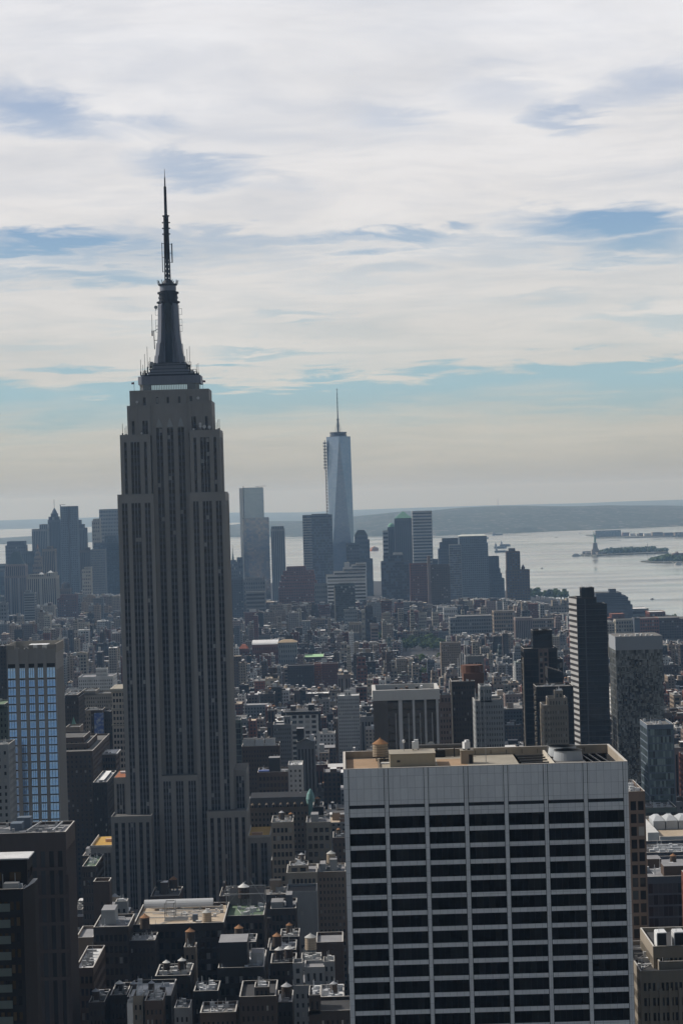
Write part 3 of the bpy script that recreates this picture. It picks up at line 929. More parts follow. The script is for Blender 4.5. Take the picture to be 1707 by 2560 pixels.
    for hw, z0, z1 in ((12.0, 329.3, 331.6), (10.9, 331.6, 333.4), (9.6, 333.4, 335.6), (8.9, 335.6, 336.8)):
        b.prism(sq(hw, 0, 0, hw * .86), z0, z1, 0)
        b.prism(sq(hw + .3, 0, 0, hw * .86 + .3), z1 - .35, z1, 1)
    b.build('stepped_base', [MET, MET2], root)
    # the winged mast
    b = MB()
    b.lathe(0, yc, [(336.5, 7.4), (342, 6.6), (349, 5.7), (357, 5.2), (371.5, 5.1)], 16)
    b.build('mast_shaft', [MET], root)
    for a in range(4):
        ang = math.pi / 4 + a * math.pi / 2
        b = MB(); ca, sa = math.cos(ang), math.sin(ang)
        prof = [(336.5, 10.6), (341, 9.9), (341, 9.3), (348, 8.4), (348, 7.8), (354, 7.2), (362, 6.7), (369.5, 6.5), (370.5, 5.0)]
        for (z0, r0), (z1, r1) in zip(prof, prof[1:]):
            for s_ in (1,):
                pass
        poly = [(3.0, 336.5)] + [(r, z) for z, r in prof] + [(3.0, 370.5)]
        n = len(poly); tw = 1.5
        for off in (-tw, tw):
            b.v += [(r * ca - off * sa, yc + r * sa + off * ca, z) for r, z in poly]
        b.f.append(tuple(reversed(range(n)))); b.m.append(0); b.f.append(tuple(range(n, 2 * n))); b.m.append(0)
        for i in range(n):
            j = (i + 1) % n
            b.f.append((i, j, n + j, n + i)); b.m.append(0)
        b.build('mast_wing', [MET], root)
    for a in range(4):
        ang = -math.pi / 2 + a * math.pi / 2
        b = MB(); ca, sa = math.cos(ang), math.sin(ang)
        for (z0, r0), (z1, r1) in zip([(337, 8.3), (345, 7.1), (353, 6.1), (371, 5.5)], [(345, 7.1), (353, 6.1), (371, 5.5)]):
            pts = []
            for r, z in ((r0, z0), (r1, z1)):
                for off in (-1.9, 1.9):
                    pts.append((r * ca - off * sa, yc + r * sa + off * ca, z))
                    pts.append((3 * ca - off * sa, yc + 3 * sa + off * ca, z))
            b0 = len(b.v); b.v += pts
            for q in ((0, 2, 6, 4), (1, 0, 4, 5), (2, 3, 7, 6)):
                b.f.append(tuple(b0 + k for k in q)); b.m.append(0)
        b.build('mast_window', [glassmat('mast_glass', (.018, .022, .03), .12, .6)], root)
    b = MB()
    for z, r in ((371.0, 6.2), (373.6, 5.5), (376.3, 6.0)):
        b.frustum(0, yc, z - .5, r, z + .5, r, 20)
    b.frustum(0, yc, 369, 5.2, 377, 5.2, 20).lathe(0, yc, [(377, 4.4), (380.5, 4.3), (380.5, 5.3), (381.3, 5.4), (381.6, 3.4), (383.2, 2.4), (384, 1.2)], 20)
    for k in range(12):
        a = k * math.pi / 6
        b.beam((5.4 * math.cos(a), yc + 5.4 * math.sin(a), 381), (5.9 * math.cos(a), yc + 5.9 * math.sin(a), 383.4), .28)
        b.box(6 * math.cos(a) - .5, 6 * math.cos(a) + .5, yc + 6 * math.sin(a) - .5, yc + 6 * math.sin(a) + .5, 370.6, 371.4)
    b.build('mast_top', [MET2], root)
    b = MB(); b.frustum(0, yc, 377.4, 4.6, 380.2, 4.6, 20).build('mast_cap_band', [MET], root)
    # lattice antenna
    b = MB()

    def lattice(z0, z1, r0, r1, n, w):
        for k in range(4):
            a = math.pi / 4 + k * math.pi / 2
            b.beam((r0 * math.cos(a), yc + r0 * math.sin(a), z0), (r1 * math.cos(a), yc + r1 * math.sin(a), z1), w)
        for i in range(n):
            za, zb = z0 + (z1 - z0) * i / n, z0 + (z1 - z0) * (i + 1) / n; ra, rb = r0 + (r1 - r0) * i / n, r0 + (r1 - r0) * (i + 1) / n
            for k in range(4):
                a, c = math.pi / 4 + k * math.pi / 2, math.pi / 4 + (k + 1) * math.pi / 2
                b.beam((ra * math.cos(a), yc + ra * math.sin(a), za), (rb * math.cos(c), yc + rb * math.sin(c), zb), w * .6)
                b.beam((ra * math.cos(c), yc + ra * math.sin(c), za), (rb * math.cos(a), yc + rb * math.sin(a), zb), w * .6)
                b.beam((rb * math.cos(a), yc + rb * math.sin(a), zb), (rb * math.cos(c), yc + rb * math.sin(c), zb), w * .6)
    lattice(383.4, 401.5, 2.0, 1.75, 7, .42)
    lattice(401.5, 419.4, 1.75, 1.5, 8, .40)
    b.frustum(0, yc, 395, 1.3, 404, 1.3, 8).frustum(0, yc, 404, .85, 419, .8, 8).frustum(0, yc, 384, .7, 395, .7, 8)
    b.frustum(0, yc, 419.2, 2.0, 419.8, 2.0, 12)
    lattice(419.8, 435.6, .85, .70, 9, .30)
    b.frustum(0, yc, 420, .45, 435.6, .42, 8).frustum(0, yc, 435.4, .75, 436, .75, 8).frustum(0, yc, 436, .42, 441, .34, 6).frustum(0, yc, 441, .22, 446, .10, 6)
    b.build('antenna', [DARKSTEEL], root)
    for x, z0, z1, w in ((-2.6, 388, 404.5, .38), (2.9, 393.2, 404, .62)):
        b = MB(); b.beam((x, yc - .5, z0), (x, yc - .5, z1), w)
        for z in (z0 + .2, z1 - .4, (z0 + z1) / 2):
            b.beam((x, yc - .5, z), (x * .4, yc - .2, z), .26)
        b.build('side_antenna', [DARKSTEEL], root)
    for k in range(6):
        for s_ in (-1, 1):
            if k % 2 == 0:
                b = MB(); b.box(s_ * 1.9 - .35, s_ * 1.9 + .35, yc - .3, yc + .3, 409 + k * 1.6, 409.7 + k * 1.6).beam((s_ * 1.9, yc, 409.3 + k * 1.6), (s_ * .8, yc, 409.3 + k * 1.6), .2)
                b.build('panel_antenna', [DARKSTEEL], root)
    # whip aerials, dishes and racks on the steps
    DISH = plain('dish_white', (.62, .62, .62), .5)
    for x, y, z, h in ((-16, 14, 330, 9), (-14.6, 12, 330, 6), (-12, 12, 331, 15), (-10.5, 12, 332, 8), (10.2, 12, 333, 11), (11.6, 12, 331.6, 14), (15.2, 13, 330, 5.5), (16.2, 12, 329, 7), (-13.6, 13, 330, 12),
                       (-26.4, 6, 296.2, 7), (-25, 6, 296, 5), (-24.5, 8, 296, 6), (26.6, 6, 297.5, 6.5), (25.6, 7, 297.5, 5), (24.6, 6, 297.5, 4.5), (-9.0, 14, 352, 12), (27.2, 9, 297.5, 7)):
        b = MB(); b.beam((x, y, z), (x, y, z + h), .22); b.box(x - .35, x + .35, y - .3, y + .3, z, z + h * .25)
        b.build('whip_aerial', [DARKSTEEL], root)
    for x, y, z, r in ((-9.6, 11.5, 336.2, 1.3), (-9.0, 11.5, 333.9, .9), (10.2, 12, 334.4, 1.0), (12.9, 11, 331.3, 1.0), (19.2, 2.4, 300.2, 1.0), (22.0, 2.4, 299.9, .9), (17.0, 2.2, 300.5, .8), (17.0, 2.2, 301.8, .8), (-18.0, 5.9, 315, .75), (16.0, 5.9, 316.3, .85), (13.2, 2.4, 298.9, .6), (-15.6, 2.4, 297.5, .6), (-6.6, 14.8, 368, 1.0)):
        b = MB(); m_ = len(b.v)
        n = 12; b.v += [(x, y + .35, z)] + [(x + r * math.cos(i * 6.283 / n), y - .1, z + r * math.sin(i * 6.283 / n)) for i in range(n)]
        for i in range(n):
            b.f.append((0, 1 + i, 1 + (i + 1) % n)); b.m.append(0)
        b.f.append(tuple(range(1, n + 1))); b.m.append(0)
        b.box(x - .12, x + .12, y + .3, y + .8, z - r - .8, z, 0)
        b.build('dish', [DISH if z < 330 else STEEL], root)
    for x, y, z, w, h in ((-13, 12.5, 330.2, 2.6, 2.2), (13.4, 12, 330.2, 3.2, 2.4), (-10.2, 11.6, 334, 2.4, 3.4), (11, 11.6, 333.6, 2.6, 3.2), (20.5, 3.4, 297.6, 5.0, 2.2), (-14.5, 3.0, 296.1, 3.0, 2.4), (14.2, 3, 297.6, 2.0, 3.2)):
        b = MB()
        for xx in (x - w / 2, x, x + w / 2):
            b.beam((xx, y, z), (xx, y, z + h), .22)
        b.beam((x - w / 2, y, z + h), (x + w / 2, y, z + h), .2).beam((x - w / 2, y, z + h * .5), (x + w / 2, y, z + h * .5), .2).box(x - w * .3, x + w * .25, y, y + .8, z, z + h * .45)
        b.build('equipment_rack', [DARKSTEEL], root)
    for x in (-19.4, 18.8):
        b = MB(); b.beam((x, 7.5, 321.4), (x, 7.5, 326.2), .2); b.quad([(x, 7.5, 326.2), (x + 1.5 * (1 if x > 0 else -1), 7.4, 326.0), (x + 1.4 * (1 if x > 0 else -1), 7.4, 324.9), (x, 7.5, 325.0)], 1)
        b.build('flag', [DARKSTEEL, plain('flag_cloth', (.25, .14, .16), .8)], root)
    for s_ in (-1, 1):
        for z in (358, 364, 354.5):
            b = MB(); x = s_ * 7.4
            b.beam((x, yc, z), (x, yc, z + 3.4), .16).beam((x, yc, z), (s_ * 5.5, yc, z), .16).beam((x, yc, z + 3.4), (s_ * 5.5, yc, z + 3.4), .16)
            b.build('loop_aerial', [DARKSTEEL], root)
    b = MB(); b.beam((-8.4, yc, 345), (-8.6, yc, 355.5), .42).beam((-8.4, yc, 350), (-6, yc, 350), .3).beam((-8.6, yc, 355), (-6, yc, 356.5), .3)
    b.build('side_antenna', [DARKSTEEL], root)
    HAND.append((233, 677, 424, 2240, 1257, 1330, XC - 50, XC + 50))


skyscraper()


# ------------------------------------------------------------------ the white slab office tower in front
def office_tower():
    TRAV = wallmat('travertine', (.82, .82, .82), var=.13, rough=.7, scale=.25, jitter=.02)
    # the stone's slab joints: thin darker lines every few metres
    t, p = TRAV.node_tree, TRAV.node_tree.nodes['Principled BSDF']
    src = p.inputs['Base Color'].links[0].from_socket
    g = t.nodes.new('ShaderNodeNewGeometry'); sp_ = t.nodes.new('ShaderNodeSeparateXYZ'); t.links.new(g.outputs['Position'], sp_.inputs[0])
    cb = t.nodes.new('ShaderNodeCombineXYZ'); t.links.new(sp_.outputs[0], cb.inputs[0]); t.links.new(sp_.outputs[2], cb.inputs[1])
    bk = t.nodes.new('ShaderNodeTexBrick'); bk.offset = 0.0; t.links.new(cb.outputs[0], bk.inputs['Vector'])
    bk.inputs['Scale'].default_value = 1.0; bk.inputs['Mortar Size'].default_value = .05; bk.inputs['Mortar Smooth'].default_value = .3; bk.inputs['Brick Width'].default_value = 1.75; bk.inputs['Row Height'].default_value = 2.9
    bk.inputs['Color1'].default_value = (1, 1, 1, 1); bk.inputs['Color2'].default_value = (.91, .91, .92, 1); bk.inputs['Mortar'].default_value = (.62, .62, .63, 1)
    ml = t.nodes.new('ShaderNodeMix'); ml.data_type = 'RGBA'; ml.blend_type = 'MULTIPLY'; ml.inputs[0].default_value = 1.0
    t.links.new(src, ml.inputs[6]); t.links.new(bk.outputs['Color'], ml.inputs[7]); t.links.new(ml.outputs[2], p.inputs['Base Color'])
    JOINT = plain('dark_joint', (.03, .032, .036), .8)
    BLK = glassmat('tower_black_glass', (.002, .0025, .003), .10, .12, bump=.02, bscale=.3)
    x0, x1, Y0, Y1, ZT = -1.4, 67.1, 560.0, 599.0, 193.3
    cx = (x0 + x1) / 2; w = (x1 - x0) / 2; dp = (Y1 - Y0)
    root = thing('office_tower', 'white stone office tower with black window bands and a cluttered flat roof', 'office tower', (cx, Y0, 0))
    b = MB(); b.box(-w + .35, w - .35, .35, dp - .35, 0, ZT - 9.2, 0); b.build('core', [JOINT], root)
    colw = .88; e = 1.12; bay = (2 * w - 2 * e - 6 * colw) / 7
    xs = []; x = -w
    edges = []
    for k in range(8):
        cw = e if k in (0, 7) else colw
        edges.append((x, x + cw)); x += cw
        if k < 7:
            xs.append((x, x + bay)); x += bay
    g = .16
    colm = MB(); colm.box(-colw / 2, colw / 2, 0, .7, 0, ZT - .02); c0 = None
    for k, (a, c) in enumerate(edges):
        if k in (0, 7):
            q = MB()
            if k == 0:
                q.box(a, c, 0, 1.1, 0, ZT - .02)
            else:
                q.box(a, c, 0, 1.1, 0, ZT - .02)
            q.build('corner_pier', [TRAV], root)
        elif c0 is None:
            c0 = colm.build('pier', [TRAV], root); c0.location = ((a + c) / 2, 0, 0)
        else:
            d = c0.copy(); COL.objects.link(d); d.parent = root; d.location = ((a + c) / 2, 0, 0)
    ztop = ZT
    FL = 3.99
    z_slot1 = ztop - 8.75; z_slot0 = z_slot1 - .85; z_w = z_slot0 - 2.0
    p0 = s0 = w0 = k0 = None

    def inst(proto, mbf, name, mats, loc):
        if proto is None:
            proto = mbf().build(name, mats, root); proto.location = loc; return proto
        d = proto.copy(); COL.objects.link(d); d.parent = root; d.location = loc
        return proto

    def panel_mb():
        q = MB(); q.box(-bay / 2 + g, bay / 2 - g, .04, .5, z_slot1, ZT - .02)
        return q

    def span_mb(h):
        q = MB(); q.box(-bay / 2 + g, bay / 2 - g, .04, .45, 0, h); return q

    wr_ = random.Random(6)

    def win_mb():
        q = MB()
        n = 6
        for i in range(n):
            a = -bay / 2 + g + (bay - 2 * g) * i / n; c = -bay / 2 + g + (bay - 2 * g) * (i + 1) / n
            q.quad([(a, .30, 0), (c, .30, 0), (c, .30, FL - 1.05), (a, .30, FL - 1.05)], 0 if wr_.random() < .55 else wr_.choice([2, 2, 3]))
            if i:
                q.box(a - .03, a + .03, .27, .31, 0, FL - 1.05, 1)
        return q
    for (a, c) in xs:
        mx = (a + c) / 2
        p0 = inst(p0, panel_mb, 'parapet_panel', [TRAV], (mx, 0, 0))
        k0 = inst(k0, lambda: span_mb(2.0), 'spandrel', [TRAV], (mx, 0, z_w))
    FRAME = plain('dark_frame', (.012, .013, .015), .5)
    nf = 0; WP = {}
    BLK2 = glassmat('tower_black_glass_b', (.006, .0065, .007), .14, .2); BLK3 = glassmat('tower_black_glass_c', (.012, .012, .011), .25, .2)  # slightly lighter panes paint in blinds and faint reflections
    z = z_w
    while nf < 14:
        for (a, c) in xs:
            mx = (a + c) / 2
            wk = wr_.randrange(7)
            WP[wk] = inst(WP.get(wk), win_mb, 'window', [BLK, FRAME, BLK2, BLK3], (mx, 0, z - FL + 1.05))
            s0 = inst(s0, lambda: span_mb(1.05), 'spandrel', [TRAV], (mx, 0, z - FL))
        z -= FL; nf += 1
    # the storeys below, out of the picture, as one part
    q = MB(); q.facade((-w + e, .1), (w - e, .1), 0, z, win_cols(2 * w - 2 * e, bay + colw, .9, n=7, edge=0), win_rows(0, z, FL, .73, mt=0, mb=12), .25, random.Random(1), (1, 0, 0))
    o = q.build('lower_storeys', [TRAV, BLK, BLK, BLK], root); o['kind'] = 'stuff'
    # flanks and back
    for sx in (-1, 1):
        q = MB(); xx = sx * w
        pts = ((xx, .9), (xx, dp)) if sx > 0 else ((xx, dp), (xx, .9))
        q.facade(pts[0], pts[1], 0, ZT - .02, win_cols(dp - .9, 9.3, .9, n=4, edge=.2), [(z_w - FL * (k + 1) + 1.05, z_w - FL * k) for k in reversed(range(40))], .1, random.Random(2), (1, 0, 0))
        q.build('flank_wall', [TRAV, BLK, BLK, BLK], root)
    q = MB(); q.facade((w, dp), (-w, dp), 0, ZT - .02, [], [], .3, random.Random(3)).build('plain_wall', [TRAV], root)
    # roof deck with its parapet
    DECK = wallmat('roof_deck', (.33, .30, .25), var=.28, streak=False, scale=.12, jitter=0)
    DECK2 = wallmat('roof_deck_rust', (.36, .25, .165), var=.3, streak=False, scale=.3, jitter=0)
    zr = ZT - 1.75
    q = MB()
    q.box(-w + .5, w - 24.5, .5, dp - .5, zr - .3, zr, 0)
    q.box(w - 24.5, w - .5, .5, dp - .5, zr - 6.2, zr - 5.6, 2)
    q.box(w - 24.9, w - 24.5, .98, dp - .5, zr - 5.6, zr, 1)
    q.box(w - .9, w - .5, .98, dp - .5, zr - 5.6, zr - .4, 2).box(w - 24.5, w - .9, dp - .9, dp - .5, zr - 5.6, zr - .4, 2)
    for ring in ((-w + .02, -w + .5, .52, dp - .02), (w - .5, w - .02, .52, dp - .02), (-w + .5, w - .5, .52, .98), (-w + .5, w - .5, dp - .5, dp - .02)):
        q.box(ring[0], ring[1], ring[2], ring[3], zr - .4, ZT, 3, 1)
    q.build('roof_deck', [DECK, CAP, wallmat('roof_pit', (.035, .035, .036), var=.3), wallmat('parapet_inside', (.36, .31, .25), var=.25)], root)  # pit skin coloured extra dark to deepen the shade down there
    q = MB(); q.box(-w + .9, -w + 8.8, 1.2, dp - 2, zr + .004, zr + .02).box(-w + 23.6, -w + 31, 2, 32, zr + .004, zr + .02)
    q.build('walkway_pad', [DECK2], root)
    q = MB(); q.box(-w + .3, w - .3, .504, .516, ZT - 9.4, ZT - .1); q.build('backing_added_light_stop', [JOINT], root)  # thin slab added to keep sunlight from leaking through the panel joints
    q = MB(); q.box(-w, w, 0, .6, ZT - .01, ZT + .12).box(-w, -w + .6, .6, dp, ZT - .01, ZT + .12).box(w - .6, w, .6, dp, ZT - .01, ZT + .12).box(-w + .6, w - .6, dp - .6, dp, ZT - .01, ZT + .12); q.build('parapet_coping', [wallmat('stone_coping', (.52, .49, .45), var=.15, jitter=0)], root)
    HAND.append((800, 1600, 1800, 2600, 545, 610, x0 - 2, x1 + 2))

    def rx(px, y, D):
        return at(px, y, D)[0] - cx
    # plant room
    a, c = rx(975, 1917, 577), rx(1088, 1915, 577)
    q = MB(); q.box(a, c, 17, 27, zr, zr + 3.1, 0, 1); q.box(a - .15, c + .15, 16.85, 27.15, zr + 3.1, zr + 3.3, 1)
    q.box(a + 1.7, a + 2.5, 16.9, 17.0, zr + 1.2, zr + 1.7, 2)
    q.build('plant_room', [wallmat('plant_room_wall', (.37, .325, .25), var=.2, jitter=0), DECK, BLACKPAINT], root)
    # stair kiosk
    a, c = rx(1152, 1910, 580), rx(1183, 1909, 580)
    q = MB(); q.box(a, c, 20, 23, zr, zr + 3.2, 0, 1); q.box(a - .15, c + .15, 19.85, 23.15, zr + 3.2, zr + 3.35, 1); q.box(a + 2.0, a + 2.9, 19.9, 20, zr, zr + 2.3, 2)
    q.build('stair_kiosk', [wallmat('kiosk_wall', (.30, .26, .21), var=.2, jitter=0), DECK, BLACKPAINT], root)
    # pit beams over the sunken plant area
    q = MB()
    for k in range(6):
        yy = 6 + k * 5.4
        q.beam((w - 24.3, yy, zr + .1), (w - 16.0, yy + 1, zr + .1), .4)
    for k in range(4):
        xx = w - 7.5 + k * 1.9
        q.beam((xx, 2.0, zr - .2), (xx - 2.0, dp - 3, zr - .2), .26)
    q.build('pit_beam_row', [DARKSTEEL], root)
    q = MB(); q.box(w - 17.0, w - 8.2, 8, dp - 3, zr - 5.6, zr - .1, 2, 1); q.box(w - 17.4, w - 16.9, 3, dp - 3, zr - 5.6, zr + 1.1, 0)
    q.build('plant_plinth', [wallmat('plinth', (.55, .50, .42), var=.2), MATS['roof_gravel'], BLACKPAINT], root)
    # railings along the parapet
    q = MB()
    for k in range(40):
        xx = -w + .8 + k * 1.1
        q.beam((xx, .3, ZT), (xx, .3, ZT + .14), .07)
    for k in range(14):
        xx = -w + 10 + k * 4
        q.beam((xx, dp - .6, zr + .2), (xx, dp - .6, zr + 1.2), .12)
    q.build('parapet_stud_row', [DARKSTEEL], root)
    q = MB()
    a, c = rx(892, 1890, 590), rx(930, 1886, 592)
    for p, r in (((-w + 8.9, 30.5, zr + .35), (-w + 14.5, 33, zr + .35)), ((-w + 8.9, 2, zr + .2), (-w + 8.9, 30.5, zr + .3)), ((-w + 14.5, 33, zr + .35), (-w + 21, 33, zr + .35)), ((-w + 10, 12, zr + .3), (-w + 16, 12, zr + .3)), ((-w + 10.4, 8, zr + .3), (-w + 17, 9.5, zr + .3)), ((-w + 10.5, 9.4, zr + .3), (-w + 19, 11, zr + .3))):
        q.beam(p, r, .45)
    q.build('roof_pipe_run', [wallmat('pipe_rust', (.16, .13, .10), var=.3)], root)
    q = MB(); q.box(-w + 17.2, -w + 18.8, 22, 23, zr, zr + .7).box(-w + 17, -w + 18.6, 6, 6.8, zr, zr + .35).box(-w + 9.5, -w + 12.5, 24, 25.2, zr, zr + .35)
    q.build('vent_box', [ZINC], root)
    return root, rx, zr, w, dp, cx


TW_ROOT, TW_RX, TW_Z, TW_W, TW_D, TW_CX = office_tower()


# ------------------------------------------------------------------ water towers
def water_tower(name, label, r, h, leg, roof_mat, tank_mat, hoops=True, loc=(0, 0, 0)):
    t = thing(name, label, 'water tower', loc)
    lg = MB(); lg.box(-.12, .12, -.12, .12, 0, leg); first = None
    for k in range(4):
        a = math.pi / 4 + k * math.pi / 2
        if first is None:
            first = lg.build('leg', [DARKSTEEL], t); o = first
        else:
            o = first.copy(); COL.objects.link(o); o.parent = t
        o.location = (r * .72 * math.cos(a), r * .72 * math.sin(a), 0)
    p = MB(); p.box(-r * .95, r * .95, -.14, .14, leg - .3, leg - .02).box(-.14, .14, -r * .95, r * .95, leg - .3, leg - .02).frustum(0, 0, leg - .02, r * .98, leg + .1, r * .98, 14)
    for k in range(4):
        a, c = math.pi / 4 + k * math.pi / 2, math.pi / 4 + (k + 1) * math.pi / 2
        p.beam((r * .72 * math.cos(a), r * .72 * math.sin(a), .2), (r * .72 * math.cos(c), r * .72 * math.sin(c), leg - .3), .09)
    p.build('platform', [DARKSTEEL], t)
    b = MB(); b.frustum(0, 0, leg + .1, r, leg + h, r * .95, 18, 0)
    if hoops:
        for k in range(5):
            z = leg + .3 + (h - .5) * (k / 5) ** 1.2; rr = r * (1 - .05 * (z - leg) / h) + .035
            b.frustum(0, 0, z, rr, z + .09, rr, 18, 1)
    b.build('tank', [tank_mat, DARKSTEEL], t)
    c = MB(); c.frustum(0, 0, leg + h - .1, r * 1.06, leg + h + r * .62, .12, 18, 0); c.frustum(0, 0, leg + h + r * .58, .2, leg + h + r * .72, .2, 8, 0)
    c.build('tank_roof', [roof_mat], t)
    return t

# ------------------------------------------------------------------ towers of the far skyline, west of the stone skyscraper's left edge first
T = tower
BLUEG = [glassmat('pane_blue_dark', (.03, .045, .07), .08, .7), glassmat('pane_blue', (.08, .12, .18), .12, .7), G_MID]
PALEG = [glassmat('pane_pale', (.16, .19, .22), .12, .6), glassmat('pane_pale2', (.30, .33, .35), .2, .5), G_MID]
r_, cx_, lc_ = T('spired_tower', 'slim stone tower ending in a pointed crown with a needle', 'skyscraper', [(120, 150, 1300), (122, 146, 1292), (127.5, 142, 1284)], 6750, 40, 'slate', 'pier', ybot=1420, cols=8, seed=1)
x0, x1, y0, y1, z0, z1 = lc_[-1]
zt = at(134.5, 1270, 6770)[1] + 3.1; zn = at(134, 1249, 6770)[1] + 3.1
b = MB(); w_ = (x1 - x0) / 2; xm = (x0 + x1) / 2; ym = (y0 + y1) / 2
b.lathe(xm, ym, [(z1 - 1, w_ * 1.1), (z1 + (zt - z1) * .35, w_ * .82), (z1 + (zt - z1) * .75, w_ * .42), (zt, .8)], 8, ph=.39)
b.build('spire_crown', [MATS['wall_slate']], r_)
b = MB(); b.beam((xm, ym, zt - 2), (xm, ym, zn), 1.1); b.build('needle', [DARKSTEEL], r_)
T('striped_slab', 'broad tower with pale vertical stripes beside the spired tower', 'skyscraper', [(80, 119, 1323), (99, 119, 1311)], 6600, 40, 'ashen', 'pier', ybot=1378, cols=[9, 4], seed=2, glass=BLUEG)
T('gabled_tower', 'dark tower with a sloping roof behind the rippled steel tower', 'skyscraper', [(190, 215.5, 1320), (192, 209, 1311), (193, 201, 1300)], 6500, 40, 'slate', 'pier', ybot=1375, cols=6, seed=3)
r_, cx_, lc_ = T('rippled_tower', 'tall narrow rippled steel apartment tower with a vertical fold', 'skyscraper', [(150.6, 193, 1266)], 5900, 32, 'bluegrey', 'skyl', ybot=1470, cols=9, rows=46, seed=4, glass=BLUEG)
x0, x1, y0, y1, z0, z1 = lc_[0]
b = MB(); rg = random.Random(5)
for k in range(24):
    zz = z1 * (.12 + .88 * k / 24); b.box(x0 + (x1 - x0) * .45 + math.sin(k * .9) * 1.2, x0 + (x1 - x0) * .56 + math.sin(k * .9 + 1) * 1.2, y0 - 1.4, y0, zz, zz + z1 * .88 / 24)
b.build('facade_fold', [MATS['wall_slate']], r_)
b = MB(); b.box(x0, x0 + 2, y0, y0 + 2, z1, z1 + 4).beam((x0 - 1, y0 + 1, z1 + 4), (x0 + 14, y0 + 1, z1 + 4.6), .9); b.build('roof_crane', [DARKSTEEL], r_)
T('banded_bank_tower', 'large pale office tower with a fine window grid beside the skyscraper', 'skyscraper', [(248, 300, 1273.5)], 6400, 45, 'ashen', 'skyl', ybot=1345, cols=13, rows=24, seed=5, glass=BLUEG)
T('notched_tower', 'cream tower against the left flank of the pale gridded bank tower', 'tower', [(230, 250, 1302), (233, 250, 1297)], 6300, 40, 'cream', 'apt', ybot=1370, cols=4, rows=20, seed=6)
T('navy_slab', 'wide dark blue slab with a mechanical box on its roof', 'tower', [(235, 300, 1357), (262, 300, 1339)], 5900, 40, 'slate', 'glass', ybot=1490, cols=12, rows=34, seed=7, glass=BLUEG)
T('grey_slab', 'grey office slab in front of the dark blue slab', 'tower', [(226, 263, 1374)], 5700, 35, 'grey', 'skyl', ybot=1490, cols=10, rows=26, seed=8, glass=BLUEG)
T('shouldered_tower', 'broad stone tower with sloped shoulders at the far left', 'tower', [(14, 65, 1364), (18, 62, 1354)], 6500, 40, 'slate', 'skyl', ybot=1403, cols=12, rows=16, seed=9)
T('dark_slab', 'flat dark slab behind the pyramid topped courthouse', 'tower', [(50, 88, 1379)], 6350, 40, 'slate', 'pier', ybot=1430, cols=8, seed=10)
r_, cx_, lc_ = T('courthouse_tower', 'square courthouse tower with a dark pyramid roof', 'tower', [(17, 62, 1411)], 6000, 40, 'tan', 'skyl', ybot=1420, cols=9, rows=14, seed=11)
x0, x1, y0, y1, z0, z1 = lc_[0]; za = at(40, 1377, 6000)[1]
b = MB(); b.prism([(x0 + 1, y0 + 1), (x1 - 1, y0 + 1), (x1 - 1, y1 - 1), (x0 + 1, y1 - 1)], z1 - .5, za, 0, poly1=[(x0 + 16, y0 + 12), (x1 - 16, y0 + 12), (x1 - 16, y1 - 12), (x0 + 16, y1 - 12)])
b.build('pyramid_roof', [wallmat('slate_roof', (.07, .09, .09))], r_)
r_, cx_, lc_ = T('tiered_civic_tower', 'tiered civic tower crowned by a small lantern and spike', 'tower', [(82, 106, 1412), (86, 103, 1392), (89.5, 99.5, 1380), (92, 97, 1370)], 6050, 30, 'tan', 'skyl', ybot=1432, cols=6, rows=[8, 2, 1, 1], inset=3, seed=12)
x0, x1, y0, y1, z0, z1 = lc_[-1]
b = MB(); b.frustum((x0 + x1) / 2, (y0 + y1) / 2, z1, 2.2, z1 + 10, .4, 8); b.build('spike', [CEDAR], r_)
T('tan_slab', 'tan stone block between the civic tower and the rippled tower', 'tower', [(106, 138, 1373), (118, 130, 1366)], 6000, 35, 'tan', 'pier', ybot=1430, cols=7, seed=13)
r_, cx_, lc_ = T('ziggurat_courts', 'pale stepped court building with two small white pyramid roofs', 'tower', [(68, 141, 1442), (70, 111, 1437), (116, 137, 1432)], 5300, 60, 'cream', 'pier', ybot=1512, cols=[14, 8, 4], seed=14)
for k in (1, 2):
    x0, x1, y0, y1, z0, z1 = lc_[k]; xm = x0 + (x1 - x0) * (.80 if k == 1 else .45)
    b = MB(); b.frustum(xm, y0 + 12, z1 - .5, 9.5, z1 + 4.8, .5, 4, ph=math.pi / 4); b.build('pyramid_roof', [ZINC], r_)
T('window_block', 'massive blank brown block at the left edge', 'tower', [(13, 66, 1440), (14, 64, 1414)], 5500, 45, 'pink', 'pier', ybot=1540, cols=10, seed=15)
T('louvred_tower', 'slim white tower with dark louvre bands near the left edge', 'tower', [(59.5, 88, 1482), (64, 77, 1476)], 4700, 25, 'ashen', 'band', ybot=1560, cols=1, rows=16, seed=16)
T('brick_block', 'broad red brown block below the rippled tower', 'tower', [(143, 192, 1497), (150, 192, 1487)], 5100, 35, 'red', 'skyl', ybot=1548, cols=9, rows=10, seed=17)
T('pale_corner_block', 'pale stone block right of the rippled tower', 'tower', [(205, 228, 1424), (211, 228, 1418)], 5600, 30, 'cream', 'skyl', ybot=1480, cols=5, rows=12, seed=18)
r_, cx_, lc_ = T('drum_tower', 'brown drum topped building in front of the rippled tower', 'tower', [(150, 177, 1472)], 5250, 30, 'brown', 'skyl', ybot=1487, cols=5, rows=4, seed=19)
x0, x1, y0, y1, z0, z1 = lc_[0]
b = MB(); b.frustum(0, 0, z1 - 1, 9.5, z1 + 11, 9.5, 16).frustum(0, 0, z1 + 11, 6, z1 + 13.5, 5, 12); b.build('drum', [MATS['wall_umber']], r_)
T('banded_edge_block', 'banded grey block cut by the left picture edge', 'tower', [(-14, 17, 1411)], 6200, 40, 'grey', 'band', ybot=1460, cols=1, rows=9, seed=20)
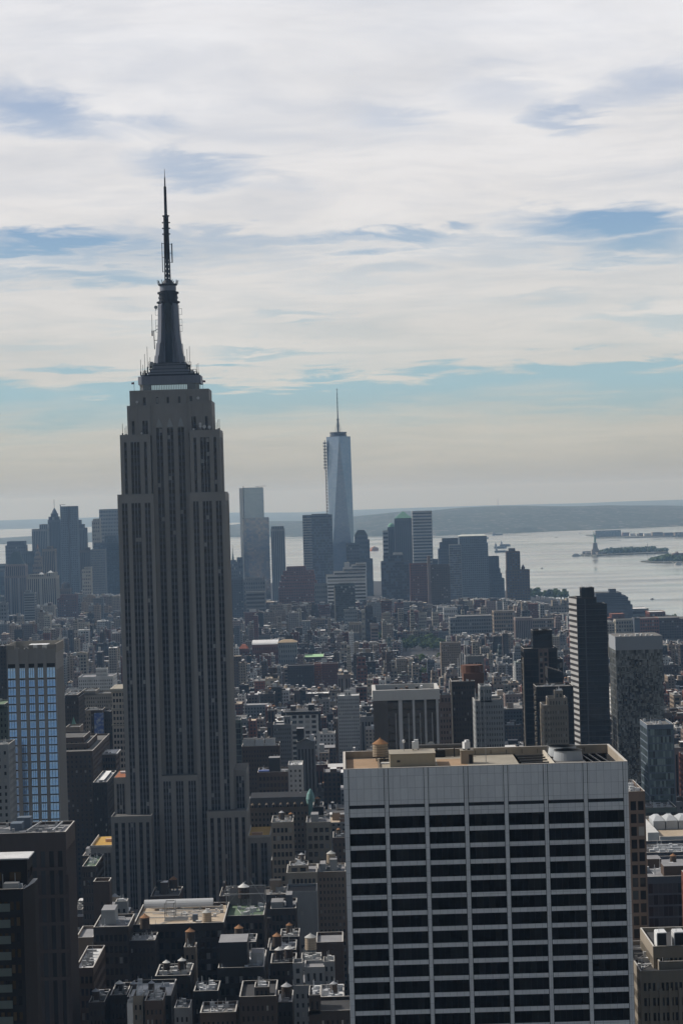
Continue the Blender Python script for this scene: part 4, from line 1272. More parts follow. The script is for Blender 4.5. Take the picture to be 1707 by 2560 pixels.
T('dark_blue_block', 'dark blue block low at the left picture edge', 'tower', [(-20, 11, 1428)], 5700, 40, 'slate', 'glass', ybot=1465, cols=6, rows=9, seed=21, glass=BLUEG)
T('grey_stone_block', 'grey stone block below the dark blue one at the left edge', 'tower', [(-25, 17, 1509)], 4600, 30, 'grey', 'skyl', ybot=1560, cols=6, rows=9, seed=22)
T('brown_stone_tower', 'brown stone tower right of the rippled tower', 'tower', [(200, 228, 1376), (212, 224, 1369)], 6150, 30, 'brown', 'pier', ybot=1420, cols=6, seed=23)

# ------------------------------------------------------------------ the middle of the skyline
r_, cx_, lc_ = T('mirror_tower', 'tall glass tower with a broad lower shaft, painted tan reflections', 'skyscraper', [(607, 671.5, 1295, 0, 44), (608.5, 657.5, 1219.5, 3, 38)], 6000, 44,
                 glassmat('mirror_glass', (.13, .20, .30), .05, .8, metal=.75, bump=.05, bscale=.02, mottle=((.46, .42, .38), (6, 6, 5), .02)), 'glass', ybot=1440, cols=[12, 9], rows=[36, 18], seed=30,  # tan reflections painted into the glass colour as mottled patches
                 glass=[glassmat('mirror_pane', (.11, .18, .29), .05, .8, metal=.75, bump=.04, bscale=.02, mottle=((.42, .38, .35), (6, 6, 5), .02))] * 3)
x0, x1, y0, y1, z0, z1 = lc_[1]
for c_ in r_.children:
    if c_.name.startswith('setback'):
        c_.data.materials[0] = glassmat('upper_mirror', (.30, .38, .45), .08, .8, metal=.75, bump=.04, bscale=.02)
        for k in (1, 2, 3):
            c_.data.materials[k] = glassmat('upper_mirror_pane', (.36, .44, .50), .06, .8, metal=.75, bump=.04, bscale=.02, mottle=((.28, .36, .44), (6, 6, 5), .02))
b = MB(); b.box(x0 - 11, x0 - 1, y0 + 4, y1, 0, z1 - .5); b.build('pale_side_shaft', [glassmat('pale_shaft', (.55, .58, .60), .2, .6, metal=.4)], r_)
b = MB(); b.box(x0 - 1, x0 + .6, y0 - .8, y0 + 3, 0, z1 + 4); b.build('hoist_rail', [DARKSTEEL], r_)
b = MB(); b.beam((x1 - 14, y0 + 9, z1), (x1 - 14, y0 + 9, z1 + 3), .8).beam((x1 - 20, y0 + 9, z1 + 2.4), (x1 + 8, y0 + 9, z1 + 3.4), .8); b.build('roof_crane', [DARKSTEEL], r_)
T('ribbed_tower', 'narrow blue grey tower with vertical ribs and a dark crown', 'tower', [(676.5, 711, 1322), (678, 709, 1316)], 5900, 34, 'ashen', 'pier', ybot=1433, cols=7, seed=31, glass=BLUEG)
r_, cx_, lc_ = T('block_glass_tower', 'bulky blue glass tower beside the tallest glass tower', 'skyscraper', [(756, 830, 1288)], 5600, 40, 'bluegrey', 'glass', ybot=1420, cols=16, rows=34, seed=32, glass=BLUEG)
x0, x1, y0, y1, z0, z1 = lc_[0]
b = MB()
for k in range(30):
    zz = 30 + (z1 - 34) * k / 30; b.box(x0 - .3, x0 + (x1 - x0) * .30, y0 - .5, y0, zz, zz + (z1 - 34) / 60)
b.build('louvre_panel', [MATS['wall_ashen']], r_)
b = MB(); b.box(x0 + 2, x1 - 2, y0 - .4, y0, z1 - 11, z1 - 6).box(x0 + 22, x1 - 8, y0 + 8, y1 - 5, z1 - 1, z1 + 2.2); b.build('crown_band', [MATS['wall_slate']], r_)


def glass_obelisk():
    D = 5900; zg = drop(D)
    cxw = at(845.5, 1091, D)[0]; H = at(845.5, 1091, D)[1] - zg; hb = 30.8; hp = 55
    root = thing('tapered_glass_tower', 'tallest glass tower with tapering facets and a tall spire', 'skyscraper', (cxw, D + 30, zg), math.radians(4))
    pan = glassmat('facet_glass', (.19, .27, .40), .06, .8, metal=.55, bump=.05, bscale=.015, mottle=((.27, .34, .45), (7, 7, 5), .012))
    B = [(-hb, -hb), (hb, -hb), (hb, hb), (-hb, hb)]; C = [(0, -hb), (hb, 0), (0, hb), (-hb, 0)]
    q = MB(); q.prism(B, 0, hp, 0); q.build('podium', [MATS['wall_bluegrey']], root)
    for k in range(4):
        j = (k + 1) % 4
        a, c, t = (*B[k], hp), (*B[j], hp), (*C[k], H); n = 34

        def tri(a, c, t, nm, sw):
            m = MB(); rows = []
            for i in range(n + 1):
                f = i / n
                l = tuple(a[e] + (t[e] - a[e]) * f for e in range(3)); r = tuple(c[e] + (t[e] - c[e]) * f for e in range(3)); rows.append((l, r))
            for i in range(n):
                (l0, r0), (l1, r1) = rows[i], rows[i + 1]
                if sw:
                    l0, r0, l1, r1 = r1, l1, r0, l0
                m.quad([l0, r0, r1, l1] if (r1 != l1 and l0 != r0) else ([l0, r0, r1] if l0 != r0 else [l0, r1, l1]), 0)
            m.build(nm, [pan], root, weld=True)
        tri(a, c, t, 'facet', False)
        # the facet standing on its point: base corner up to a top edge
        p = (*B[j], hp); u, v = (*C[k], H), (*C[j], H)
        m = MB()
        for i in range(n):
            f0, f1 = i / n, (i + 1) / n
            g = lambda w_, f: tuple(p[e] + (w_[e] - p[e]) * f for e in range(3))
            if i == 0:
                m.quad([p, g(v, f1), g(u, f1)], 0)
            else:
                m.quad([g(u, f0), g(v, f0), g(v, f1), g(u, f1)], 0)
        m.build('facet', [pan], root, weld=True)
    q = MB(); q.prism(C, H - 1, H - .2, 0); q.build('roof', [MATS['roof_gravel']], root)
    q = MB()
    for z0, z1, r in ((H - .5, H + 4, 21.5), (H + 5, H + 7, 21.5), (H + 8, H + 11.5, 21.5)):
        q.frustum(0, 0, z0, r, z1, r, 24)
    q.frustum(0, 0, H, 17, H + 11, 17, 18); q.build('crown_ring', [MATS['wall_slate']], root)
    q = MB(); q.lathe(0, 0, [(H + 10, 2.6), (H + 40, 1.6), (H + 60, 1.3), (H + 100, .9), (H + 124, .35)], 8)
    for k in range(8):
        q.frustum(0, 0, H + 42 + k * 11, 2.2 if k else 3.6, H + 43.2 + k * 11 + (2 if k == 0 else 0), 2.2 if k else 3.6, 8)
    q.build('spire', [DARKSTEEL], root)
    for k in range(6):
        a = k * math.pi / 3
        q = MB(); q.beam((10.5 * math.cos(a), 10.5 * math.sin(a), H + 11), (1.5 * math.cos(a), 1.5 * math.sin(a), H + 42), .5); q.build('stay', [DARKSTEEL], root)
    q = MB()
    for k in range(40):
        f = k / 40; z = 90 + (H - 100) * f
        w_ = 8 if z > H * .80 else 3.2
        x = -hb - 1
        q.box(x - w_, x, -9, -2, z, z + (H - 100) / 40 * .55)
    q.box(-hb - 5.5, -hb - 3.8, -8, -3, 80, H - 8); q.build('builders_hoist', [wallmat('hoist_frame', (.42, .40, .37))], root)
    HAND.append((808, 888, 968, 1430, D, D + 62, cxw - 32, cxw + 32))


glass_obelisk()
r_, cx_, lc_ = T('domed_tower', 'stone tower with a dark faceted dome right of the tallest glass tower', 'tower', [(886, 931.5, 1398), (886, 923.5, 1350), (886, 919, 1339)], 6100, 45, 'slate', 'skyl', ybot=1480, cols=[9, 8, 7], rows=[18, 4, 1], seed=33, glass=BLUEG)
x0, x1, y0, y1, z0, z1 = lc_[-1]
b = MB(); b.prism([(x0, y0), (x1, y0), (x1, y1), (x0, y1)], z1 - .5, z1 + 14, 0, poly1=[(x0 + 8, y0 + 8), (x1 - 8, y0 + 8), (x1 - 8, y1 - 8), (x0 + 8, y1 - 8)]); b.build('dome', [wallmat('dark_copper', (.06, .075, .08))], r_)
T('dark_square_block', 'dark square block under the faceted dome tower', 'tower', [(865, 898, 1358)], 5750, 35, 'slate', 'skyl', ybot=1420, cols=7, rows=18, seed=34)
r_, cx_, lc_ = T('white_terraced_block', 'white banded building whose terraces step up to the right', 'building', [(815, 916, 1438), (833, 916, 1430), (857, 916, 1420), (878, 916, 1413), (889, 915, 1408.5)], 4900, 45, 'white', 'band', ybot=1490, cols=1, rows=[13, 1, 1, 1, 1], seed=35)
x0, x1, y0, y1, z0, z1 = lc_[2]
b = MB(); b.box(x0 + 3, x0 + 14, y0 + 2, y0 + 14, z1 - 4, z1 + 11); b.build('stair_tower', [MATS['wall_white']], r_)
T('stepped_brick_mass', 'massive dark red brick building stepping up to a flat crown', 'building', [(696, 795, 1470), (699, 792, 1455), (703, 787, 1439), (708, 784, 1428), (716, 764, 1417)], 4950, 70, wallmat('wall_oxblood', (.17, .075, .06)), 'skyl', ybot=1510, cols=[16, 15, 14, 12, 8], rows=[12, 2, 2, 2, 2], inset=5, seed=36)
T('green_glass_slab', 'dark green glass slab with a pale end wall', 'tower', [(835.5, 887, 1463), (845, 886, 1459)], 4300, 26, 'greenish', 'glass', ybot=1556, cols=10, rows=24, seed=37)
b = MB(); x, z = at(835.5, 1470, 4300); b.box(-.0 - 20.3, -17.6, -13.4, 0, 0, z + 1)
b.build('pale_end_wall', [MATS['wall_cream']], bpy.data.objects['green_glass_slab'])
T('pale_blue_block', 'pale blue grey block right of the dark green slab', 'building', [(860, 893, 1525), (872, 884, 1519)], 4200, 28, 'ashen', 'skyl', ybot=1562, cols=7, rows=8, seed=38)
T('lattice_windows_block', 'grey block with rows of large windows left of the brick mass', 'building', [(608, 663, 1452), (612, 656, 1445)], 5300, 40, 'grey', 'skyl', ybot=1510, cols=9, rows=8, seed=39)
T('grey_band_block', 'banded grey block below the mirror tower', 'building', [(614, 663, 1480)], 4700, 40, 'grey', 'band', ybot=1530, cols=1, rows=9, seed=40)
T('navy_corner_tower', 'dark navy tower beside the right edge of the stone skyscraper', 'tower', [(566, 608, 1448)], 4800, 30, 'slate', 'skyl', ybot=1550, cols=7, rows=20, seed=41)
r_, cx_, lc_ = T('old_spire_building', 'dark old tower with a thin spire beside the stone skyscraper', 'tower', [(566, 594, 1406), (569, 590, 1401)], 5700, 30, 'slate', 'skyl', ybot=1450, cols=6, rows=12, seed=42)
x0, x1, y0, y1, z0, z1 = lc_[-1]
b = MB(); xm = x0 + (x1 - x0) * .62; b.frustum(xm, 0, z1 - 1, 3.0, z1 + 16, 1.2, 8).frustum(xm, 0, z1 + 16, 1.0, z1 + 38, .2, 6); b.build('spire', [MATS['wall_greenish']], r_)
T('stub_block', 'small dark block with a sloped top left of the mirror tower', 'building', [(592, 606, 1394)], 5800, 30, 'slate', 'skyl', ybot=1440, cols=3, rows=8, seed=43)
T('grey_wall_block', 'plain grey block below the terraced white building', 'building', [(786, 818, 1460)], 4800, 30, 'grey', 'skyl', ybot=1500, cols=6, rows=8, seed=44)

# right of the domed tower
r_, cx_, lc_ = T('green_pyramid_tower', 'stone tower under a green pyramid roof', 'skyscraper', [(985.5, 1030, 1296)], 6100, 42, 'slate', 'pier', ybot=1410, cols=9, seed=50, glass=BLUEG)
x0, x1, y0, y1, z0, z1 = lc_[0]; za = at(1010, 1278.5, 6120)[1] - drop(6100)
GREEN = wallmat('green_copper', (.17, .33, .26), var=.15)
b = MB(); b.prism([(x0 + .5, y0), (x1, y0), (x1, y1), (x0 + .5, y1)], z1 - .5, za, 0, poly1=[((x0 + x1) / 2 - 2, -1), ((x0 + x1) / 2 + 2, -1), ((x0 + x1) / 2 + 2, 1), ((x0 + x1) / 2 - 2, 1)]); b.build('pyramid_roof', [GREEN], r_)
r_, cx_, lc_ = T('small_dome_tower', 'slim tower with a pale green dome left of the green pyramid tower', 'tower', [(968.5, 986, 1318)], 6150, 30, 'slate', 'pier', ybot=1395, cols=4, seed=51)
x0, x1, y0, y1, z0, z1 = lc_[0]
b = MB(); b.lathe(1, 0, [(z1 - 1, 9), (z1 + 5, 8.2), (z1 + 9, 5), (z1 + 11, 1)], 14); b.build('dome', [GREEN], r_)
T('pale_striped_annex', 'pale striped block left of the small domed tower', 'tower', [(956.5, 970, 1327)], 6050, 35, 'ashen', 'band', ybot=1400, cols=1, rows=16, seed=52)
T('ladder_tower', 'tall tower striped white and dark like a ladder', 'skyscraper', [(1029.5, 1079, 1278)], 5950, 40, 'white', 'band', ybot=1410, cols=1, rows=27, seed=53, glass=BLUEG)
T('dark_curtain_tower', 'dark blue glass block with a white box on its roof', 'tower', [(952, 1021, 1404), (958, 1008, 1388)], 5000, 40, 'slate', 'glass', ybot=1480, cols=[12, 9], rows=[20, 2], seed=54, bulk=((.5, .95, .1, .5, 4.5, 'white'),), glass=BLUEG)
T('brick_pair_tower', 'red brown apartment tower with a pale left edge', 'tower', [(1024, 1069, 1409)], 4950, 28, 'red', 'skyl', ybot=1500, cols=8, rows=22, seed=55)
T('brick_twin_tower', 'taller brown twin beside the red brown apartment tower', 'tower', [(1072, 1124, 1416), (1076, 1122, 1412)], 4800, 28, 'brown', 'skyl', ybot=1515, cols=9, rows=24, seed=56)
b = MB(); b.box(-24.5, -18.5, -15, 0, 0, 134); b.build('pale_end_wall', [MATS['wall_pink']], bpy.data.objects['brick_twin_tower'])
r_, cx_, lc_ = T('flat_crown_tower', 'huge stone office block with a light roof edge near the water', 'skyscraper', [(1147, 1219, 1359), (1147, 1216, 1341)], 5500, 50, 'bluegrey', 'skyl', ybot=1480, cols=14, rows=[26, 4], seed=57, glass=BLUEG)
x0, x1, y0, y1, z0, z1 = lc_[-1]
b = MB(); b.prism([(x0 - 2, y0 - 2), (x1 + 2, y0 - 2), (x1 + 2, y1), (x0 - 2, y1)], z1 + .1, z1 + 3.5, 0, poly1=[(x0 + 8, y0 + 14), (x1 - 6, y0 + 14), (x1 - 6, y1 - 6), (x0 + 8, y1 - 6)]); b.build('crown_roof', [wallmat('crown_pale', (.50, .53, .50))], r_)
T('stepped_dark_tower', 'dark tower with stepped corners left of the huge office block', 'tower', [(1095, 1150, 1372), (1099, 1149, 1356), (1105, 1149, 1346)], 5650, 40, 'slate', 'skyl', ybot=1420, cols=10, rows=[18, 3, 2], seed=58, glass=BLUEG)
T('pale_blue_slab', 'pale blue front block below the stepped dark tower', 'tower', [(1122, 1151, 1361)], 5450, 16, 'ashen', 'glass', ybot=1470, cols=6, rows=26, seed=59, glass=BLUEG)
T('stair_step_block', 'dark block stepping down right of the huge office block', 'tower', [(1218, 1260, 1447), (1218, 1254, 1434), (1218, 1250, 1422), (1218, 1246.5, 1391)], 5600, 40, 'slate', 'skyl', ybot=1480, cols=[9, 8, 7, 6], rows=[8, 2, 2, 6], seed=60, glass=BLUEG)
T('gap_block', 'small dark block in the gap right of the ladder tower', 'tower', [(1080, 1096, 1398)], 5700, 25, 'slate', 'skyl', ybot=1415, cols=3, rows=10, seed=61)
T('riverside_tower', 'dark riverside tower with roof boxes and a lower shoulder', 'tower', [(1265, 1323, 1425, 0, 30), (1265, 1299, 1379, 0, 30), (1271, 1287, 1371, 4, 16)], 5200, 30, 'brown', 'skyl', ybot=1488, cols=[9, 5, 3], rows=[14, 8, 1], seed=62, glass=BLUEG)
r_ = bpy.data.objects['riverside_tower']
b = MB(); z = at(1309, 1424, 5200)[1] - drop(5200); b.frustum(13, 4, z - 1, 4.2, z + 6, 4.2, 10).frustum(13, 4, z + 6, 3.0, z + 11, .6, 10); b.build('tank_house', [MATS['wall_red']], r_)

# near the river on the right
T('stepped_glass_office', 'dark blue office building stepping down towards the river', 'building', [(1488, 1580, 1514), (1488, 1575, 1505), (1488, 1569, 1494), (1488, 1563, 1490), (1488, 1552, 1482.5)], 4500, 50, 'slate', 'band', ybot=1550, cols=1, rows=[3, 2, 2, 1, 2], seed=63, glass=BLUEG, bulk=((.55, .82, .2, .6, 6.5, 'slate'),))
T('grid_window_block', 'cream factory block with a regular grid of large windows', 'building', [(1537.5, 1584, 1549)], 3900, 30, 'cream', 'loft', ybot=1600, cols=7, rows=6, seed=64)
T('dark_annex', 'dark blank annex right of the cream grid windowed block', 'building', [(1584, 1598, 1545)], 3880, 30, 'slate', 'blank', ybot=1595, seed=65)
T('red_warehouse', 'broad red brick warehouse near the river', 'building', [(1598, 1646, 1546)], 3950, 45, wallmat('wall_brick', (.30, .11, .075)), 'loft', ybot=1600, cols=8, rows=6, seed=66)
T('brown_warehouse', 'dark brown warehouse at the right picture edge', 'building', [(1646, 1720, 1548), (1646, 1697, 1545)], 4000, 60, 'brown', 'loft', ybot=1610, cols=12, rows=7, seed=67)
T('pier_shed', 'long low shed with a bright roof on the river bank', 'building', [(1622, 1662, 1530)], 4400, 60, 'red', 'loft', 'silver', ybot=1546, cols=6, rows=2, seed=68)
T('pale_pier_shed', 'white roofed shed behind the stepped dark office', 'building', [(1578, 1620, 1522)], 4550, 70, 'ashen', 'band', 'silver', ybot=1540, cols=1, rows=2, seed=69)
T('tile_roof_block', 'long block with orange roofs behind the black glass tower', 'building', [(1515, 1562, 1545), (1528, 1560, 1535)], 4100, 40, 'red', 'skyl', 'rust', ybot=1555, cols=8, rows=3, seed=70)
T('crenellated_block', 'tan building with a ragged stepped top left of the black glass tower', 'building', [(1374, 1430, 1515), (1380, 1395, 1502), (1403, 1412, 1500), (1415, 1428, 1497)], 4700, 30, 'buff', 'skyl', ybot=1535, cols=[8, 3, 2, 2], rows=[4, 2, 2, 2], seed=71)
T('long_grey_warehouse', 'long grey warehouse with regular windows', 'building', [(1124, 1232, 1545), (1140, 1228, 1541)], 4100, 60, 'grey', 'loft', ybot=1590, cols=18, rows=6, seed=72)
T('tan_loft_block', 'tan loft block with pale cornice right of the long grey warehouse', 'building', [(1233, 1286, 1528)], 4000, 40, 'tan', 'loft', ybot=1583, cols=9, rows=8, seed=73)
T('tan_pier_block', 'tan block with tall piers left of the dark stepped tower', 'building', [(1287, 1330, 1545)], 3800, 40, 'pink', 'pier', ybot=1600, cols=9, seed=74)
T('long_beige_block', 'long beige block with small roof huts behind the dark stepped tower', 'building', [(1329, 1384, 1548)], 3900, 35, 'tan', 'loft', ybot=1585, cols=10, rows=7, seed=75)
T('white_punched_block', 'white apartment slab with black punched windows and a slanted side', 'building', [(1108, 1142, 1520)], 4350, 20, 'white', 'skyl', 'silver', ybot=1548, cols=7, rows=5, seed=76)
T('cream_slab', 'cream apartment slab with three columns of windows', 'building', [(1045, 1066, 1533)], 4250, 25, 'cream', 'skyl', ybot=1575, cols=4, rows=7, seed=77)
T('cream_slab_narrow', 'narrow cream slab right of the wider cream slab', 'building', [(1080, 1096, 1531)], 4300, 20, 'cream', 'skyl', ybot=1572, cols=3, rows=7, seed=78)
T('arcaded_block', 'tan school with tall arched windows below the pale blue block', 'building', [(872, 903, 1557)], 4050, 25, 'buff', 'pier', ybot=1580, cols=7, seed=79)
T('campanile', 'thin sunlit church tower beside the arcaded tan school', 'tower', [(903.5, 911.5, 1526)], 4030, 8, 'cream', 'skyl', ybot=1590, cols=2, rows=7, seed=80)
T('dark_loft_block', 'tall dark loft right of the thin church tower', 'building', [(912, 931, 1516)], 4070, 25, 'umber', 'loft', ybot=1585, cols=4, rows=10, seed=81)
T('pointed_pink_block', 'pink stone block with a pointed gable below the dark lofts', 'building', [(926, 945, 1560)], 3900, 25, 'pink', 'band', ybot=1600, cols=1, rows=8, seed=82)
T('garden_wall_block', 'brown apartment block with a pale left edge above the park trees', 'building', [(1101, 1151, 1607)], 3000, 25, 'tan', 'apt', ybot=1670, cols=10, rows=12, seed=83)

# ------------------------------------------------------------------ nearer towers on the right, behind the white slab
r_, cx_, lc_ = T('black_glass_tower', 'tall black glass tower with a striped bright flank and a penthouse', 'skyscraper', [(1441, 1516, 1512, 0, 26), (1441, 1490, 1494, 0, 26), (1452, 1484, 1469, 2, 12)], 1660, 30, 'dark', 'glass', ybot=1862, cols=[8, 5, 3], rows=[40, 2, 2], seed=90, glass=[G_DARK, G_DARK, glassmat('pane_sooty', (.03, .032, .036), .1, .4)])
x0, x1, y0, y1, z0, z1 = lc_[0]
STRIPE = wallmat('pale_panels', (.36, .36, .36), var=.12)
b = MB()
for k in range(44):
    zz = z1 + 4 - (k + 1) * 3.95; b.box(x0 - .25, x1 + .1, y0 - .22, y0, zz, zz + .42)
b.build('floor_band_row', [wallmat('thin_bands', (.10, .10, .105))], r_)
b = MB(); rg = random.Random(1)
xl = at(1424, 1497, 1690)[0] - cx_
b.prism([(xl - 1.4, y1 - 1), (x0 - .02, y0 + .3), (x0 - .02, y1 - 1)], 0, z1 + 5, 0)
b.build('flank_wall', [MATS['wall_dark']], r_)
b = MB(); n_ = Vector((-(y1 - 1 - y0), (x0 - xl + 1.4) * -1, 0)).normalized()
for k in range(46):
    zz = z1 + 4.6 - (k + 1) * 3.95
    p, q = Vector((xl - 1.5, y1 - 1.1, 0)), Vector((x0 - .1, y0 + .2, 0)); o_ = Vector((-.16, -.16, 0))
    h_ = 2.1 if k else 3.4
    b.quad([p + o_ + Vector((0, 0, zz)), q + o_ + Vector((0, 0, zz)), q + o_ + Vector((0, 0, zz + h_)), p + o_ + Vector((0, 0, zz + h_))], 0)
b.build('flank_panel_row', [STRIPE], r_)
b = MB(); b.box(x0 + 5.4, x0 + 6.2, y0 - .45, y0, 0, z1 + 4); b.build('front_rib', [wallmat('thin_bands', (0, 0, 0))], r_)
r_, cx_, lc_ = T('dark_stepped_tower', 'dark glass apartment tower with a pale gridded strip and a blank top', 'skyscraper', [(1308, 1392, 1622, 0, 26), (1308, 1392, 1622), (1330, 1379, 1576, 4, 14)][0::2], 1500, 28, 'dark', 'glass', ybot=1860, cols=[12, 1], rows=[30, 1], seed=91, glass=[G_DARK, G_DARK, MATS['pane_sooty']])
x0, x1, y0, y1, z0, z1 = lc_[0]
b = MB(); b.facade((x0 + (x1 - x0) * .43, y0 - .5), (x0 + (x1 - x0) * .73, y0 - .5), z1 - 27, z1 - .3, win_cols((x1 - x0) * .30, 2.6, .62, n=2, edge=.3), win_rows(z1 - 27, z1 - .3, 3.2, .66), .4, random.Random(3))
b.build('gridded_strip', [MATS['wall_pink']] + GLASS, r_)
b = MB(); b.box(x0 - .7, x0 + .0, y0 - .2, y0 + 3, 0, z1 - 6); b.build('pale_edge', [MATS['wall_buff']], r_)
r_, cx_, lc_ = T('dark_shoulder_tower', 'dark glass shoulder tower between the stepped tower and the black tower', 'tower', [(1368, 1406, 1648, 0, 20)], 1530, 20, 'dark', 'glass', ybot=1720, cols=5, rows=30, seed=92)
r_, cx_, lc_ = T('slant_roof_block', 'black block with a slanting roof in front of the dark stepped tower', 'tower', [(1368, 1406, 1682)], 1440, 18, 'dark', 'band', ybot=1720, cols=1, rows=28, seed=93)
x0, x1, y0, y1, z0, z1 = lc_[0]
b = MB(); b.quad([(x0, y0, z1), (x1, y0, z1), (x1, y0, z1 + .1), (x0, y0, z1 + 3.2)]); b.quad([(x0, y1, z1 + 3.2), (x1, y1, z1 + .1), (x1, y1, z1), (x0, y1, z1)]); b.quad([(x0, y0, z1 + 3.2), (x1, y0, z1 + .1), (x1, y1, z1 + .1), (x0, y1, z1 + 3.2)]); b.quad([(x0, y1, z1), (x0, y0, z1), (x0, y0, z1 + 3.2), (x0, y1, z1 + 3.2)])
b.build('slanted_roof', [MATS['wall_dark']], r_)
T('dark_wide_block', 'wide dark block with a bright left edge below the slanting roof', 'tower', [(1339, 1432, 1717)], 1400, 22, 'dark', 'glass', ybot=1862, cols=14, rows=30, seed=94, glass=[G_DARK, G_DARK, MATS['pane_sooty']])
b = MB(); z_ = at(1339, 1722, 1400)[1]
for k in range(34):
    b.box(-12.2, -11.3, -11.5, -9, z_ - 3.1 * (k + 1), z_ - 3.1 * (k + 1) + 1.9)
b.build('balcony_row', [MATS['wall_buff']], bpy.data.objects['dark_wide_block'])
r_, cx_, lc_ = T('pale_brick_tower', 'pale brick tower with a roof tank house and sunlit corner balconies', 'tower', [(1357, 1419, 1764, 0, 22), (1370, 1417, 1746, 2, 16), (1386, 1406, 1727, 5, 7)], 1250, 24, 'buff', 'apt', ybot=1868, cols=[9, 6, 2], rows=[22, 2, 1], seed=95)
x0, x1, y0, y1, z0, z1 = lc_[0]
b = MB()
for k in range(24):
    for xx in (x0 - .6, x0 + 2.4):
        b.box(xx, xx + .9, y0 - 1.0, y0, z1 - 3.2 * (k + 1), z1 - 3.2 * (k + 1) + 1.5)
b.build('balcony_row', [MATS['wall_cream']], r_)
r_, cx_, lc_ = T('mottled_glass_tower', 'mirror glass tower mottled with painted reflections, with a plain grey top band', 'skyscraper', [(1538, 1655, 1625)], 1420, 34,
                 glassmat('mottled_wall', (.02, .024, .025), .12, .6, mottle=((.28, .29, .28), (1.1, 1.1, 2.2), .06, 1.1)), 'glass', ybot=2000, cols=13, rows=40, seed=96,
                 glass=[glassmat('mottled_glass', (.010, .012, .015), .05, .9, metal=.15, bump=.25, bscale=.25, mottle=((.30, .32, .31), (.9, .9, 1.8), .06, 1.0))] * 3)  # mottling paints broken reflections into the wall and glass colour
x0, x1, y0, y1, z0, z1 = lc_[0]; zt = at(1538, 1592, 1420)[1] - drop(1420)
b = MB(); b.box(x0 - .15, x1 + .15, y0 - .15, y1 + .1, z1 - .3, zt, 0, 1)
rg = random.Random(4)
b.build('top_band', [wallmat('band_panel', (.30, .32, .345), var=.08), MATS['roof_gravel']], r_)
for k in range(7):
    b = MB(); xx = x0 + 3 + (x1 - x0 - 6) * k / 7; h = rg.uniform(.4, 1.3); b.box(xx, xx + rg.uniform(.8, 2.4), y0 + 3, y0 + 6, zt, zt + h); b.build('roof_unit', [ZINC], r_)
T('teal_glass_tower', 'teal glass tower in front of the mottled mirror tower', 'tower', [(1616, 1683, 1812)], 1240, 30, 'bluegrey', 'glass', ybot=2020, cols=12, rows=26, seed=97,
  glass=[glassmat('teal_glass', (.17, .225, .235), .10, .7, bump=.05, bscale=.2, mottle=((.05, .07, .075), (2.2, 2.2, 3.6), .06)), glassmat('teal_glass_b', (.26, .33, .32), .15, .6), G_MID])
T('pale_podium', 'pale green podium below the teal glass tower', 'building', [(1611, 1690, 2020), (1613, 1661, 2034)][:1], 1210, 30, 'greenish', 'glass', ybot=2066, cols=12, rows=9, seed=98, glass=[G_MID, glassmat('podium_pane', (.22, .26, .25), .3), G_MID])
r_, cx_, lc_ = T('columned_tower', 'dark office tower with white columns and a heavy white roof band', 'tower', [(934, 1096, 1746)], 1180, 34, 'dark', 'glass', ybot=1868, cols=22, rows=26, seed=99, glass=[G_DARK, G_DARK, MATS['pane_sooty']])
x0, x1, y0, y1, z0, z1 = lc_[0]
xk = at(975, 1746, 1180)[0] - cx_; xr = x1
WHT = wallmat('column_white', (.50, .50, .50), var=.1); WAL = wallmat('ribbed_concrete', (.17, .155, .145), var=.15)
b = MB(); b.box(x0 - .3, xk - 1.5, y0 - .6, y0, 0, z1 - 1)
for k in range(14):
    xx = x0 + .3 + k * .5; b.box(xx, xx + .16, y0 - .75, y0 - .6, 0, z1 - 3)
b.build('ribbed_wall', [WAL], r_)
for px, w_ in ((1000, 1.9), (1033, 1.1), (1062.5, 1.1), (1092, 1.2)):
    xx = at(px, 1760, 1180)[0] - cx_; b = MB(); b.box(xx - w_ / 2, xx + w_ / 2, y0 - 1.3, y0, 0, z1 - .4); b.build('column', [WHT], r_)
for px in (988, 1020, 1049, 1079):
    xx = at(px, 1760, 1180)[0] - cx_; b = MB(); b.box(xx - .16, xx + .16, y0 - .8, y0, 0, z1 - 8); b.build('fin', [WHT], r_)
zb = at(1000, 1724, 1180)[1] - drop(1180)
b = MB()
for a_, c_, d_, e_ in ((x0 - .6, x1 + .5, y0 - 1.6, y0 + .6), (x0 - .6, x0 + 1.2, y0 + .6, y1), (x1 - 1, x1 + .5, y0 + .6, y1), (x0 - .6, x1 + .5, y1, y1 + 1)):
    b.box(a_, c_, d_, e_, z1 - 1.2, zb, 0)
b.build('roof_band', [wallmat('band_white', (.55, .54, .52), var=.12)], r_)
rg = random.Random(8)
for k in range(9):
    b = MB(); xx = x0 + 9 + k * 2.6; b.box(xx, xx + rg.uniform(1, 2.0), y1 - 8 - rg.random() * 8, y1 - 5, z1 - 1, z1 + rg.uniform(1.5, 3.8)); b.build('roof_unit', [rg.choice([ZINC, MATS['wall_brown'], BLACKPAINT])], r_)
T('pinkish_block', 'pinkish grey block with a lower roof right of the columned tower', 'building', [(1097, 1128, 1757), (1100, 1127, 1738, 3, 12)], 1260, 26, 'pink', 'apt', ybot=1862, cols=[4, 3], rows=[14, 1], seed=100)
r_, cx_, lc_ = T('brown_tank_tower', 'brown brick tower carrying a round brown tank house', 'tower', [(1128, 1186, 1704)], 1380, 26, 'umber', 'apt', ybot=1862, cols=8, rows=24, seed=101)
x0, x1, y0, y1, z0, z1 = lc_[0]
b = MB(); b.box(x0 - .25, x0 + .1, y0 - .2, y0 + 1, 0, z1); b.build('bright_edge', [MATS['wall_cream']], r_)
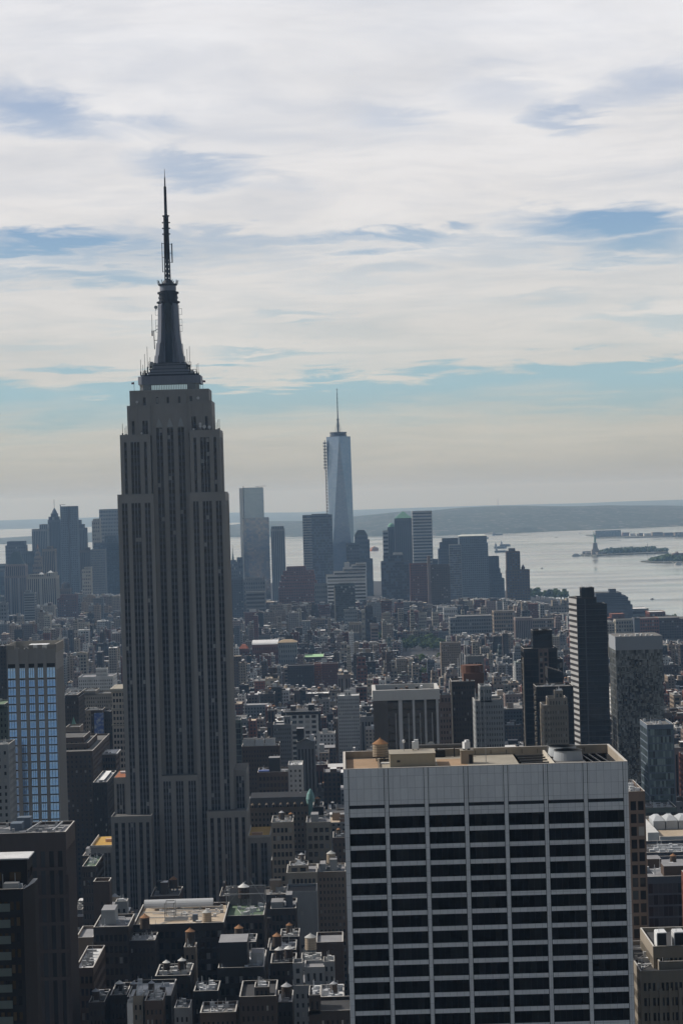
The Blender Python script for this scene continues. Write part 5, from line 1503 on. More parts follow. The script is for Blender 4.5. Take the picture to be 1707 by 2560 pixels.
b = MB(); b.box(x0 + 7.5, x1 + 6, y0 + 6, y1 - 2, z1 - 8, z1 + 4.2).frustum(x1 - .6, y0 + 14, z1 + 4, 6.6, z1 + 8.6, 6.6, 14); b.build('tank_house', [wallmat('rust_brick', (.13, .07, .05))], r_)
r_, cx_, lc_ = T('grey_balcony_tower', 'grey apartment tower with dotted sunlit balcony edges', 'tower', [(1186, 1258, 1752, 0, 24), (1199, 1228, 1716, 0, 20)], 1320, 26, 'ashen', 'apt', ybot=1862, cols=[11, 4], rows=[20, 3], seed=102)
x0, x1, y0, y1, z0, z1 = lc_[0]
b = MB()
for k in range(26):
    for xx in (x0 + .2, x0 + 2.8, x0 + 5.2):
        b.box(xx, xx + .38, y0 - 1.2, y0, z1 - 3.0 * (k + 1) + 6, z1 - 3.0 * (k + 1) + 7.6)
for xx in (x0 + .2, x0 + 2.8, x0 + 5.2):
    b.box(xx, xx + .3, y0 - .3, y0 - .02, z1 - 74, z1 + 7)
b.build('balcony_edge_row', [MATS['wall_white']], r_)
T('tall_finned_tower', 'tall pale tower with bright fins behind the brown tank tower', 'tower', [(1163, 1210, 1641)], 2050, 26, 'grey', 'pier', ybot=1705, cols=8, seed=103)
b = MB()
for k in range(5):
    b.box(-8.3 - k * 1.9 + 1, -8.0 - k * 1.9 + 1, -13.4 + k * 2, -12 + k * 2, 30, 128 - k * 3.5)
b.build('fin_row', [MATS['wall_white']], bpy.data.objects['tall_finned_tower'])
T('narrow_grid_tower', 'narrow brown gridded tower hugging the right edge of the white slab', 'tower', [(1570, 1611, 1979)], 640, 26, wallmat('wall_bronze', (.15, .115, .095)), 'grid', ybot=2430, rows=30, seed=104, back=True)

# far right, lower
r_, cx_, lc_ = T('skylight_hall', 'white walled hall with a row of grey ridged skylights', 'building', [(1648, 1760, 2092)], 930, 60, 'white', 'blank', 'sand', ybot=2135, seed=105)
x0, x1, y0, y1, z0, z1 = lc_[0]
for k in range(6):
    xx = x0 + 1 + k * 5.2; b = MB()
    b.box(xx, xx + 4.8, y0 + 26, y0 + 40, z1 - 1, z1 + 2.6); b.prism([(xx, y0 + 26), (xx + 4.8, y0 + 26), (xx + 4.8, y0 + 40), (xx, y0 + 40)], z1 + 2.6, z1 + 4.2, 0, poly1=[(xx + 1.6, y0 + 30), (xx + 3.2, y0 + 30), (xx + 3.2, y0 + 36), (xx + 1.6, y0 + 36)])
    b.build('skylight', [wallmat('skylight_grey', (.40, .42, .44), var=.1)], r_)
b = MB(); b.box(x0 - 4.5, x0 - .05, y0 + 2, y1, 0, z1 + 1.5); b.build('side_wall', [MATS['wall_white']], r_)
T('navy_wall_block', 'dark blue windowless block below the white skylight hall', 'building', [(1615, 1760, 2132)], 890, 30, 'slate', 'band', 'tar', ybot=2172, cols=1, rows=14, seed=106)
T('roof_yard_block', 'low block with a pale cluttered roof yard at the right edge', 'building', [(1614, 1770, 2192)], 800, 44, 'slate', 'glass', 'ash', ybot=2330, cols=12, rows=18, seed=107,
  bulk=((.17, .40, .55, .75, 2.2, 'brown'), (.32, .75, .12, .3, 2.6, 'brown'), (.02, .10, .3, .6, .8, 'white')))
T('brick_sliver', 'sunlit red brick building at the right picture edge', 'building', [(1722, 1790, 2198)], 745, 18, 'red', 'apt', ybot=2340, cols=9, rows=20, seed=108)
r_, cx_, lc_ = T('stone_foreground_block', 'beige stone building with stepped roof and sunlit left walls in the lower right corner', 'building',
                 [(1599, 1800, 2428, 0, 40), (1646, 1800, 2404, 5, 30), (1631, 1800, 2366, 8, 26)], 590, 42, 'buff', 'office', 'tar', ybot=2600, cols=[17, 14, 14], rows=[24, 1, 1], seed=109)
x0, x1, y0, y1, z0, z1 = lc_[0]
b = MB()
for k in range(9):
    xx = x0 + 2.2 + k * 2.45; b.box(xx, xx + .8, y0 - .35, y0, 0, z1 - 4.5)
b.build('pilaster_row', [MATS['wall_buff']], r_)
b = MB(); b.box(x0 - 1.7, x0 - .02, y0 + 14, y0 + 34, 0, z1 + 3.4, 0, 1); b.build('side_bay', [MATS['wall_buff'], MATS['roof_silver']], r_)
x0, x1, y0, y1, z0, z1 = lc_[-1]
for px0, px1 in ((1642, 1664), (1685, 1708), (1728, 1750)):
    a_, c_ = at(px0, 2366, 600)[0] - cx_, at(px1, 2366, 600)[0] - cx_
    b = MB(); b.box(a_, c_, y0 + 1.2, y0 + 6, z1 - 1, z1 + 3.0, 0); b.box(a_ - .12, c_ + .12, y0 + 1.1, y0 + 6.1, z1 + 3.0, z1 + 3.25, 1).box(a_ - .25, a_ - .02, y0 + .9, y0 + 6, z1 - 1, z1 + 3.0, 1)
    b.beam((a_ + .5, y0 + 2, z1 + 3.2), (a_ + .5, y0 + 2, z1 + 4.6), .12, 1).beam((a_ + .5, y0 + 2, z1 + 4.2), (a_ + 1.8, y0 + 2, z1 + 4.2), .12, 1)
    b.build('plant_box', [BLACKPAINT, ZINC], r_)

# ------------------------------------------------------------------ the left side
BLUEWIN = glassmat('curtained_blue_glass', (.40, .62, 1.0), .12, .8, metal=.85, bump=.03, bscale=.8, mottle=((.48, .68, 1.0), (.75, .75, 3.88), .2))
BLUETOP = glassmat('pale_curtain_glass', (.60, .76, 1.0), .15, .8, metal=.85, bump=.03, bscale=.8)


def hotel():
    D = 1090.0
    x0, z = at(17, 1614, D); x1, _ = at(139, 1604, D); cx = (x0 + x1) / 2; w = (x1 - x0) / 2
    root = thing('faceted_hotel_tower', 'grey stone hotel tower with bright blue windows and a crenellated top', 'hotel', (cx, D, 0))
    ST = wallmat('hotel_stone', (.29, .283, .275), var=.15, jitter=0)
    dep = 30.0; H = z
    q = MB(); q.facade((w, .6), (w, dep), 0, H, [], [], 0, random.Random(1)); q.facade((w, dep), (-w, dep), 0, H, [], [], 0, random.Random(1)); q.facade((-w, dep), (-w, .6), 0, H, [], [], 0, random.Random(1))
    q.facade((-w, .62), (w, .62), 0, H - 8, [], [], 0, random.Random(1))
    for k in range(12):
        yy = 2 + k * 2.3; q.box(w, w + .22, yy, yy + 1.1, 0, H - 12)
    q.build('wall', [ST], root)
    bays = [(82, 172), (217, 284), (323, 392), (428, 495), (533, 632)]
    zx0 = 75.0; sc = 2 * w / (632 + 10 - zx0)
    loc = [(-w + (a - zx0) * sc, -w + (c - zx0) * sc) for a, c in bays]
    edges = [-w] + [v for p in loc for v in p] + [w]
    pier_h = H
    for k in range(0, len(edges), 2):
        if edges[k + 1] - edges[k] < .05:
            edges[k + 1] = edges[k] + .3
        q = MB(); q.box(edges[k], edges[k + 1], -.55, .6, 0, H - 1.2); q.build('pier', [ST], root)
    FH = 3.88; ztop = H - 10.6; nrow = 20
    FR = plain('hotel_frame', (.05, .055, .06), .5)
    for a, c in loc:
        wb = c - a
        q = MB(); q.box(a, c, -.15, .6, ztop + 1.8, H - 1.9); q.quad([(a, .3, ztop), (c, .3, ztop), (c, .3, ztop + 1.8), (a, .3, ztop + 1.8)], 1); q.build('crown_panel', [ST, BLACKPAINT], root)
        m = MB(); n = 3 if wb > 2.3 else 2; tl = .42
        for i in range(n):
            p0 = wb * i / n; p1 = wb * (i + 1) / n
            zs = .75 + (FH - .9) * .72; ys = -.42 + tl * .72
            m.quad([(p0 + .05, -.42, .52), (p1 - .05, -.42, .52), (p1 - .05, ys, zs), (p0 + .05, ys, zs)], 0)
            m.quad([(p0 + .05, ys, zs), (p1 - .05, ys, zs), (p1 - .05, -.42 + tl, FH - .15), (p0 + .05, -.42 + tl, FH - .15)], 2)
            m.box(p0 - .06, p0 + .06, -.45, .25, .5, FH - .1, 1)
        m.box(0, wb, -.5, .5, .0, .40, 1); m.box(0, wb, -.52, .5, .41, .52, 3); m.box(wb - .06, wb + .06, -.45, .25, .76, FH - .1, 1)
        first = m.build('window', [BLUEWIN, FR, BLUETOP, wallmat('sill_tan', (.42, .34, .27))], root)
        first.location = (a, 0, ztop - FH * 1.45); first.scale = (1, 1, 1.45)
        for r in range(1, nrow):
            d = first.copy(); COL.objects.link(d); d.parent = root; d.scale = (1, 1, 1); d.location = (a, 0, ztop - FH * (r + 1) - .45 * FH)
        q = MB(); q.facade((a, .4), (c, .4), 0, ztop - FH * (nrow + .45), [(.2, wb - .2)], [(2 + k * FH, 4.4 + k * FH) for k in range(int((ztop - FH * nrow) / FH) - 1)], .2, random.Random(2), (1, 0, 0))
        q.build('lower_storeys', [ST, G_DARK, G_DARK, G_DARK], root)
    # crenellated parapet and roof
    q = MB(); q.box(-w, w, .6, dep, H - 4, H - 3.2); q.build('roof', [MATS['roof_silver']], root)
    q = MB()
    k = 0
    for a, c in [(-w, loc[0][1] - .3)] + [(loc[i][0] + .2, loc[i][1] - .25) for i in range(1, 4)] + [(loc[4][0] + .4, w)]:
        q.box(a, c, -.3, .25, H - 2.0, H)
    for a, c in ((-w, -w + .4), (w - .4, w + .25)):
        q.box(a, c, .25, dep, H - 4, H + .2)
    q.box(-w + .4, w - .4, dep - .4, dep, H - 4, H + .2)
    q.build('parapet', [wallmat('hotel_parapet', (.27, .255, .23), var=.15, jitter=0)], root)
    q = MB(); q.box(-w + 9, w - 5, 9, 20, H - 3.2, H - .6, 0, 1).beam((w - 1, 26, H), (w - .6, 27, H + 7), .4).beam((w - 4, 27, H + 7.4), (w + .2, 27, H + 7.4), .3)
    q.build('roof_plant', [MATS['wall_ashen'], ZINC], root)
    HAND.append((-20, 178, 1560, 2075, D, D + dep, x0, x1 + 1))


hotel()
T('white_corner_block', 'pale plain block with one column of windows left of the blue windowed hotel', 'building', [(-40, 22, 1863)], 1060, 22, 'ashen', 'apt', 'gravel', ybot=2070, cols=4, rows=16, seed=120)
T('green_roof_block', 'dark block with green copper roofs left of the hotel', 'building', [(-40, 20, 1768), (-40, 12, 1762)], 1230, 30, 'greenish', 'apt', 'moss', ybot=1862, cols=6, rows=14, seed=121)
T('brown_edge_block', 'brown brick block with sunlit stripes at the left edge', 'building', [(-30, 17, 1622), (-30, 10, 1616)], 1900, 26, 'umber', 'apt', ybot=1760, cols=6, rows=16, seed=122)
r_, cx_, lc_ = T('dark_office_block', 'large dark brown office block with a framed roof in the lower left', 'office block', [(-60, 165, 2086, 0, 26)], 760, 28, wallmat('wall_soot', (.075, .062, .058)), 'pier', 'ash', ybot=2600, cols=10, seed=123)
x0, x1, y0, y1, z0, z1 = lc_[0]
wm2 = MATS['wall_soot']
b = MB()
for k in range(5):
    zz = z1 - 12.5 - k * 9.0; b.box(x0 - .2, x1 + .2, y0 - .35, y0, zz, zz + 1.1)
b.build('string_course', [wm2], r_)
b = MB()
for k in range(11):
    xx = x0 + (x1 - x0) * k / 10; b.box(xx - .5, xx + .5, y0 - .3, y0 - .02, 0, z1 - 14)
b.build('pilaster_row', [wm2], r_)
b = MB(); b.beam((x1 - 13, y0 + 2, z1 + .3), (x1 - 11, y1 - 2, z1 + .3), .5).beam((x1 - 4.4, y0 + 1, z1 + .3), (x1 - 3.6, y1 - 4, z1 + .3), .5).beam((x1 - 12.5, y0 + 12, z1 + .2), (x1 - 2, y0 + 12, z1 + .2), .35).beam((x1 - 12.5, y0 + 7, z1 + .2), (x1 - 2, y0 + 7, z1 + .2), .3)
b.build('roof_frame', [STEEL], r_)
b = MB(); b.box(x0 + 11, x0 + 15.5, y1 - 8, y1 - 3, z1 - 1, z1 + 2.6).box(x1 - 19.5, x1 - 15.7, y0 + 10, y0 + 16, z1 - 1, z1 + 1.8); b.build('bulkhead', [MATS['wall_bluegrey']], r_)
r_, cx_, lc_ = T('black_corner_tower', 'black cornered tower with a bright roof slab and amber windows at the lower left edge', 'tower', [(-90, 58, 2226, 0, 16), (-90, 68, 2152, 6, 10)], 560, 16, wallmat('wall_jet', (.028, .025, .025)), 'office', 'silver', ybot=2600, cols=[9, 3], rows=[20, 1], seed=124,
                 glass=[glassmat('amber_glass', (.075, .045, .018), .2, .5), G_DARK, glassmat('amber_glass_b', (.13, .08, .03), .3, .4)])
x0, x1, y0, y1, z0, z1 = lc_[0]
b = MB(); b.prism([(x1 - .02, y0), (x1 + 1.5, y1 - 6), (x1 + 1.5, y1), (x1 - .02, y1)], 0, z1 - .2, 0, 1); b.build('canted_side', [wallmat('wall_jet', (0, 0, 0)), MATS['roof_silver']], r_)
b = MB()
for k in range(22):
    xa, xb = x0, at(27, 2300, 560)[0] - cx_; zz = z1 - 1.5 - 3.9 * (k + 1); b.box(xa, xb, y0 - .25, y0, zz, zz + 1.9)
b.build('pale_band_row', [wallmat('band_sage', (.15, .17, .155))], r_)
b = MB(); b.box(x0 + 9.5, x0 + 13, y0 + 1, y0 + 4, z1 - 1, z1 + 1.2).beam((x1 - 5.2, y0 + 3, z1 - 1), (x1 - 5.2, y0 + 3, z1 + 3.2), .14).beam((x1 - 2.2, y0 + 3, z1 - 1), (x1 - 2.2, y0 + 3, z1 + 3.4), .14); b.build('roof_plant', [STEEL], r_)
x0, x1, y0, y1, z0, z1 = lc_[1]
b = MB(); b.box(x0 - .2, x1 + .5, y0 - .8, y1, z1 + .05, z1 + .35); b.build('roof_slab', [MATS['roof_silver']], r_)

# buildings along the avenue left of the skyscraper
T('avenue_brick_mass', 'tall brown brick building stepping up along the avenue', 'building', [(128, 232, 1880, 0, 110), (128, 220, 1860, 20, 60), (128, 210, 1845, 30, 40)], 1500, 110, 'brown', 'apt', ybot=2090, cols=[9, 8, 7], rows=[24, 2, 2], seed=125)
T('avenue_dark_tower', 'dark narrow building beside the hotel with many small windows', 'tower', [(160, 197, 1745), (163, 194, 1738)], 1700, 40, 'umber', 'apt', ybot=1850, cols=6, rows=24, seed=126)
T('slim_pointed_block', 'slim tan building with a small pale spire beside the hotel', 'building', [(165, 200, 1818)], 1620, 22, 'tan', 'blank', ybot=1860, seed=127)
b = MB(); z = at(175, 1808, 1620)[1]; b.frustum(-.5, 0, z - 1.5, 1.9, z + 3.6, .1, 4, ph=.785); b.build('spire', [GREEN], bpy.data.objects['slim_pointed_block'])
T('ornate_stone_block', 'ornate pale stone building with deep cornices beside the skyscraper', 'building', [(279, 330, 1722)], 1640, 40, wallmat('wall_sandstone', (.42, .37, .31)), 'loft', 'silver', ybot=1940, cols=6, rows=[22], seed=128, cornice=(1.2, 2.0, MATS['wall_cream']))
r_ = bpy.data.objects['ornate_stone_block']
b = MB()
for f in (.885, .80, .12, .05):
    z_ = at(300, 1722, 1640)[1] * f; b.box(-7.6, 7.4, -20.9, -20, z_, z_ + .9)
b.build('string_course', [MATS['wall_cream']], r_)
r_, cx_, lc_ = T('billboard_building', 'brown building carrying a blue sky billboard on its wall', 'building', [(211, 256, 1776)], 1760, 24, 'brown', 'apt', ybot=1905, cols=8, rows=20, seed=129, rot=0)
x0, x1, y0, y1, z0, z1 = lc_[0]
b = MB(); b.facade((x0 - .3, y0 - .3), (x0 + 5.0, y0 - .3), 0, z1 - .2, win_cols(5.3, 1.5, .5, n=3, edge=.2), win_rows(0, z1, 3.0, .5), .25, random.Random(5)); b.build('sunlit_bay', [MATS['wall_buff']] + GLASS, r_)  # paler front strip, painted in place of a sunlit east face
bb = thing('billboard', 'tall blue sky billboard on the brown building left of the skyscraper', 'billboard', (cx_ + 1.6, 1760 - .5, 0))
SKYP = bpy.data.materials.new('billboard_print'); t_, p_ = _pr(SKYP); p_.inputs['Roughness'].default_value = .5
g_ = t_.nodes.new('ShaderNodeTexCoord'); n_ = t_.nodes.new('ShaderNodeTexNoise'); n_.inputs['Scale'].default_value = .35; n_.inputs['Detail'].default_value = 3; t_.links.new(g_.outputs['Object'], n_.inputs['Vector'])
rr_ = t_.nodes.new('ShaderNodeValToRGB'); e_ = rr_.color_ramp.elements; e_[0].position = .45; e_[0].color = (.07, .14, .42, 1); e_[1].position = .68; e_[1].color = (.45, .52, .62, 1); t_.links.new(n_.outputs[0], rr_.inputs[0]); t_.links.new(rr_.outputs[0], p_.inputs['Base Color'])
z_a, z_b = at(240, 1834, 1760)[1], at(240, 1782, 1760)[1]
b = MB(); b.box(-.9, 6.2, -.35, .0, z_a, z_b); b.build('panel', [SKYP], bb)
b = MB(); b.box(-1.1, 6.4, -.3, .1, z_a - 12, z_a - .05); b.box(-1.1, -.92, -.4, .1, z_a - .05, z_b + .2).box(6.22, 6.4, -.4, .1, z_a - .05, z_b + .2); b.build('frame', [BLACKPAINT], bb)
T('brown_annex', 'dark brown annex right of the blue sky billboard', 'building', [(254, 283, 1779)], 1775, 26, 'umber', 'apt', ybot=1882, cols=5, rows=18, seed=130)
T('dormered_tan_block', 'tan block with round dormers behind the blue sky billboard', 'building', [(203, 283, 1735), (205, 240, 1728)], 1900, 30, 'buff', 'apt', ybot=1776, cols=14, rows=16, seed=131)
T('white_long_block', 'long white block with small windows behind the tan dormered block', 'building', [(196, 283, 1693), (240, 268, 1672, 5, 12)], 2150, 40, 'white', 'apt', 'ash', ybot=1728, cols=18, rows=10, seed=132)
T('flat_roof_pavilion', 'low building with a pale projecting flat roof beside the ornate block', 'building', [(249, 290, 1884)], 1560, 26, 'brown', 'loft', 'silver', ybot=1935, cols=6, rows=12, seed=133, cornice=(1.0, .6, ZINC))
T('skylight_roof_block', 'low dark building with a long white edged roof light in the street canyon', 'building', [(233, 268, 1956, 0, 60)], 1420, 60, 'dark', 'apt', 'silver', ybot=2060, cols=5, rows=10, seed=134, bulk=((.35, .72, .1, .9, .6, 'slate'),))
T('green_roof_corner', 'small corner building with a green roof left of the skyscraper', 'building', [(206, 240, 2166, 0, 40)], 1180, 40, 'umber', 'loft', 'moss', ybot=2215, cols=5, rows=10, seed=135)
T('open_top_tower', 'square plain brown tower with an open roof below the skyscraper', 'tower', [(234, 274, 2204)], 1020, 10, 'brown', 'blank', 'sand', ybot=2330, seed=136, par=2.0)
T('white_lift_tower', 'small white tower with two windows on a dark roof', 'tower', [(289, 318, 2254)], 930, 7, 'ashen', 'apt', 'sand', ybot=2310, cols=2, rows=14, seed=137)
T('dark_loft_row', 'dark loft building with a cluttered white roof in the lower left', 'building', [(234, 322, 2318, 0, 26)], 860, 28, 'umber', 'loft', 'ash', ybot=2480, cols=7, rows=14, seed=138, bulk=((.16, .55, .35, .8, 4.6, 'ashen'),))
T('white_roof_annex', 'low annex with a bright white roof beside the dark office block', 'building', [(188, 234, 2420, 0, 40)], 800, 40, 'brown', 'loft', 'silver', ybot=2560, cols=4, rows=8, seed=139)
T('tan_wall_block', 'low block with a blank tan wall above the bright white roof', 'building', [(190, 234, 2344, 0, 24)], 880, 24, 'tan', 'blank', 'ash', ybot=2385, seed=140)

# ------------------------------------------------------------------ middle ground below and right of the skyscraper
r_, cx_, lc_ = T('tan_roof_block', 'big dark block with a tan roof and white barrel rear wall below the skyscraper', 'building', [(333, 560, 2312, 0, 44)], 880, 46, 'umber', 'loft', 'sand', ybot=2420, cols=15, rows=15, seed=141)
x0, x1, y0, y1, z0, z1 = lc_[0]
b = MB(); n_ = 10; L_ = x1 - x0 - 6
for i in range(n_):
    a0, a1 = math.pi * i / n_ / 1.0, math.pi * (i + 1) / n_
    b.quad([(x0 + 1.2, y1 - 6 - 3 * math.cos(a0), z1 + 2.8 * math.sin(a0)), (x0 + L_, y1 - 6 - 3 * math.cos(a0), z1 + 2.8 * math.sin(a0)), (x0 + L_, y1 - 6 - 3 * math.cos(a1), z1 + 2.8 * math.sin(a1)), (x0 + 1.2, y1 - 6 - 3 * math.cos(a1), z1 + 2.8 * math.sin(a1))])
b.build('barrel_wall', [wallmat('barrel_white', (.46, .47, .48), var=.15)], r_)
b = MB()
for xx in (x0 + 11, x0 + 14.6):
    for yy in (y0 + 15, y0 + 22):
        b.beam((xx, yy, z1 - 1), (xx, yy, z1 + 5), .3)
    b.beam((xx, y0 + 15, z1 + 5), (xx, y0 + 22, z1 + 5), .5).beam((xx, y0 + 15, z1 + 2), (xx, y0 + 22, z1 + 5), .2)
for yy in (y0 + 15, y0 + 22):
    b.beam((x0 + 11, yy, z1 + 5), (x0 + 14.6, yy, z1 + 5), .3).beam((x0 + 11, yy, z1 + 1.5), (x0 + 14.6, yy, z1 + 1.5), .3)
for k in range(5):
    b.beam((x0 + 11, y0 + 10 + k * 1.4, z1 - .6), (x0 + 20, y0 + 10 + k * 1.4, z1 - .6), .3)
b.build('equipment_frame', [STEEL], r_)
b = MB(); b.box(x0 + 22, x0 + 24, y0 + 9, y0 + 11, z1 - 1, z1 + 1.6); b.build('roof_unit', [MATS['wall_bluegrey']], r_)
r_, cx_, lc_ = T('tank_frame_block', 'dark block with a fenced truss frame around its roof', 'building', [(563, 660, 2290, 0, 30)], 900, 32, 'umber', 'loft', 'moss', ybot=2420, cols=8, rows=15, seed=142)
x0, x1, y0, y1, z0, z1 = lc_[0]
b = MB(); zt = z1 + 6.6
for xx in (x0 + .2, x1 - .2):
    for yy in (y0 + 10, y1 - 1):
        b.beam((xx, yy, z1 - 1), (xx, yy, zt), .32)
for yy in (y0 + 10, y1 - 1):
    b.beam((x0 + .2, yy, zt), (x1 - .2, yy, zt), .34)
b.beam((x0 + .2, y1 - 1, z1), (x0 + 7, y1 - 1, zt + 2), .3).beam((x1 - .2, y1 - 1, z1), (x0 + 9, y1 - 1, zt + 2), .3).beam((x0 + 7.5, y1 - 4, z1 - 1), (x0 + 7.5, y1 - 4, zt + 1), .4)
b.build('truss_frame', [STEEL], r_)
b = MB(); b.box(x0 + .5, x1 - .5, y1 - .95, y1 - .7, z1 - 1, zt - .6); b.build('screen_wall', [wallmat('screen_panel', (.22, .21, .22), var=.35)], r_)
TANKF = (r_, cx_ + x0 + 7.5, 900 + 32 - 4, z1)
T('black_box_block', 'low building under a large black plant box', 'building', [(545, 660, 2420, 0, 30)], 800, 32, 'dark', 'loft', 'ash', ybot=2560, cols=9, rows=14, seed=143, bulk=((.02, .64, .1, .6, 8.2, 'black_paint'), (.7, .98, .3, .6, 3.0, 'white')))
r_, cx_, lc_ = T('white_stepped_block', 'white stepped building with a large water tank behind it', 'building', [(732, 835, 2464, 0, 24), (761, 811, 2418, 3, 12), (732, 756, 2408, 2, 8), (808, 836, 2404, 5, 9)], 800, 28, 'ashen', 'apt', 'ash', ybot=2600, cols=[7, 3, 1, 2], rows=[14, 2, 3, 3], seed=144)
T('dark_brown_block', 'dark brown block with a white edged roof at the bottom of the picture', 'building', [(598, 690, 2492, 0, 24), (636, 672, 2468, 2, 8)], 720, 26, 'umber', 'apt', 'tar', ybot=2600, cols=[7, 3], rows=[12, 1], seed=145)
T('window_row_block', 'dark loft with a blue grey roof hut right of the skyscraper base', 'building', [(676, 740, 2272, 0, 26)], 1020, 30, 'umber', 'loft', 'ash', ybot=2340, cols=6, rows=16, seed=146, bulk=((.6, .85, .2, .6, 5.0, 'slate'), (.02, .5, .1, .5, 2.4, 'ashen')))
T('grey_flat_block', 'plain grey block with a parapet beside the large water tank', 'building', [(790, 858, 2356, 0, 20)], 860, 22, 'brown', 'blank', 'ash', ybot=2410, seed=147)
T('sunlit_edge_block', 'dark block with a sunlit left edge at the bottom beside the white slab', 'building', [(772, 878, 2528, 0, 20), (772, 800, 2488, 0, 14)], 705, 24, 'umber', 'apt', 'tar', ybot=2600, cols=[8, 2], rows=[10, 1], seed=148)
T('cornice_loft', 'cream loft with tall upper windows right of the skyscraper base', 'building', [(716, 792, 2182, 0, 26), (723, 770, 2164, 3, 14)], 1110, 28, 'buff', 'loft', 'ash', ybot=2250, cols=[7, 2], rows=[16, 1], seed=149)
T('arched_brown_loft', 'brown loft with arched top windows beside the white slab', 'building', [(793, 864, 2180, 0, 26)], 1125, 28, 'tan', 'apt', 'ash', ybot=2300, cols=7, rows=20, seed=150, bulk=((.1, .3, .2, .6, 3.0, 'ashen'), (.45, .7, .2, .6, 5, 'ashen')))
T('pale_shop_block', 'pale building with a dark recessed roof below the cream loft', 'building', [(716, 792, 2230, 0, 22)], 1060, 24, 'ashen', 'blank', 'tar', ybot=2265, seed=151)
T('tall_window_loft', 'pale loft with large dark windows and bare end walls', 'building', [(765, 826, 2056, 0, 26)], 1230, 28, 'cream', 'loft', 'ash', ybot=2150, cols=4, rows=12, seed=152, bulk=((.2, .5, .3, .7, 3.0, 'ashen'),))
T('tan_grid_loft', 'tan loft with paired windows right of the orange terrace', 'building', [(678, 732, 2056, 0, 26)], 1210, 28, 'buff', 'loft', 'gravel', ybot=2165, cols=5, rows=18, seed=153)
r_, cx_, lc_ = T('dormer_block', 'long block with a black mansard roof and a row of arched dormers', 'building', [(623, 782, 2020, 0, 30)], 1330, 32, 'tan', 'apt', 'ash', ybot=2055, cols=16, rows=14, seed=154)
x0, x1, y0, y1, z0, z1 = lc_[0]
b = MB(); b.prism([(x0, y0), (x1, y0), (x1, y1), (x0, y1)], z1, z1 + 5.2, 0, poly1=[(x0 + .5, y0 + 3.2), (x1 - .5, y0 + 3.2), (x1 - .5, y1 - 2), (x0 + .5, y1 - 2)]); b.build('mansard_roof', [wallmat('mansard_slate', (.035, .037, .042))], r_)
for k in range(9):
    xx = x0 + (x1 - x0) * (k + .5) / 9; b = MB()
    b.box(xx - .9, xx + .9, y0 - .1, y0 + 3, z1 - .2, z1 + 1.6); b.frustum(xx, y0 + .8, z1 + 1.6, .9, z1 + 2.5, .3, 10); b.box(xx - .45, xx + .45, y0 - .16, y0 - .1, z1, z1 + 1.3, 1); b.build('dormer', [MATS['wall_tan'], G_DARK], r_)
b = MB(); xx = x1 - 1.2; b.lathe(xx, y0 + 1.5, [(z1 - 8, 2.0), (z1 + 1, 2.1), (z1 + 4, 2.5), (z1 + 7, 1.9), (z1 + 9, .9), (z1 + 10, .1)], 14); b.build('turret', [wallmat('verdigris', (.22, .38, .37))], r_)
T('blue_tarp_block', 'brown loft with a blue tarpaulin and a black tank box on its roof', 'building', [(644, 722, 1931, 0, 26)], 1480, 28, 'brown', 'loft', 'ash', ybot=1990, cols=8, rows=12, seed=155, bulk=((.36, .72, .2, .6, 8.4, 'black_paint'),))
b = MB(); b.box(-9.6, -2.5, -10, -4, 0, 1.6); o = b.build('tarpaulin', [plain('tarp_blue', (.03, .07, .26), .6)], bpy.data.objects['blue_tarp_block']); o.location.z = at(680, 1931, 1480)[1] - drop(1480) - 1
T('white_corner_loft', 'white stucco loft with small windows right of the blue tarpaulin', 'building', [(720, 756, 1913, 0, 24)], 1470, 26, 'white', 'apt', 'silver', ybot=1990, cols=3, rows=12, seed=156)
T('arcade_loft', 'brown loft with arched upper windows and silver roof units', 'building', [(604, 698, 1866, 0, 26)], 1590, 28, 'brown', 'apt', 'tar', ybot=1930, cols=13, rows=16, seed=157, bulk=((.03, .33, .3, .7, 4.0, 'white'), (.36, .58, .3, .7, 3.6, 'zinc'), (.62, .88, .3, .7, 3.6, 'zinc')))
r_, cx_, lc_ = T('gabled_loft', 'narrow pilastered loft with a gabled front and a black tank box', 'building', [(741, 787, 1854, 0, 26)], 1600, 28, 'grey', 'pier', 'ash', ybot=1950, cols=5, seed=158, bulk=((.02, .42, .1, .5, 8.6, 'black_paint'), (.7, .95, .1, .4, 4.0, 'zinc')))
x0, x1, y0, y1, z0, z1 = lc_[0]
b = MB(); b.prism([(x0 - .3, z1 - 1), (x1 + .3, z1 - 1), ((x0 + x1) / 2, z1 + 2.2)], 0, .8); b.v = [(x, y0 - .5 + z, y) for x, y, z in b.v]; b.build('gable', [MATS['wall_grey']], r_)
T('white_loft', 'large white loft with wide windows and a black cornice', 'building', [(709, 794, 1780, 0, 28)], 1850, 30, wallmat('wall_glazed', (.42, .42, .41)), 'loft', 'ash', ybot=1862, cols=5, rows=9, seed=159, cornice=(1.0, 2.2, BLACKPAINT), bulk=((.2, .35, .4, .8, 3.4, 'brown'), (.72, .9, .3, .7, 4.4, 'dark')))
T('grey_pediment_loft', 'grey loft with a pointed roof hut left of the large white loft', 'building', [(683, 728, 1812, 0, 24), (710, 726, 1792, 6, 8)], 1760, 26, 'grey', 'apt', 'ash', ybot=1860, cols=[8, 2], rows=[12, 1], seed=160)
T('white_arch_block', 'white building with a row of arched windows and a pale roof box', 'building', [(843, 898, 1740, 0, 26), (861, 877, 1727, 5, 8)], 2050, 28, wallmat('wall_plaster', (.44, .45, .45)), 'apt', 'silver', ybot=1768, cols=[10, 2], rows=[6, 1], seed=161)
T('dark_court_slab', 'dark brick apartment slab below the green sports roof', 'building', [(718, 784, 1664, 0, 22)], 2950, 24, 'umber', 'apt', 'ash', ybot=1725, cols=16, rows=16, seed=162)
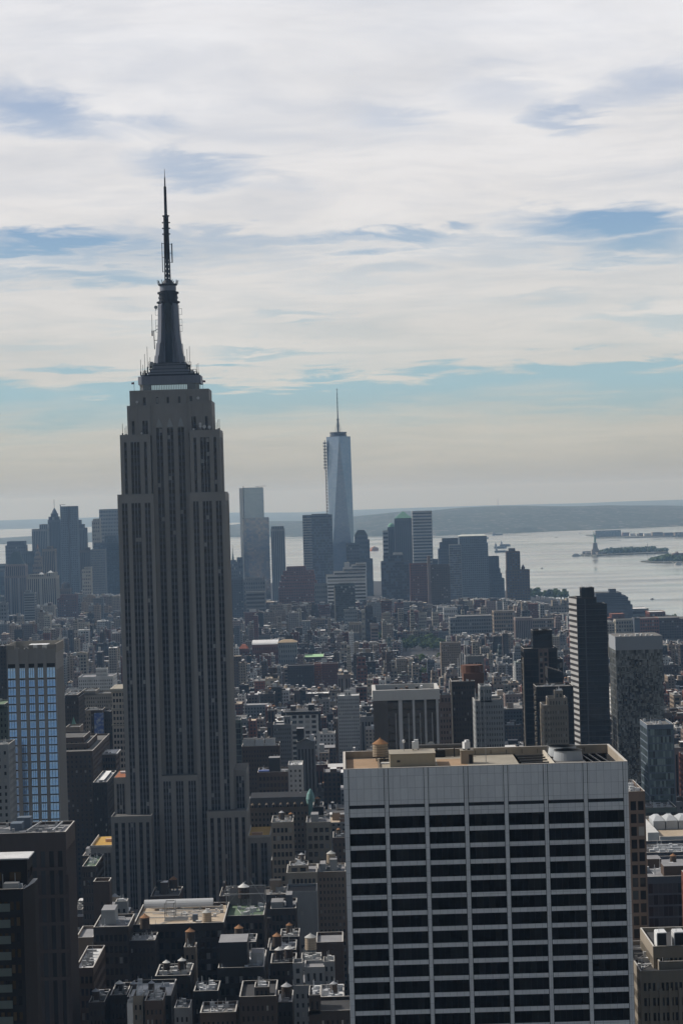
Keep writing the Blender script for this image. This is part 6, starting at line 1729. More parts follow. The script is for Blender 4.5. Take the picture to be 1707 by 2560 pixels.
T('brick_chimney_tower', 'brown brick tower rising behind the dark apartment slab', 'tower', [(743, 758, 1638)], 3000, 12, 'pink', 'apt', ybot=1662, cols=3, rows=14, seed=163)
T('orange_brick_slab', 'orange brick slab between the dark slab and the red block', 'building', [(785, 803, 1659)], 2960, 20, wallmat('wall_orange', (.34, .13, .065)), 'apt', 'ash', ybot=1725, cols=4, rows=14, seed=164)
T('red_brick_block', 'dark red brick block right of the orange slab', 'building', [(804, 845, 1659)], 2945, 22, 'red', 'apt', ybot=1725, cols=8, rows=16, seed=165)
r_, cx_, lc_ = T('barrel_roof_armoury', 'brick hall under a white barrel roof', 'building', [(630, 696, 1612, 0, 60)], 3450, 60, 'red', 'apt', 'silver', ybot=1640, cols=12, rows=5, seed=166)
x0, x1, y0, y1, z0, z1 = lc_[0]; b = MB()
for i in range(8):
    a0, a1 = math.pi * i / 8, math.pi * (i + 1) / 8; f = lambda a: (y0 + 28 - 28 * math.cos(a), z1 + 5 * math.sin(a))
    b.quad([(x0, *f(a0)), (x1, *f(a0)), (x1, *f(a1)), (x0, *f(a1))])
b.build('barrel_roof', [ZINC], r_)
r_, cx_, lc_ = T('hipped_white_block', 'white building with a tan hipped roof right of the barrel roof', 'building', [(695, 742, 1607, 0, 30)], 3450, 30, 'ashen', 'apt', 'sand', ybot=1636, cols=8, rows=6, seed=167)
x0, x1, y0, y1, z0, z1 = lc_[0]
b = MB(); b.prism([(x0 - 1, y0 - 1), (x1 + 1, y0 - 1), (x1 + 1, y1 + 1), (x0 - 1, y1 + 1)], z1 + .1, z1 + 3.5, 0, poly1=[(x0 + 7, y0 + 8), (x1 - 7, y0 + 8), (x1 - 7, y1 - 8), (x0 + 7, y1 - 8)]); b.build('hipped_roof', [wallmat('tile_tan', (.36, .28, .19))], r_)
T('sports_roof_block', 'low school with a bright green sports roof', 'building', [(760, 809, 1643, 0, 75)], 3400, 75, 'umber', 'apt', 'moss', ybot=1658, cols=14, rows=3, seed=168)
b = MB(); b.box(-14, 14, -36, 36, 0, .3); o = b.build('sports_pitch', [wallmat('pitch_green', (.33, .52, .30), var=.12, streak=False)], bpy.data.objects['sports_roof_block']); o.location.z = at(785, 1643, 3400)[1] - drop(3400) - .7
r_, cx_, lc_ = T('red_gable_hall', 'hall with a red hipped roof beside the skyscraper edge', 'building', [(598, 620, 1622, 0, 26)], 3500, 26, 'red', 'apt', 'rust', ybot=1640, cols=5, rows=4, seed=169)
x0, x1, y0, y1, z0, z1 = lc_[0]
b = MB(); b.prism([(x0 - .5, y0 - .5), (x1 + .5, y0 - .5), (x1 + .5, y1), (x0 - .5, y1)], z1 + .1, z1 + 6, 0, poly1=[(x0 + 4, y0 + 8), (x1 - 4, y0 + 8), (x1 - 4, y1 - 8), (x0 + 4, y1 - 8)]); b.build('hipped_roof', [wallmat('tile_red', (.27, .10, .06))], r_)
T('silver_annex', 'narrow green glass block along the right edge of the skyscraper', 'building', [(584, 602, 1800, 0, 24)], 1700, 24, 'greenish', 'glass', 'tar', ybot=1916, cols=3, rows=20, seed=170)

# small lofts whose roofs carry the tanks in the lower part of the picture
for nm, lab, a in (('dark_narrow_loft', 'dark loft below the left end of the tan roof', (322, 388, 2352, 862, 16, 'umber', 6)), ('slim_tan_loft', 'slim tan loft lifting an orange coned tank', (460, 489, 2368, 846, 9, 'tan', 2)),
                   ('twin_tank_block', 'small dark block whose roof carries two white coned tanks', (388, 476, 2440, 792, 20, 'umber', 7)), ('tank_row_block', 'low dark block carrying a row of tanks at the bottom left', (318, 428, 2492, 752, 26, 'dark', 8)),
                   ('tank_step_block', 'dark block under the truss frame carrying an orange coned tank', (575, 640, 2356, 856, 16, 'dark', 5)), ('dark_gap_loft', 'dark loft filling the gap right of the truss frame', (674, 740, 2376, 882, 20, 'dark', 5)),
                   ('roof_hut_loft', 'small loft with pale roof boxes behind the dark gap loft', (700, 748, 2342, 950, 18, 'umber', 4)), ('pair_tank_loft', 'dark loft carrying two white coned tanks side by side', (676, 740, 2408, 832, 18, 'umber', 5)),
                   ('dark_wedge_block', 'narrow dark block left of the white stepped building', (692, 731, 2506, 736, 18, 'dark', 3)), ('low_corner_block', 'low grey block against the white slab at the bottom', (800, 860, 2492, 727, 18, 'grey', 5)),
                   ('tank_pedestal_block', 'pale block under the large tan tank', (752, 803, 2404, 824, 16, 'ashen', 4)), ('turret_side_block', 'dark block right of the verdigris turret', (782, 808, 2018, 1303, 22, 'dark', 3)),
                   ('slab_side_loft', 'small loft touching the left edge of the white slab', (832, 866, 2094, 1178, 22, 'brown', 3)), ('spike_tank_loft', 'low loft by the dark office block carrying a spiked tank', (222, 262, 2506, 765, 20, 'umber', 4)),
                   ('pale_shaft_block', 'slender pale block rising among the bottom left tanks', (333, 357, 2490, 747, 9, 'buff', 2)), ('sandy_roof_hut', 'low brown hut with a framed roof beside the slender pale block', (362, 408, 2502, 743, 15, 'brown', 4)),
                   ('white_sliver_block', 'thin white block at the left of the slender pale block', (318, 332, 2508, 745, 8, 'white', 1)), ('dark_infill_block', 'dark low block between the twin tanks and the black plant box', (484, 546, 2478, 782, 16, 'dark', 5)),
                   ('grey_infill_hut', 'small grey hut on the low roofs at the bottom edge', (436, 474, 2520, 738, 12, 'grey', 3)), ('brown_infill_block', 'brown low block at the bottom edge below the black plant box', (500, 590, 2532, 730, 16, 'brown', 7)),
                   ('edge_tank_loft', 'low dark loft left of the tank row', (276, 317, 2488, 772, 20, 'umber', 4))):
    T(nm, lab, 'building', [a[:3]], a[3], a[4], a[5], 'apt', random.Random(nm).choice(['ash', 'silver', 'tar', 'gravel']), ybot=2600, cols=a[6], rows=14, seed=a[0])

# ------------------------------------------------------------------ the ordinary city between: every block front as a row of lots
rng = random.Random(20)
FOOT = [(h[6], h[7], h[4], h[5]) for h in HAND]
ENV = [(-200, 1470), (0, 1480), (60, 1500), (140, 1505), (200, 1470), (300, 1475), (560, 1500), (640, 1490), (700, 1500), (820, 1505), (960, 1490), (1060, 1500), (1200, 1490), (1330, 1500), (1420, 1512), (1500, 1545), (1600, 1548), (1707, 1560), (1900, 1575)]
lots = []          # x0,x1,y0,y1,h,colour key, style, roof


def cap_height(x0, x1, D, h):
    """keep a lot from hiding the parts of the placed buildings that the photo shows"""
    p0 = px_of(x0, 40, D)[0]; p1 = px_of(x1, 40, D)[0]
    m = max(lerp(ENV, p0), lerp(ENV, p1), lerp(ENV, (p0 + p1) / 2)) + 6
    for (q0, q1, yt, yb, D0, D1, _a, _b) in HAND:
        if D < D0 and p1 > q0 + 1 and p0 < q1 - 1:
            m = max(m, yb)
    z = at((p0 + p1) / 2, m, D)[1]
    return min(h, z)


def clash(x0, x1, y0, y1):
    for (a, b, c, d) in FOOT:
        if x1 > a - .3 and x0 < b + .3 and y1 > c - .5 and y0 < d + .5:
            return True
    return False


PAL = [('brown', 18), ('umber', 16), ('red', 13), ('tan', 10), ('buff', 9), ('grey', 10), ('dark', 8), ('pink', 6), ('limestone', 7), ('white', 5), ('ashen', 5), ('slate', 5), ('cream', 3), ('greenish', 2)]
PALW = [k for k, n in PAL for _ in range(n)]
PALF = PALW + ['tan'] * 14 + ['buff'] * 14 + ['cream'] * 8 + ['pink'] * 8 + ['ashen'] * 8 + ['white'] * 5 + ['red'] * 6
AV = [(-2200, -2170), (-1300, -1270), (-900, -875), (-620, -595), (-400, -380), (-188, -158), (88, 112), (365, 390), (640, 662), (900, 925)]
PARKS = [(-330, -210, 2560, 2840), (100, 180, 3850, 4060), (-102, -62, 3470, 3590), (34, 72, 4140, 4260), (196, 224, 2980, 3080)]
HAND += [(1000, 1112, 1608, 1646, 3850, 4060, 0, 0), (690, 736, 1644, 1668, 3470, 3590, 0, 0), (896, 952, 1594, 1608, 4140, 4260, 0, 0), (1226, 1264, 1668, 1692, 2980, 3080, 0, 0), (266, 292, 1960, 2032, 1930, 2060, 0, 0)]
D = 640.0
row = 0
while D < 6900:
    deep = 80.0 if D < 2750 else (64.0 if D < 4300 else 70.0)
    for r0, r1 in ((D + 8, D + deep * .47), (D + deep * .52, D + deep - 6)):
        hx = r0 * .147 * 1.16 + 30
        x = -hx - rng.random() * 20
        tmax = lerp([(d, x_) for d, x_ in SH], r0) - 40
        while x < min(hx, tmax):
            if r0 < 1000: w = rng.choice([8, 9, 11, 13, 16])
            elif r0 < 2700: w = rng.choice([6, 7, 8, 10, 12, 15, 18, 24])
            elif r0 < 4300: w = rng.choice([6, 7, 8, 9, 11, 13, 18])
            else: w = rng.choice([12, 16, 20, 26, 34])
            x0, x1 = x, x + w
            x += w + (0.25 if rng.random() < .8 else rng.uniform(1, 5))
            hit = [a for a in AV if x1 > a[0] and x0 < a[1]]
            if hit and r0 < 2700:
                x = max(x, hit[0][1]); continue
            if any(x1 > p[0] and x0 < p[1] and r1 > p[2] and r0 < p[3] for p in PARKS):
                continue
            if r0 < 1000: h = rng.choice([34, 40, 46, 52, 58, 66])
            elif r0 < 1700: h = rng.choice([24, 30, 36, 42, 48, 56, 64])
            elif r0 < 2750: h = rng.choice([16, 20, 24, 30, 36, 42, 50, 58])
            elif r0 < 4300: h = rng.choice([12, 14, 15, 16, 18, 18, 20, 22, 26, 30]) if rng.random() < .88 else rng.uniform(36, 62)
            elif r0 < 5200: h = rng.choice([16, 20, 24, 28, 34]) if rng.random() < .8 else rng.uniform(40, 72)
            else: h = rng.choice([24, 30, 40, 55, 70])
            h *= rng.uniform(.92, 1.1)
            h = cap_height(x0, x1, r0, h)
            y1 = r1 - (rng.uniform(0, 8) if rng.random() < .5 else 0); y0 = r0 + (rng.uniform(0, 1.2))
            if h < 7 or clash(x0, x1, y0, y1):
                continue
            key = rng.choice(PALW if r0 < 2200 else PALF)
            sty = rng.choice(['loft', 'loft', 'apt', 'apt', 'office', 'pair', 'pier'] if r0 < 2700 else ['apt', 'apt', 'pair', 'loft'])
            rf = rng.choice(['tar', 'gravel', 'gravel', 'ash', 'ash', 'silver', 'silver', 'sand', 'tar'])
            lots.append([x0, x1, y0, y1, h, key, sty, rf])
    D += deep; row += 1

# how much of each lot shows: paint the boxes far to near on a coarse picture
PW, PH = 427, 640
buf = np.full((PH, PW), -1, dtype=np.int32)
order = [(l[2], i) for i, l in enumerate(lots)] + [(h[4], -2 - j) for j, h in enumerate(HAND)]
order.sort(reverse=True)
for dd, i in order:
    if i >= 0:
        x0, x1, y0, y1, h = lots[i][:5]
        a0, t0 = px_of(x0, h, y0); a1, _t = px_of(x1, h, y0); c0, tb = px_of(x0, h, y1); c1, _t = px_of(x1, h, y1)
        xa, xb, yt = min(a0, c0), max(a1, c1), min(t0, tb)
    else:
        h_ = HAND[-2 - i]; xa, xb, yt = h_[0], h_[1], h_[2]
    xa, xb, yt = int(max(0, xa / 4)), int(min(PW, math.ceil(xb / 4))), int(max(0, yt / 4))
    if xb > xa and yt < PH:
        buf[yt:, xa:xb] = i
ids, cnt = np.unique(buf, return_counts=True)
seen = {int(i): int(c) for i, c in zip(ids, cnt) if i >= 0}
rank = sorted(seen, key=lambda i: -seen[i])
SINGLE = set(rank[:300])
print('LOTS', len(lots), 'seen', len(seen), 'single px min', seen[rank[min(299, len(rank) - 1)]])

COLWORD = {'brown': 'brown brick', 'umber': 'dark brown', 'red': 'red brick', 'tan': 'tan brick', 'buff': 'buff stone', 'grey': 'grey', 'dark': 'blackened', 'pink': 'pinkish stone', 'limestone': 'limestone',
           'white': 'white painted', 'ashen': 'pale grey', 'slate': 'slate blue', 'cream': 'cream', 'greenish': 'green grey'}
STYWORD = {'loft': 'wide windowed loft', 'apt': 'small windowed block', 'office': 'office block', 'pair': 'tenement block', 'pier': 'pier fronted block'}
ROOFWORD = {'tar': 'black roof', 'gravel': 'gravel roof', 'ash': 'grey roof', 'silver': 'silver roof', 'sand': 'sandy roof', 'moss': 'mossy roof'}
HUTS = ['no roof hut', 'one roof hut', 'two roof huts', 'three roof huts']
LANDM = [(o.name, HAND[i]) for i, o in []]
LM = []
_hand_roots = [o for o in COL.objects if o.parent is None and o.get('category')]
NICK = {}
for o in _hand_roots:
    if o.get('category') in ('building', 'tower', 'skyscraper', 'office tower', 'hotel', 'office block'):
        NICK[o.name] = o.name.replace('_', ' ')
        p = px_of(o.location.x, 60 if o.location.y < 3000 else 30, o.location.y)
        LM.append((o.name, p[0], o.location.x, o.location.y))
USED = set()


def lot_label(x0, x1, y0, y1, key, sty, rf, nh, h):
    xm, ym = (x0 + x1) / 2, (y0 + y1) / 2
    pm = px_of(xm, h * .8, y0)
    c = sorted(LM, key=lambda l: abs(l[1] - pm[0]) / 1.0 + abs(l[3] - ym) * (.35 if l[3] > ym else .45))
    size = 'narrow' if x1 - x0 < 11 else 'broad' if x1 - x0 > 21 else ''
    hi = 'tall' if h > 48 else 'low' if h < 20 else ''
    for l in c:
        dx_ = pm[0] - l[1]
        rel = 'behind' if l[3] < ym - 25 else 'before' if l[3] > ym + 25 else 'beside'
        if rel != 'beside' and abs(dx_) > 45:
            rel = ('left' if dx_ < 0 else 'right') + ' of'
        for use in ((size, hi, 1), (size, '', 1), ('', hi, 1), ('', '', 1), ('', '', 0)):
            s = ' '.join(w for w in (use[0], use[1], COLWORD[key], STYWORD[sty] + ',', ROOFWORD[rf] + ',', (HUTS[nh] + ',') if use[2] else '', rel, 'the', NICK[l[0]]) if w)
            if s not in USED and len(s.split()) <= 16:
                USED.add(s); return s
    return s


mass = MB(); mass_c = []
NAME = {'loft': 'loft_building', 'apt': 'apartment_building', 'office': 'office_building', 'pair': 'tenement_building', 'pier': 'pillared_building'}
big_spots = []
for i, lt in enumerate(lots):
    x0, x1, y0, y1, h, key, sty, rf = lt
    zg = drop(y0)
    lr = random.Random(i * 7 + 3)
    cw = WALL[key]; k_ = lr.uniform(.75, 1.25)
    nh = lr.choice([0, 1, 1, 2, 2, 3])
    w, d = x1 - x0, y1 - y0
    huts = []
    for q in range(nh):
        a = lr.uniform(.08, .6); b_ = lr.uniform(.1, .6)
        huts.append((a, min(.95, a + lr.uniform(.18, .4)), b_, min(.95, b_ + lr.uniform(.2, .4)), lr.choice([2.2, 2.6, 3.0, 3.4, 4.6, 6.0 if h > 30 else 3.0]), lr.choice([key, 'brown', 'ashen', 'white', 'dark', 'tan'])))
    if i in SINGLE:
        root = thing(NAME[sty], lot_label(x0, x1, y0, y1, key, sty, rf, nh, h), 'building', ((x0 + x1) / 2, (y0 + y1) / 2, zg), 0, 'ordinary city buildings packed between the towers')
        tiers = [(-w / 2, w / 2, -d / 2, d / 2, 0, h)]
        if h > 38 and lr.random() < .35:
            tiers = [(-w / 2, w / 2, -d / 2, d / 2, 0, h * .82), (-w / 2 + w * .08, w / 2 - w * .12, -d / 2 + d * .18, d / 2 - d * .05, h * .82 - 1, h)]
        cor = (lr.uniform(.4, .8), lr.uniform(.6, 1.2), MATS['wall_' + lr.choice([key, key, 'limestone', 'umber', 'greenish'])]) if (sty in ('loft', 'pair') and lr.random() < .55) else None
        rfo = body(root, tiers, MATS['wall_' + key], sty, MATS['roof_' + rf], lr, cornice=cor)
        tx0, tx1, ty0, ty1, tz0, tz1 = tiers[-1]
        for (a, b_, c, e, hh, kk) in huts:
            hb = MB(); hb.box(tx0 + (tx1 - tx0) * a, tx0 + (tx1 - tx0) * b_, ty0 + (ty1 - ty0) * c, ty0 + (ty1 - ty0) * e, tz1 - 1.05, tz1 + hh - 1, 0, 1)
            hb.build('bulkhead', [MATS['wall_' + kk], MATS['roof_' + lr.choice(['ash', 'silver', 'tar', 'gravel'])]], rfo)
        ru = MB(); nu = lr.randint(4, 9) if y0 < 2600 else 3
        for q in range(nu):
            ux, uy = lr.uniform(tx0 + 1, tx1 - 2), lr.uniform(ty0 + 1, ty1 - 2); us_ = lr.uniform(.6, 1.5)
            if q:
                ru.beam((lx, ly, tz1 - .9), (ux + .1, uy + .1, tz1 - .9), .13)
            lx, ly = ux + .1, uy + .1
            ru.box(ux, ux + us_ * 1.3, uy, uy + us_, tz1 - 1.05, tz1 - 1 + lr.uniform(.5, 1.7))
            if lr.random() < .4:
                ru.beam((ux, uy, tz1 - 1), (ux, uy, tz1 + lr.uniform(1.5, 3.5)), .15)
        ru.build('vent_row', [lr.choice([ZINC, ZINC, STEEL, MATS['wall_white']])], rfo)
        big_spots.append((y0, (x0 + x1) / 2, (y0 + y1) / 2, tz1 - 1 + zg, w, d, seen[i], i))
    else:
        n0 = len(mass.f)
        mass.box(x0, x1, y0, y1, zg, h + zg, 0, 1)
        col = [tuple(c * k_ for c in cw)] * 6; rc = ROOF[rf]; col[4] = tuple(c * k_ for c in rc)
        if lr.random() < .8:
            mass.box(x0, x0 + .35, y0, y1, h + zg + .01, h + zg + 1.0, 2).box(x1 - .35, x1, y0, y1, h + zg + .01, h + zg + 1.0, 2).box(x0 + .36, x1 - .36, y0, y0 + .35, h + zg + .01, h + zg + 1.0, 2)
            col += [tuple(c * k_ for c in cw)] * 18
        for (a, b_, c, e, hh, kk) in huts:
            mass.box(x0 + w * a, x0 + w * b_, y0 + d * c, y0 + d * e, h + zg - .2, h + zg + hh, 2, 1)
            cc = WALL[kk]; col += [tuple(v * k_ for v in cc)] * 4 + [ROOF[lr.choice(['ash', 'silver', 'tar'])]] + [cc]
        mass_c += col

mm = bpy.data.materials.new('distant_walls'); t_, p_ = _pr(mm); p_.inputs['Roughness'].default_value = .85; p_.inputs['Specular IOR Level'].default_value = .2
at_ = t_.nodes.new('ShaderNodeAttribute'); at_.attribute_name = 'skin'
g_ = t_.nodes.new('ShaderNodeNewGeometry')


def nmath(op, a, b=0.0):
    n = t_.nodes.new('ShaderNodeMath'); n.operation = op
    for i, v in enumerate((a, b)):
        if isinstance(v, (int, float)): n.inputs[i].default_value = v
        else: t_.links.new(v, n.inputs[i])
    return n.outputs[0]


sp = t_.nodes.new('ShaderNodeSeparateXYZ'); t_.links.new(g_.outputs['Position'], sp.inputs[0])
u_ = nmath('ADD', sp.outputs[0], sp.outputs[1])
fu = nmath('FRACT', nmath('DIVIDE', u_, 3.1)); fz = nmath('FRACT', nmath('DIVIDE', sp.outputs[2], 3.4))
win = nmath('MULTIPLY', nmath('LESS_THAN', fu, .46), nmath('MULTIPLY', nmath('GREATER_THAN', fz, .25), nmath('LESS_THAN', fz, .78)))
mx_ = t_.nodes.new('ShaderNodeMix'); mx_.data_type = 'RGBA'; t_.links.new(win, mx_.inputs[0]); t_.links.new(at_.outputs['Color'], mx_.inputs[6]); mx_.inputs[7].default_value = (.015, .018, .022, 1)
t_.links.new(mx_.outputs[2], p_.inputs['Base Color'])
mr = bpy.data.materials.new('distant_roofs'); t_, p_ = _pr(mr); p_.inputs['Roughness'].default_value = .8
at_ = t_.nodes.new('ShaderNodeAttribute'); at_.attribute_name = 'skin'; t_.links.new(at_.outputs['Color'], p_.inputs['Base Color'])
mo = mass.build('distant_rooftops', [mm, mr, mr])
ca = mo.data.attributes.new('skin', 'FLOAT_COLOR', 'FACE')
ca.data.foreach_set('color', np.array([(*c, 1) for c in mass_c], dtype=np.float32).ravel())
tag(mo, 'the countless small far rooftops between the nearer buildings', 'rooftops', None, 'stuff')

# ------------------------------------------------------------------ water towers
WT = []
WG = 'rooftop water tanks'
p_cedar = water_tower('water_tower', 'weathered wooden water tank with a rust coloured cone roof on the white slab tower', 2.0, 3.4, 1.1, CEDAR, WOODLIGHT)
x_, z_ = at(951, 1899, 592); p_cedar.location = (x_, 592, TW_Z); p_cedar['group'] = WG
p_white = water_tower('water_tower', 'dark tank under a bright white cone roof on the truss frame', 2.2, 4.6, 2.5, wallmat('cone_white', (.62, .62, .60)), wallmat('tank_dark', (.05, .038, .033)))
x_, z_ = at(610, 2247, 925); p_white.location = (x_, 925, z_ - 2.2); p_white['group'] = WG
p_dark = water_tower('water_tower', 'grey roofed dark wooden tank in the lower left', 1.9, 4.4, 2.2, GREYROOF, WOOD)
p_dark['group'] = WG
p_tan = water_tower('water_tower', 'large tan tank with a wide pale cone roof beside the white stepped building', 3.4, 7.4, 2.2, wallmat('cone_pale', (.50, .50, .48)), WOODLIGHT)
p_tan['group'] = WG

p_orange = water_tower('water_tower', 'dark tank with an orange cone roof at the left end of the tan roof', 1.55, 3.7, 2.0, CEDAR, WOOD)
p_orange['group'] = WG


def wt(proto, px, ytop, ybase, D, label, first=False):
    """put a tank where the photo shows it: top of its cone and foot of its drum"""
    o = proto if first else dup(proto, (0, 0, 0), label, 0, 1, WG)
    zt, zb = at(px, ytop, D)[1], at(px, ybase, D)[1]
    dims = {p_cedar.name: (2.0, 3.4, 1.1), p_orange.name: (1.55, 3.7, 2.0), p_white.name: (2.2, 4.6, 2.5), p_dark.name: (1.9, 4.4, 2.2), p_tan.name: (3.4, 7.4, 2.2)}[proto.name]
    full = dims[1] + dims[0] * .7
    s = (zt - zb) / full
    o.scale = (s, s, s); o.location = (at(px, ytop, D)[0], D, zb - dims[2] * s)
    o.rotation_euler = (0, 0, px * .7)
    return o


wt(p_tan, 776, 2332, 2374, 832, None, True)
wt(p_dark, 334, 2452, 2480, 770, None, True)
wt(p_orange, 362, 2284, 2322, 872, None, True)
for a in ((p_orange, 475, 2319, 2356, 850, 'dark tank with a two step orange cone left of the black plant box'),
          (p_tan, 517, 2272, 2306, 888, 'pale tan drum tank at the right end of the tan roof'), (p_orange, 597, 2311, 2346, 860, 'wooden tank with an orange cone below the truss frame'),
          (p_orange, 692, 2331, 2366, 891, 'dark tank with an orange cone right of the truss frame'), (p_orange, 723, 2306, 2332, 958, 'small tank with an orange cone beside pale roof boxes'),
          (p_white, 697, 2366, 2396, 840, 'left dark tank of a white coned pair in the bottom centre'), (p_white, 721, 2363, 2394, 835, 'right dark tank of a white coned pair in the bottom centre'),
          (p_white, 416, 2399, 2425, 800, 'white coned dark tank left on the small roof above two blue grey tanks'), (p_white, 455, 2393, 2422, 800, 'white coned dark tank right on the small roof above two blue grey tanks'),
          (p_dark, 379, 2451, 2476, 765, 'grey coned tank between two others in a bottom left row'), (p_dark, 407, 2461, 2484, 760, 'darker blue grey tank at the right end of the bottom left row'),
          (p_white, 299, 2450, 2480, 780, 'white coned dark tank left of the bottom left row'), (p_dark, 240, 2470, 2500, 770, 'dark tank with a narrow grey spike roof near the white annex roof'),
          (p_dark, 716, 2455, 2495, 745, 'big dark tank left of the white stepped building'), (p_dark, 834, 2452, 2480, 735, 'dark tank against the white slab at the bottom'),
          (p_tan, 827, 2125, 2158, 1138, 'tan tank on white legs beside the white slab'), (p_dark, 754, 2131, 2152, 1126, 'brown tank above the cream loft'),
          (p_orange, 793, 1991, 2012, 1310, 'orange coned dark tank right of the verdigris turret'), (p_tan, 751, 1980, 2002, 1352, 'tan drum right of the white corner loft'), (p_orange, 727, 1984, 2003, 1350, 'brown tank in front of the white corner loft'),
          (p_orange, 727, 2030, 2048, 1226, 'orange coned tank above the tan grid loft'), (p_dark, 704, 2026, 2047, 1226, 'grey tank below the dormers'), (p_orange, 846, 2069, 2086, 1190, 'orange coned tank left edge of the white slab'),
          (p_orange, 1681, 2133, 2158, 836, 'rusty tank on the dark blue wall at the right edge')):
    wt(*a)
# tanks of the farther roofs, too small to show their parts
tiny = []
for tm, rm, nm in ((WOOD, CEDAR, 'brown'), (WOOD, GREYROOF, 'grey'), (WOODLIGHT, GREYROOF, 'pale')):
    b = MB(); b.frustum(0, 0, 1.6, 1.9, 5.4, 1.8, 10, 0).frustum(0, 0, 5.3, 2.0, 6.7, .1, 10, 1)
    for k in range(4):
        a = math.pi / 4 + k * math.pi / 2; b.beam((1.3 * math.cos(a), 1.3 * math.sin(a), 0), (1.3 * math.cos(a), 1.3 * math.sin(a), 1.8), .25, 2)
    me = b.build('water_tower', [tm, rm, DARKSTEEL]); tiny.append((me, nm))
tr = random.Random(77); nput = 0
proto_used = set()
for (y0, xm, ym, z, w, d, sn, i) in sorted(big_spots):
    if nput >= 90 or y0 > 2700 or tr.random() > .5 or w < 8:
        continue
    me, nm = tr.choice(tiny)
    if me.name in proto_used:
        o = me.copy(); COL.objects.link(o)
    else:
        o = me; proto_used.add(me.name)
    o.location = (xm + tr.uniform(-.25, .25) * w, ym + tr.uniform(-.2, .3) * d, z); s = tr.uniform(.75, 1.2); o.scale = (s, s, s); o.rotation_euler = (0, 0, tr.random() * 3)
    c = sorted(LM, key=lambda l: abs(l[1] - px_of(xm, z, ym)[0]) + abs(l[3] - ym) * .4)
    lab = None
    for l in c:
        for rel in (('behind' if l[3] < ym else 'in front of'),):
            s_ = f"small {nm} {'coned' if nm != 'pale' else 'drum'} water tank on a roof {rel} the {NICK[l[0]]}"
            if s_ not in USED and lab is None:
                lab = s_; USED.add(s_)
    tag(o, lab, 'water tower', WG)
    nput += 1
for me, nm in tiny:
    if me.name not in proto_used:
        bpy.data.objects.remove(me)

# ------------------------------------------------------------------ things on the white slab's roof
def on_roof(name, label, cat, px, D, dz=0.0):
    return thing(name, label, cat, (at(px, 1900, D)[0], D, TW_Z + dz))


t = on_roof('cooling_fan', 'round grey cooling fan shroud in front on the roof plant of the white slab', 'cooling fan', 1419, 584, .0)
b = MB(); b.lathe(0, 0, [(-.1, 3.75), (2.0, 3.45), (2.35, 3.6)], 32); b.m[-1] = 0
b.f.pop(); b.m.pop(); b.lathe(0, 0, [(2.35, 3.6), (2.3, 3.4), (.2, 3.55)], 32, 1); b.build('shroud', [wallmat('shroud_grey', (.40, .42, .44), var=.1), wallmat('shroud_inside', (.05, .052, .055))], t)
b = MB()
for k in range(6):
    a = k * math.pi / 3; b.beam((0, 0, 1.2), (3.2 * math.cos(a), 3.2 * math.sin(a), 1.3), .3)
b.frustum(0, 0, .8, .5, 1.6, .5, 10).build('fan_rotor', [DARKSTEEL], t)
dup(t, (at(1405, 1880, 591)[0], 591, TW_Z + .3), 'rear grey cooling fan shroud half hidden by the front one')
t = on_roof('roof_cooler', 'white boxy cooling unit on the plant room of the white slab', 'cooling unit', 1039, 585, 3.3)
b = MB(); b.box(-.8, .8, -.7, .7, .35, 2.1).box(-.3, .7, -.5, .4, 2.1, 2.6); b.build('casing', [plain('unit_white', (.72, .73, .74), .5)], t)
b = MB()
for sx in (-1, 1):
    b.box(sx * .7 - .1, sx * .7 + .1, -.6, .6, 0, .35)
b.build('stand', [DARKSTEEL], t)
t2 = dup(t, (at(1166, 1900, 581)[0], 581.5, TW_Z + 3.35), 'white boxy cooling unit on the stair kiosk of the white slab', .4, .95)
t = on_roof('duct', 'long dark horizontal duct along the rear parapet of the white slab', 'duct', 1100, 597, .6)
b = MB(); b.v = []; b.lathe(0, 0, [(-5.5, .55), (5.5, .55)], 12); b.v = [(z, y, x + 2.2) for x, y, z in b.v]; b.build('pipe', [wallmat('duct_grey', (.11, .11, .11))], t)
b = MB()
for xx in (-4.5, -1, 3.5):
    b.box(xx, xx + .3, -.2, .2, -.6, 1.8)
b.box(-1.4, 1.3, -.5, .5, -.6, 1.2); b.build('support_row', [BLACKPAINT], t)
t = on_roof('satellite_dish', 'pale round dish standing behind the dark duct', 'dish', 1078, 597.5, 1.4)
b = MB(); b.v = [(0, .35, 1.6)] + [(1.0 * math.cos(i * .4488), -.05, 1.6 + 1.0 * math.sin(i * .4488)) for i in range(14)]
b.f = [(0, 1 + i, 1 + (i + 1) % 14) for i in range(14)] + [tuple(range(1, 15))]; b.m = [0] * 15; b.build('reflector', [plain('dish_grey', (.5, .52, .53), .5)], t)
b = MB(); b.beam((0, .3, -1.2), (0, .3, 1.6), .2); b.build('mast', [DARKSTEEL], t)
for px, D, h, lab, nm in ((1010, 583, 5.4, 'thin pole with a white globe beside the plant room', 'globe'), (1214, 583, 3.4, 'bare dark pole in the middle of the flat roof', None), (1369, 581, 4.6, 'thin white pole beside the cooling fan shrouds', None), (986, 592, 2.6, 'short pole right of the wooden tank', None)):
    t = on_roof('roof_pole', lab, 'pole', px, D)
    b = MB(); b.frustum(0, 0, 0, .09, h, .06, 8); b.build('pole_shaft', [STEEL], t)
    if nm:
        b = MB(); b.lathe(0, 0, [(h - .1, .1), (h + .05, .28), (h + .4, .36), (h + .7, .25), (h + .8, .05)], 12); b.build('globe', [plain('globe_white', (.75, .75, .75), .4)], t)

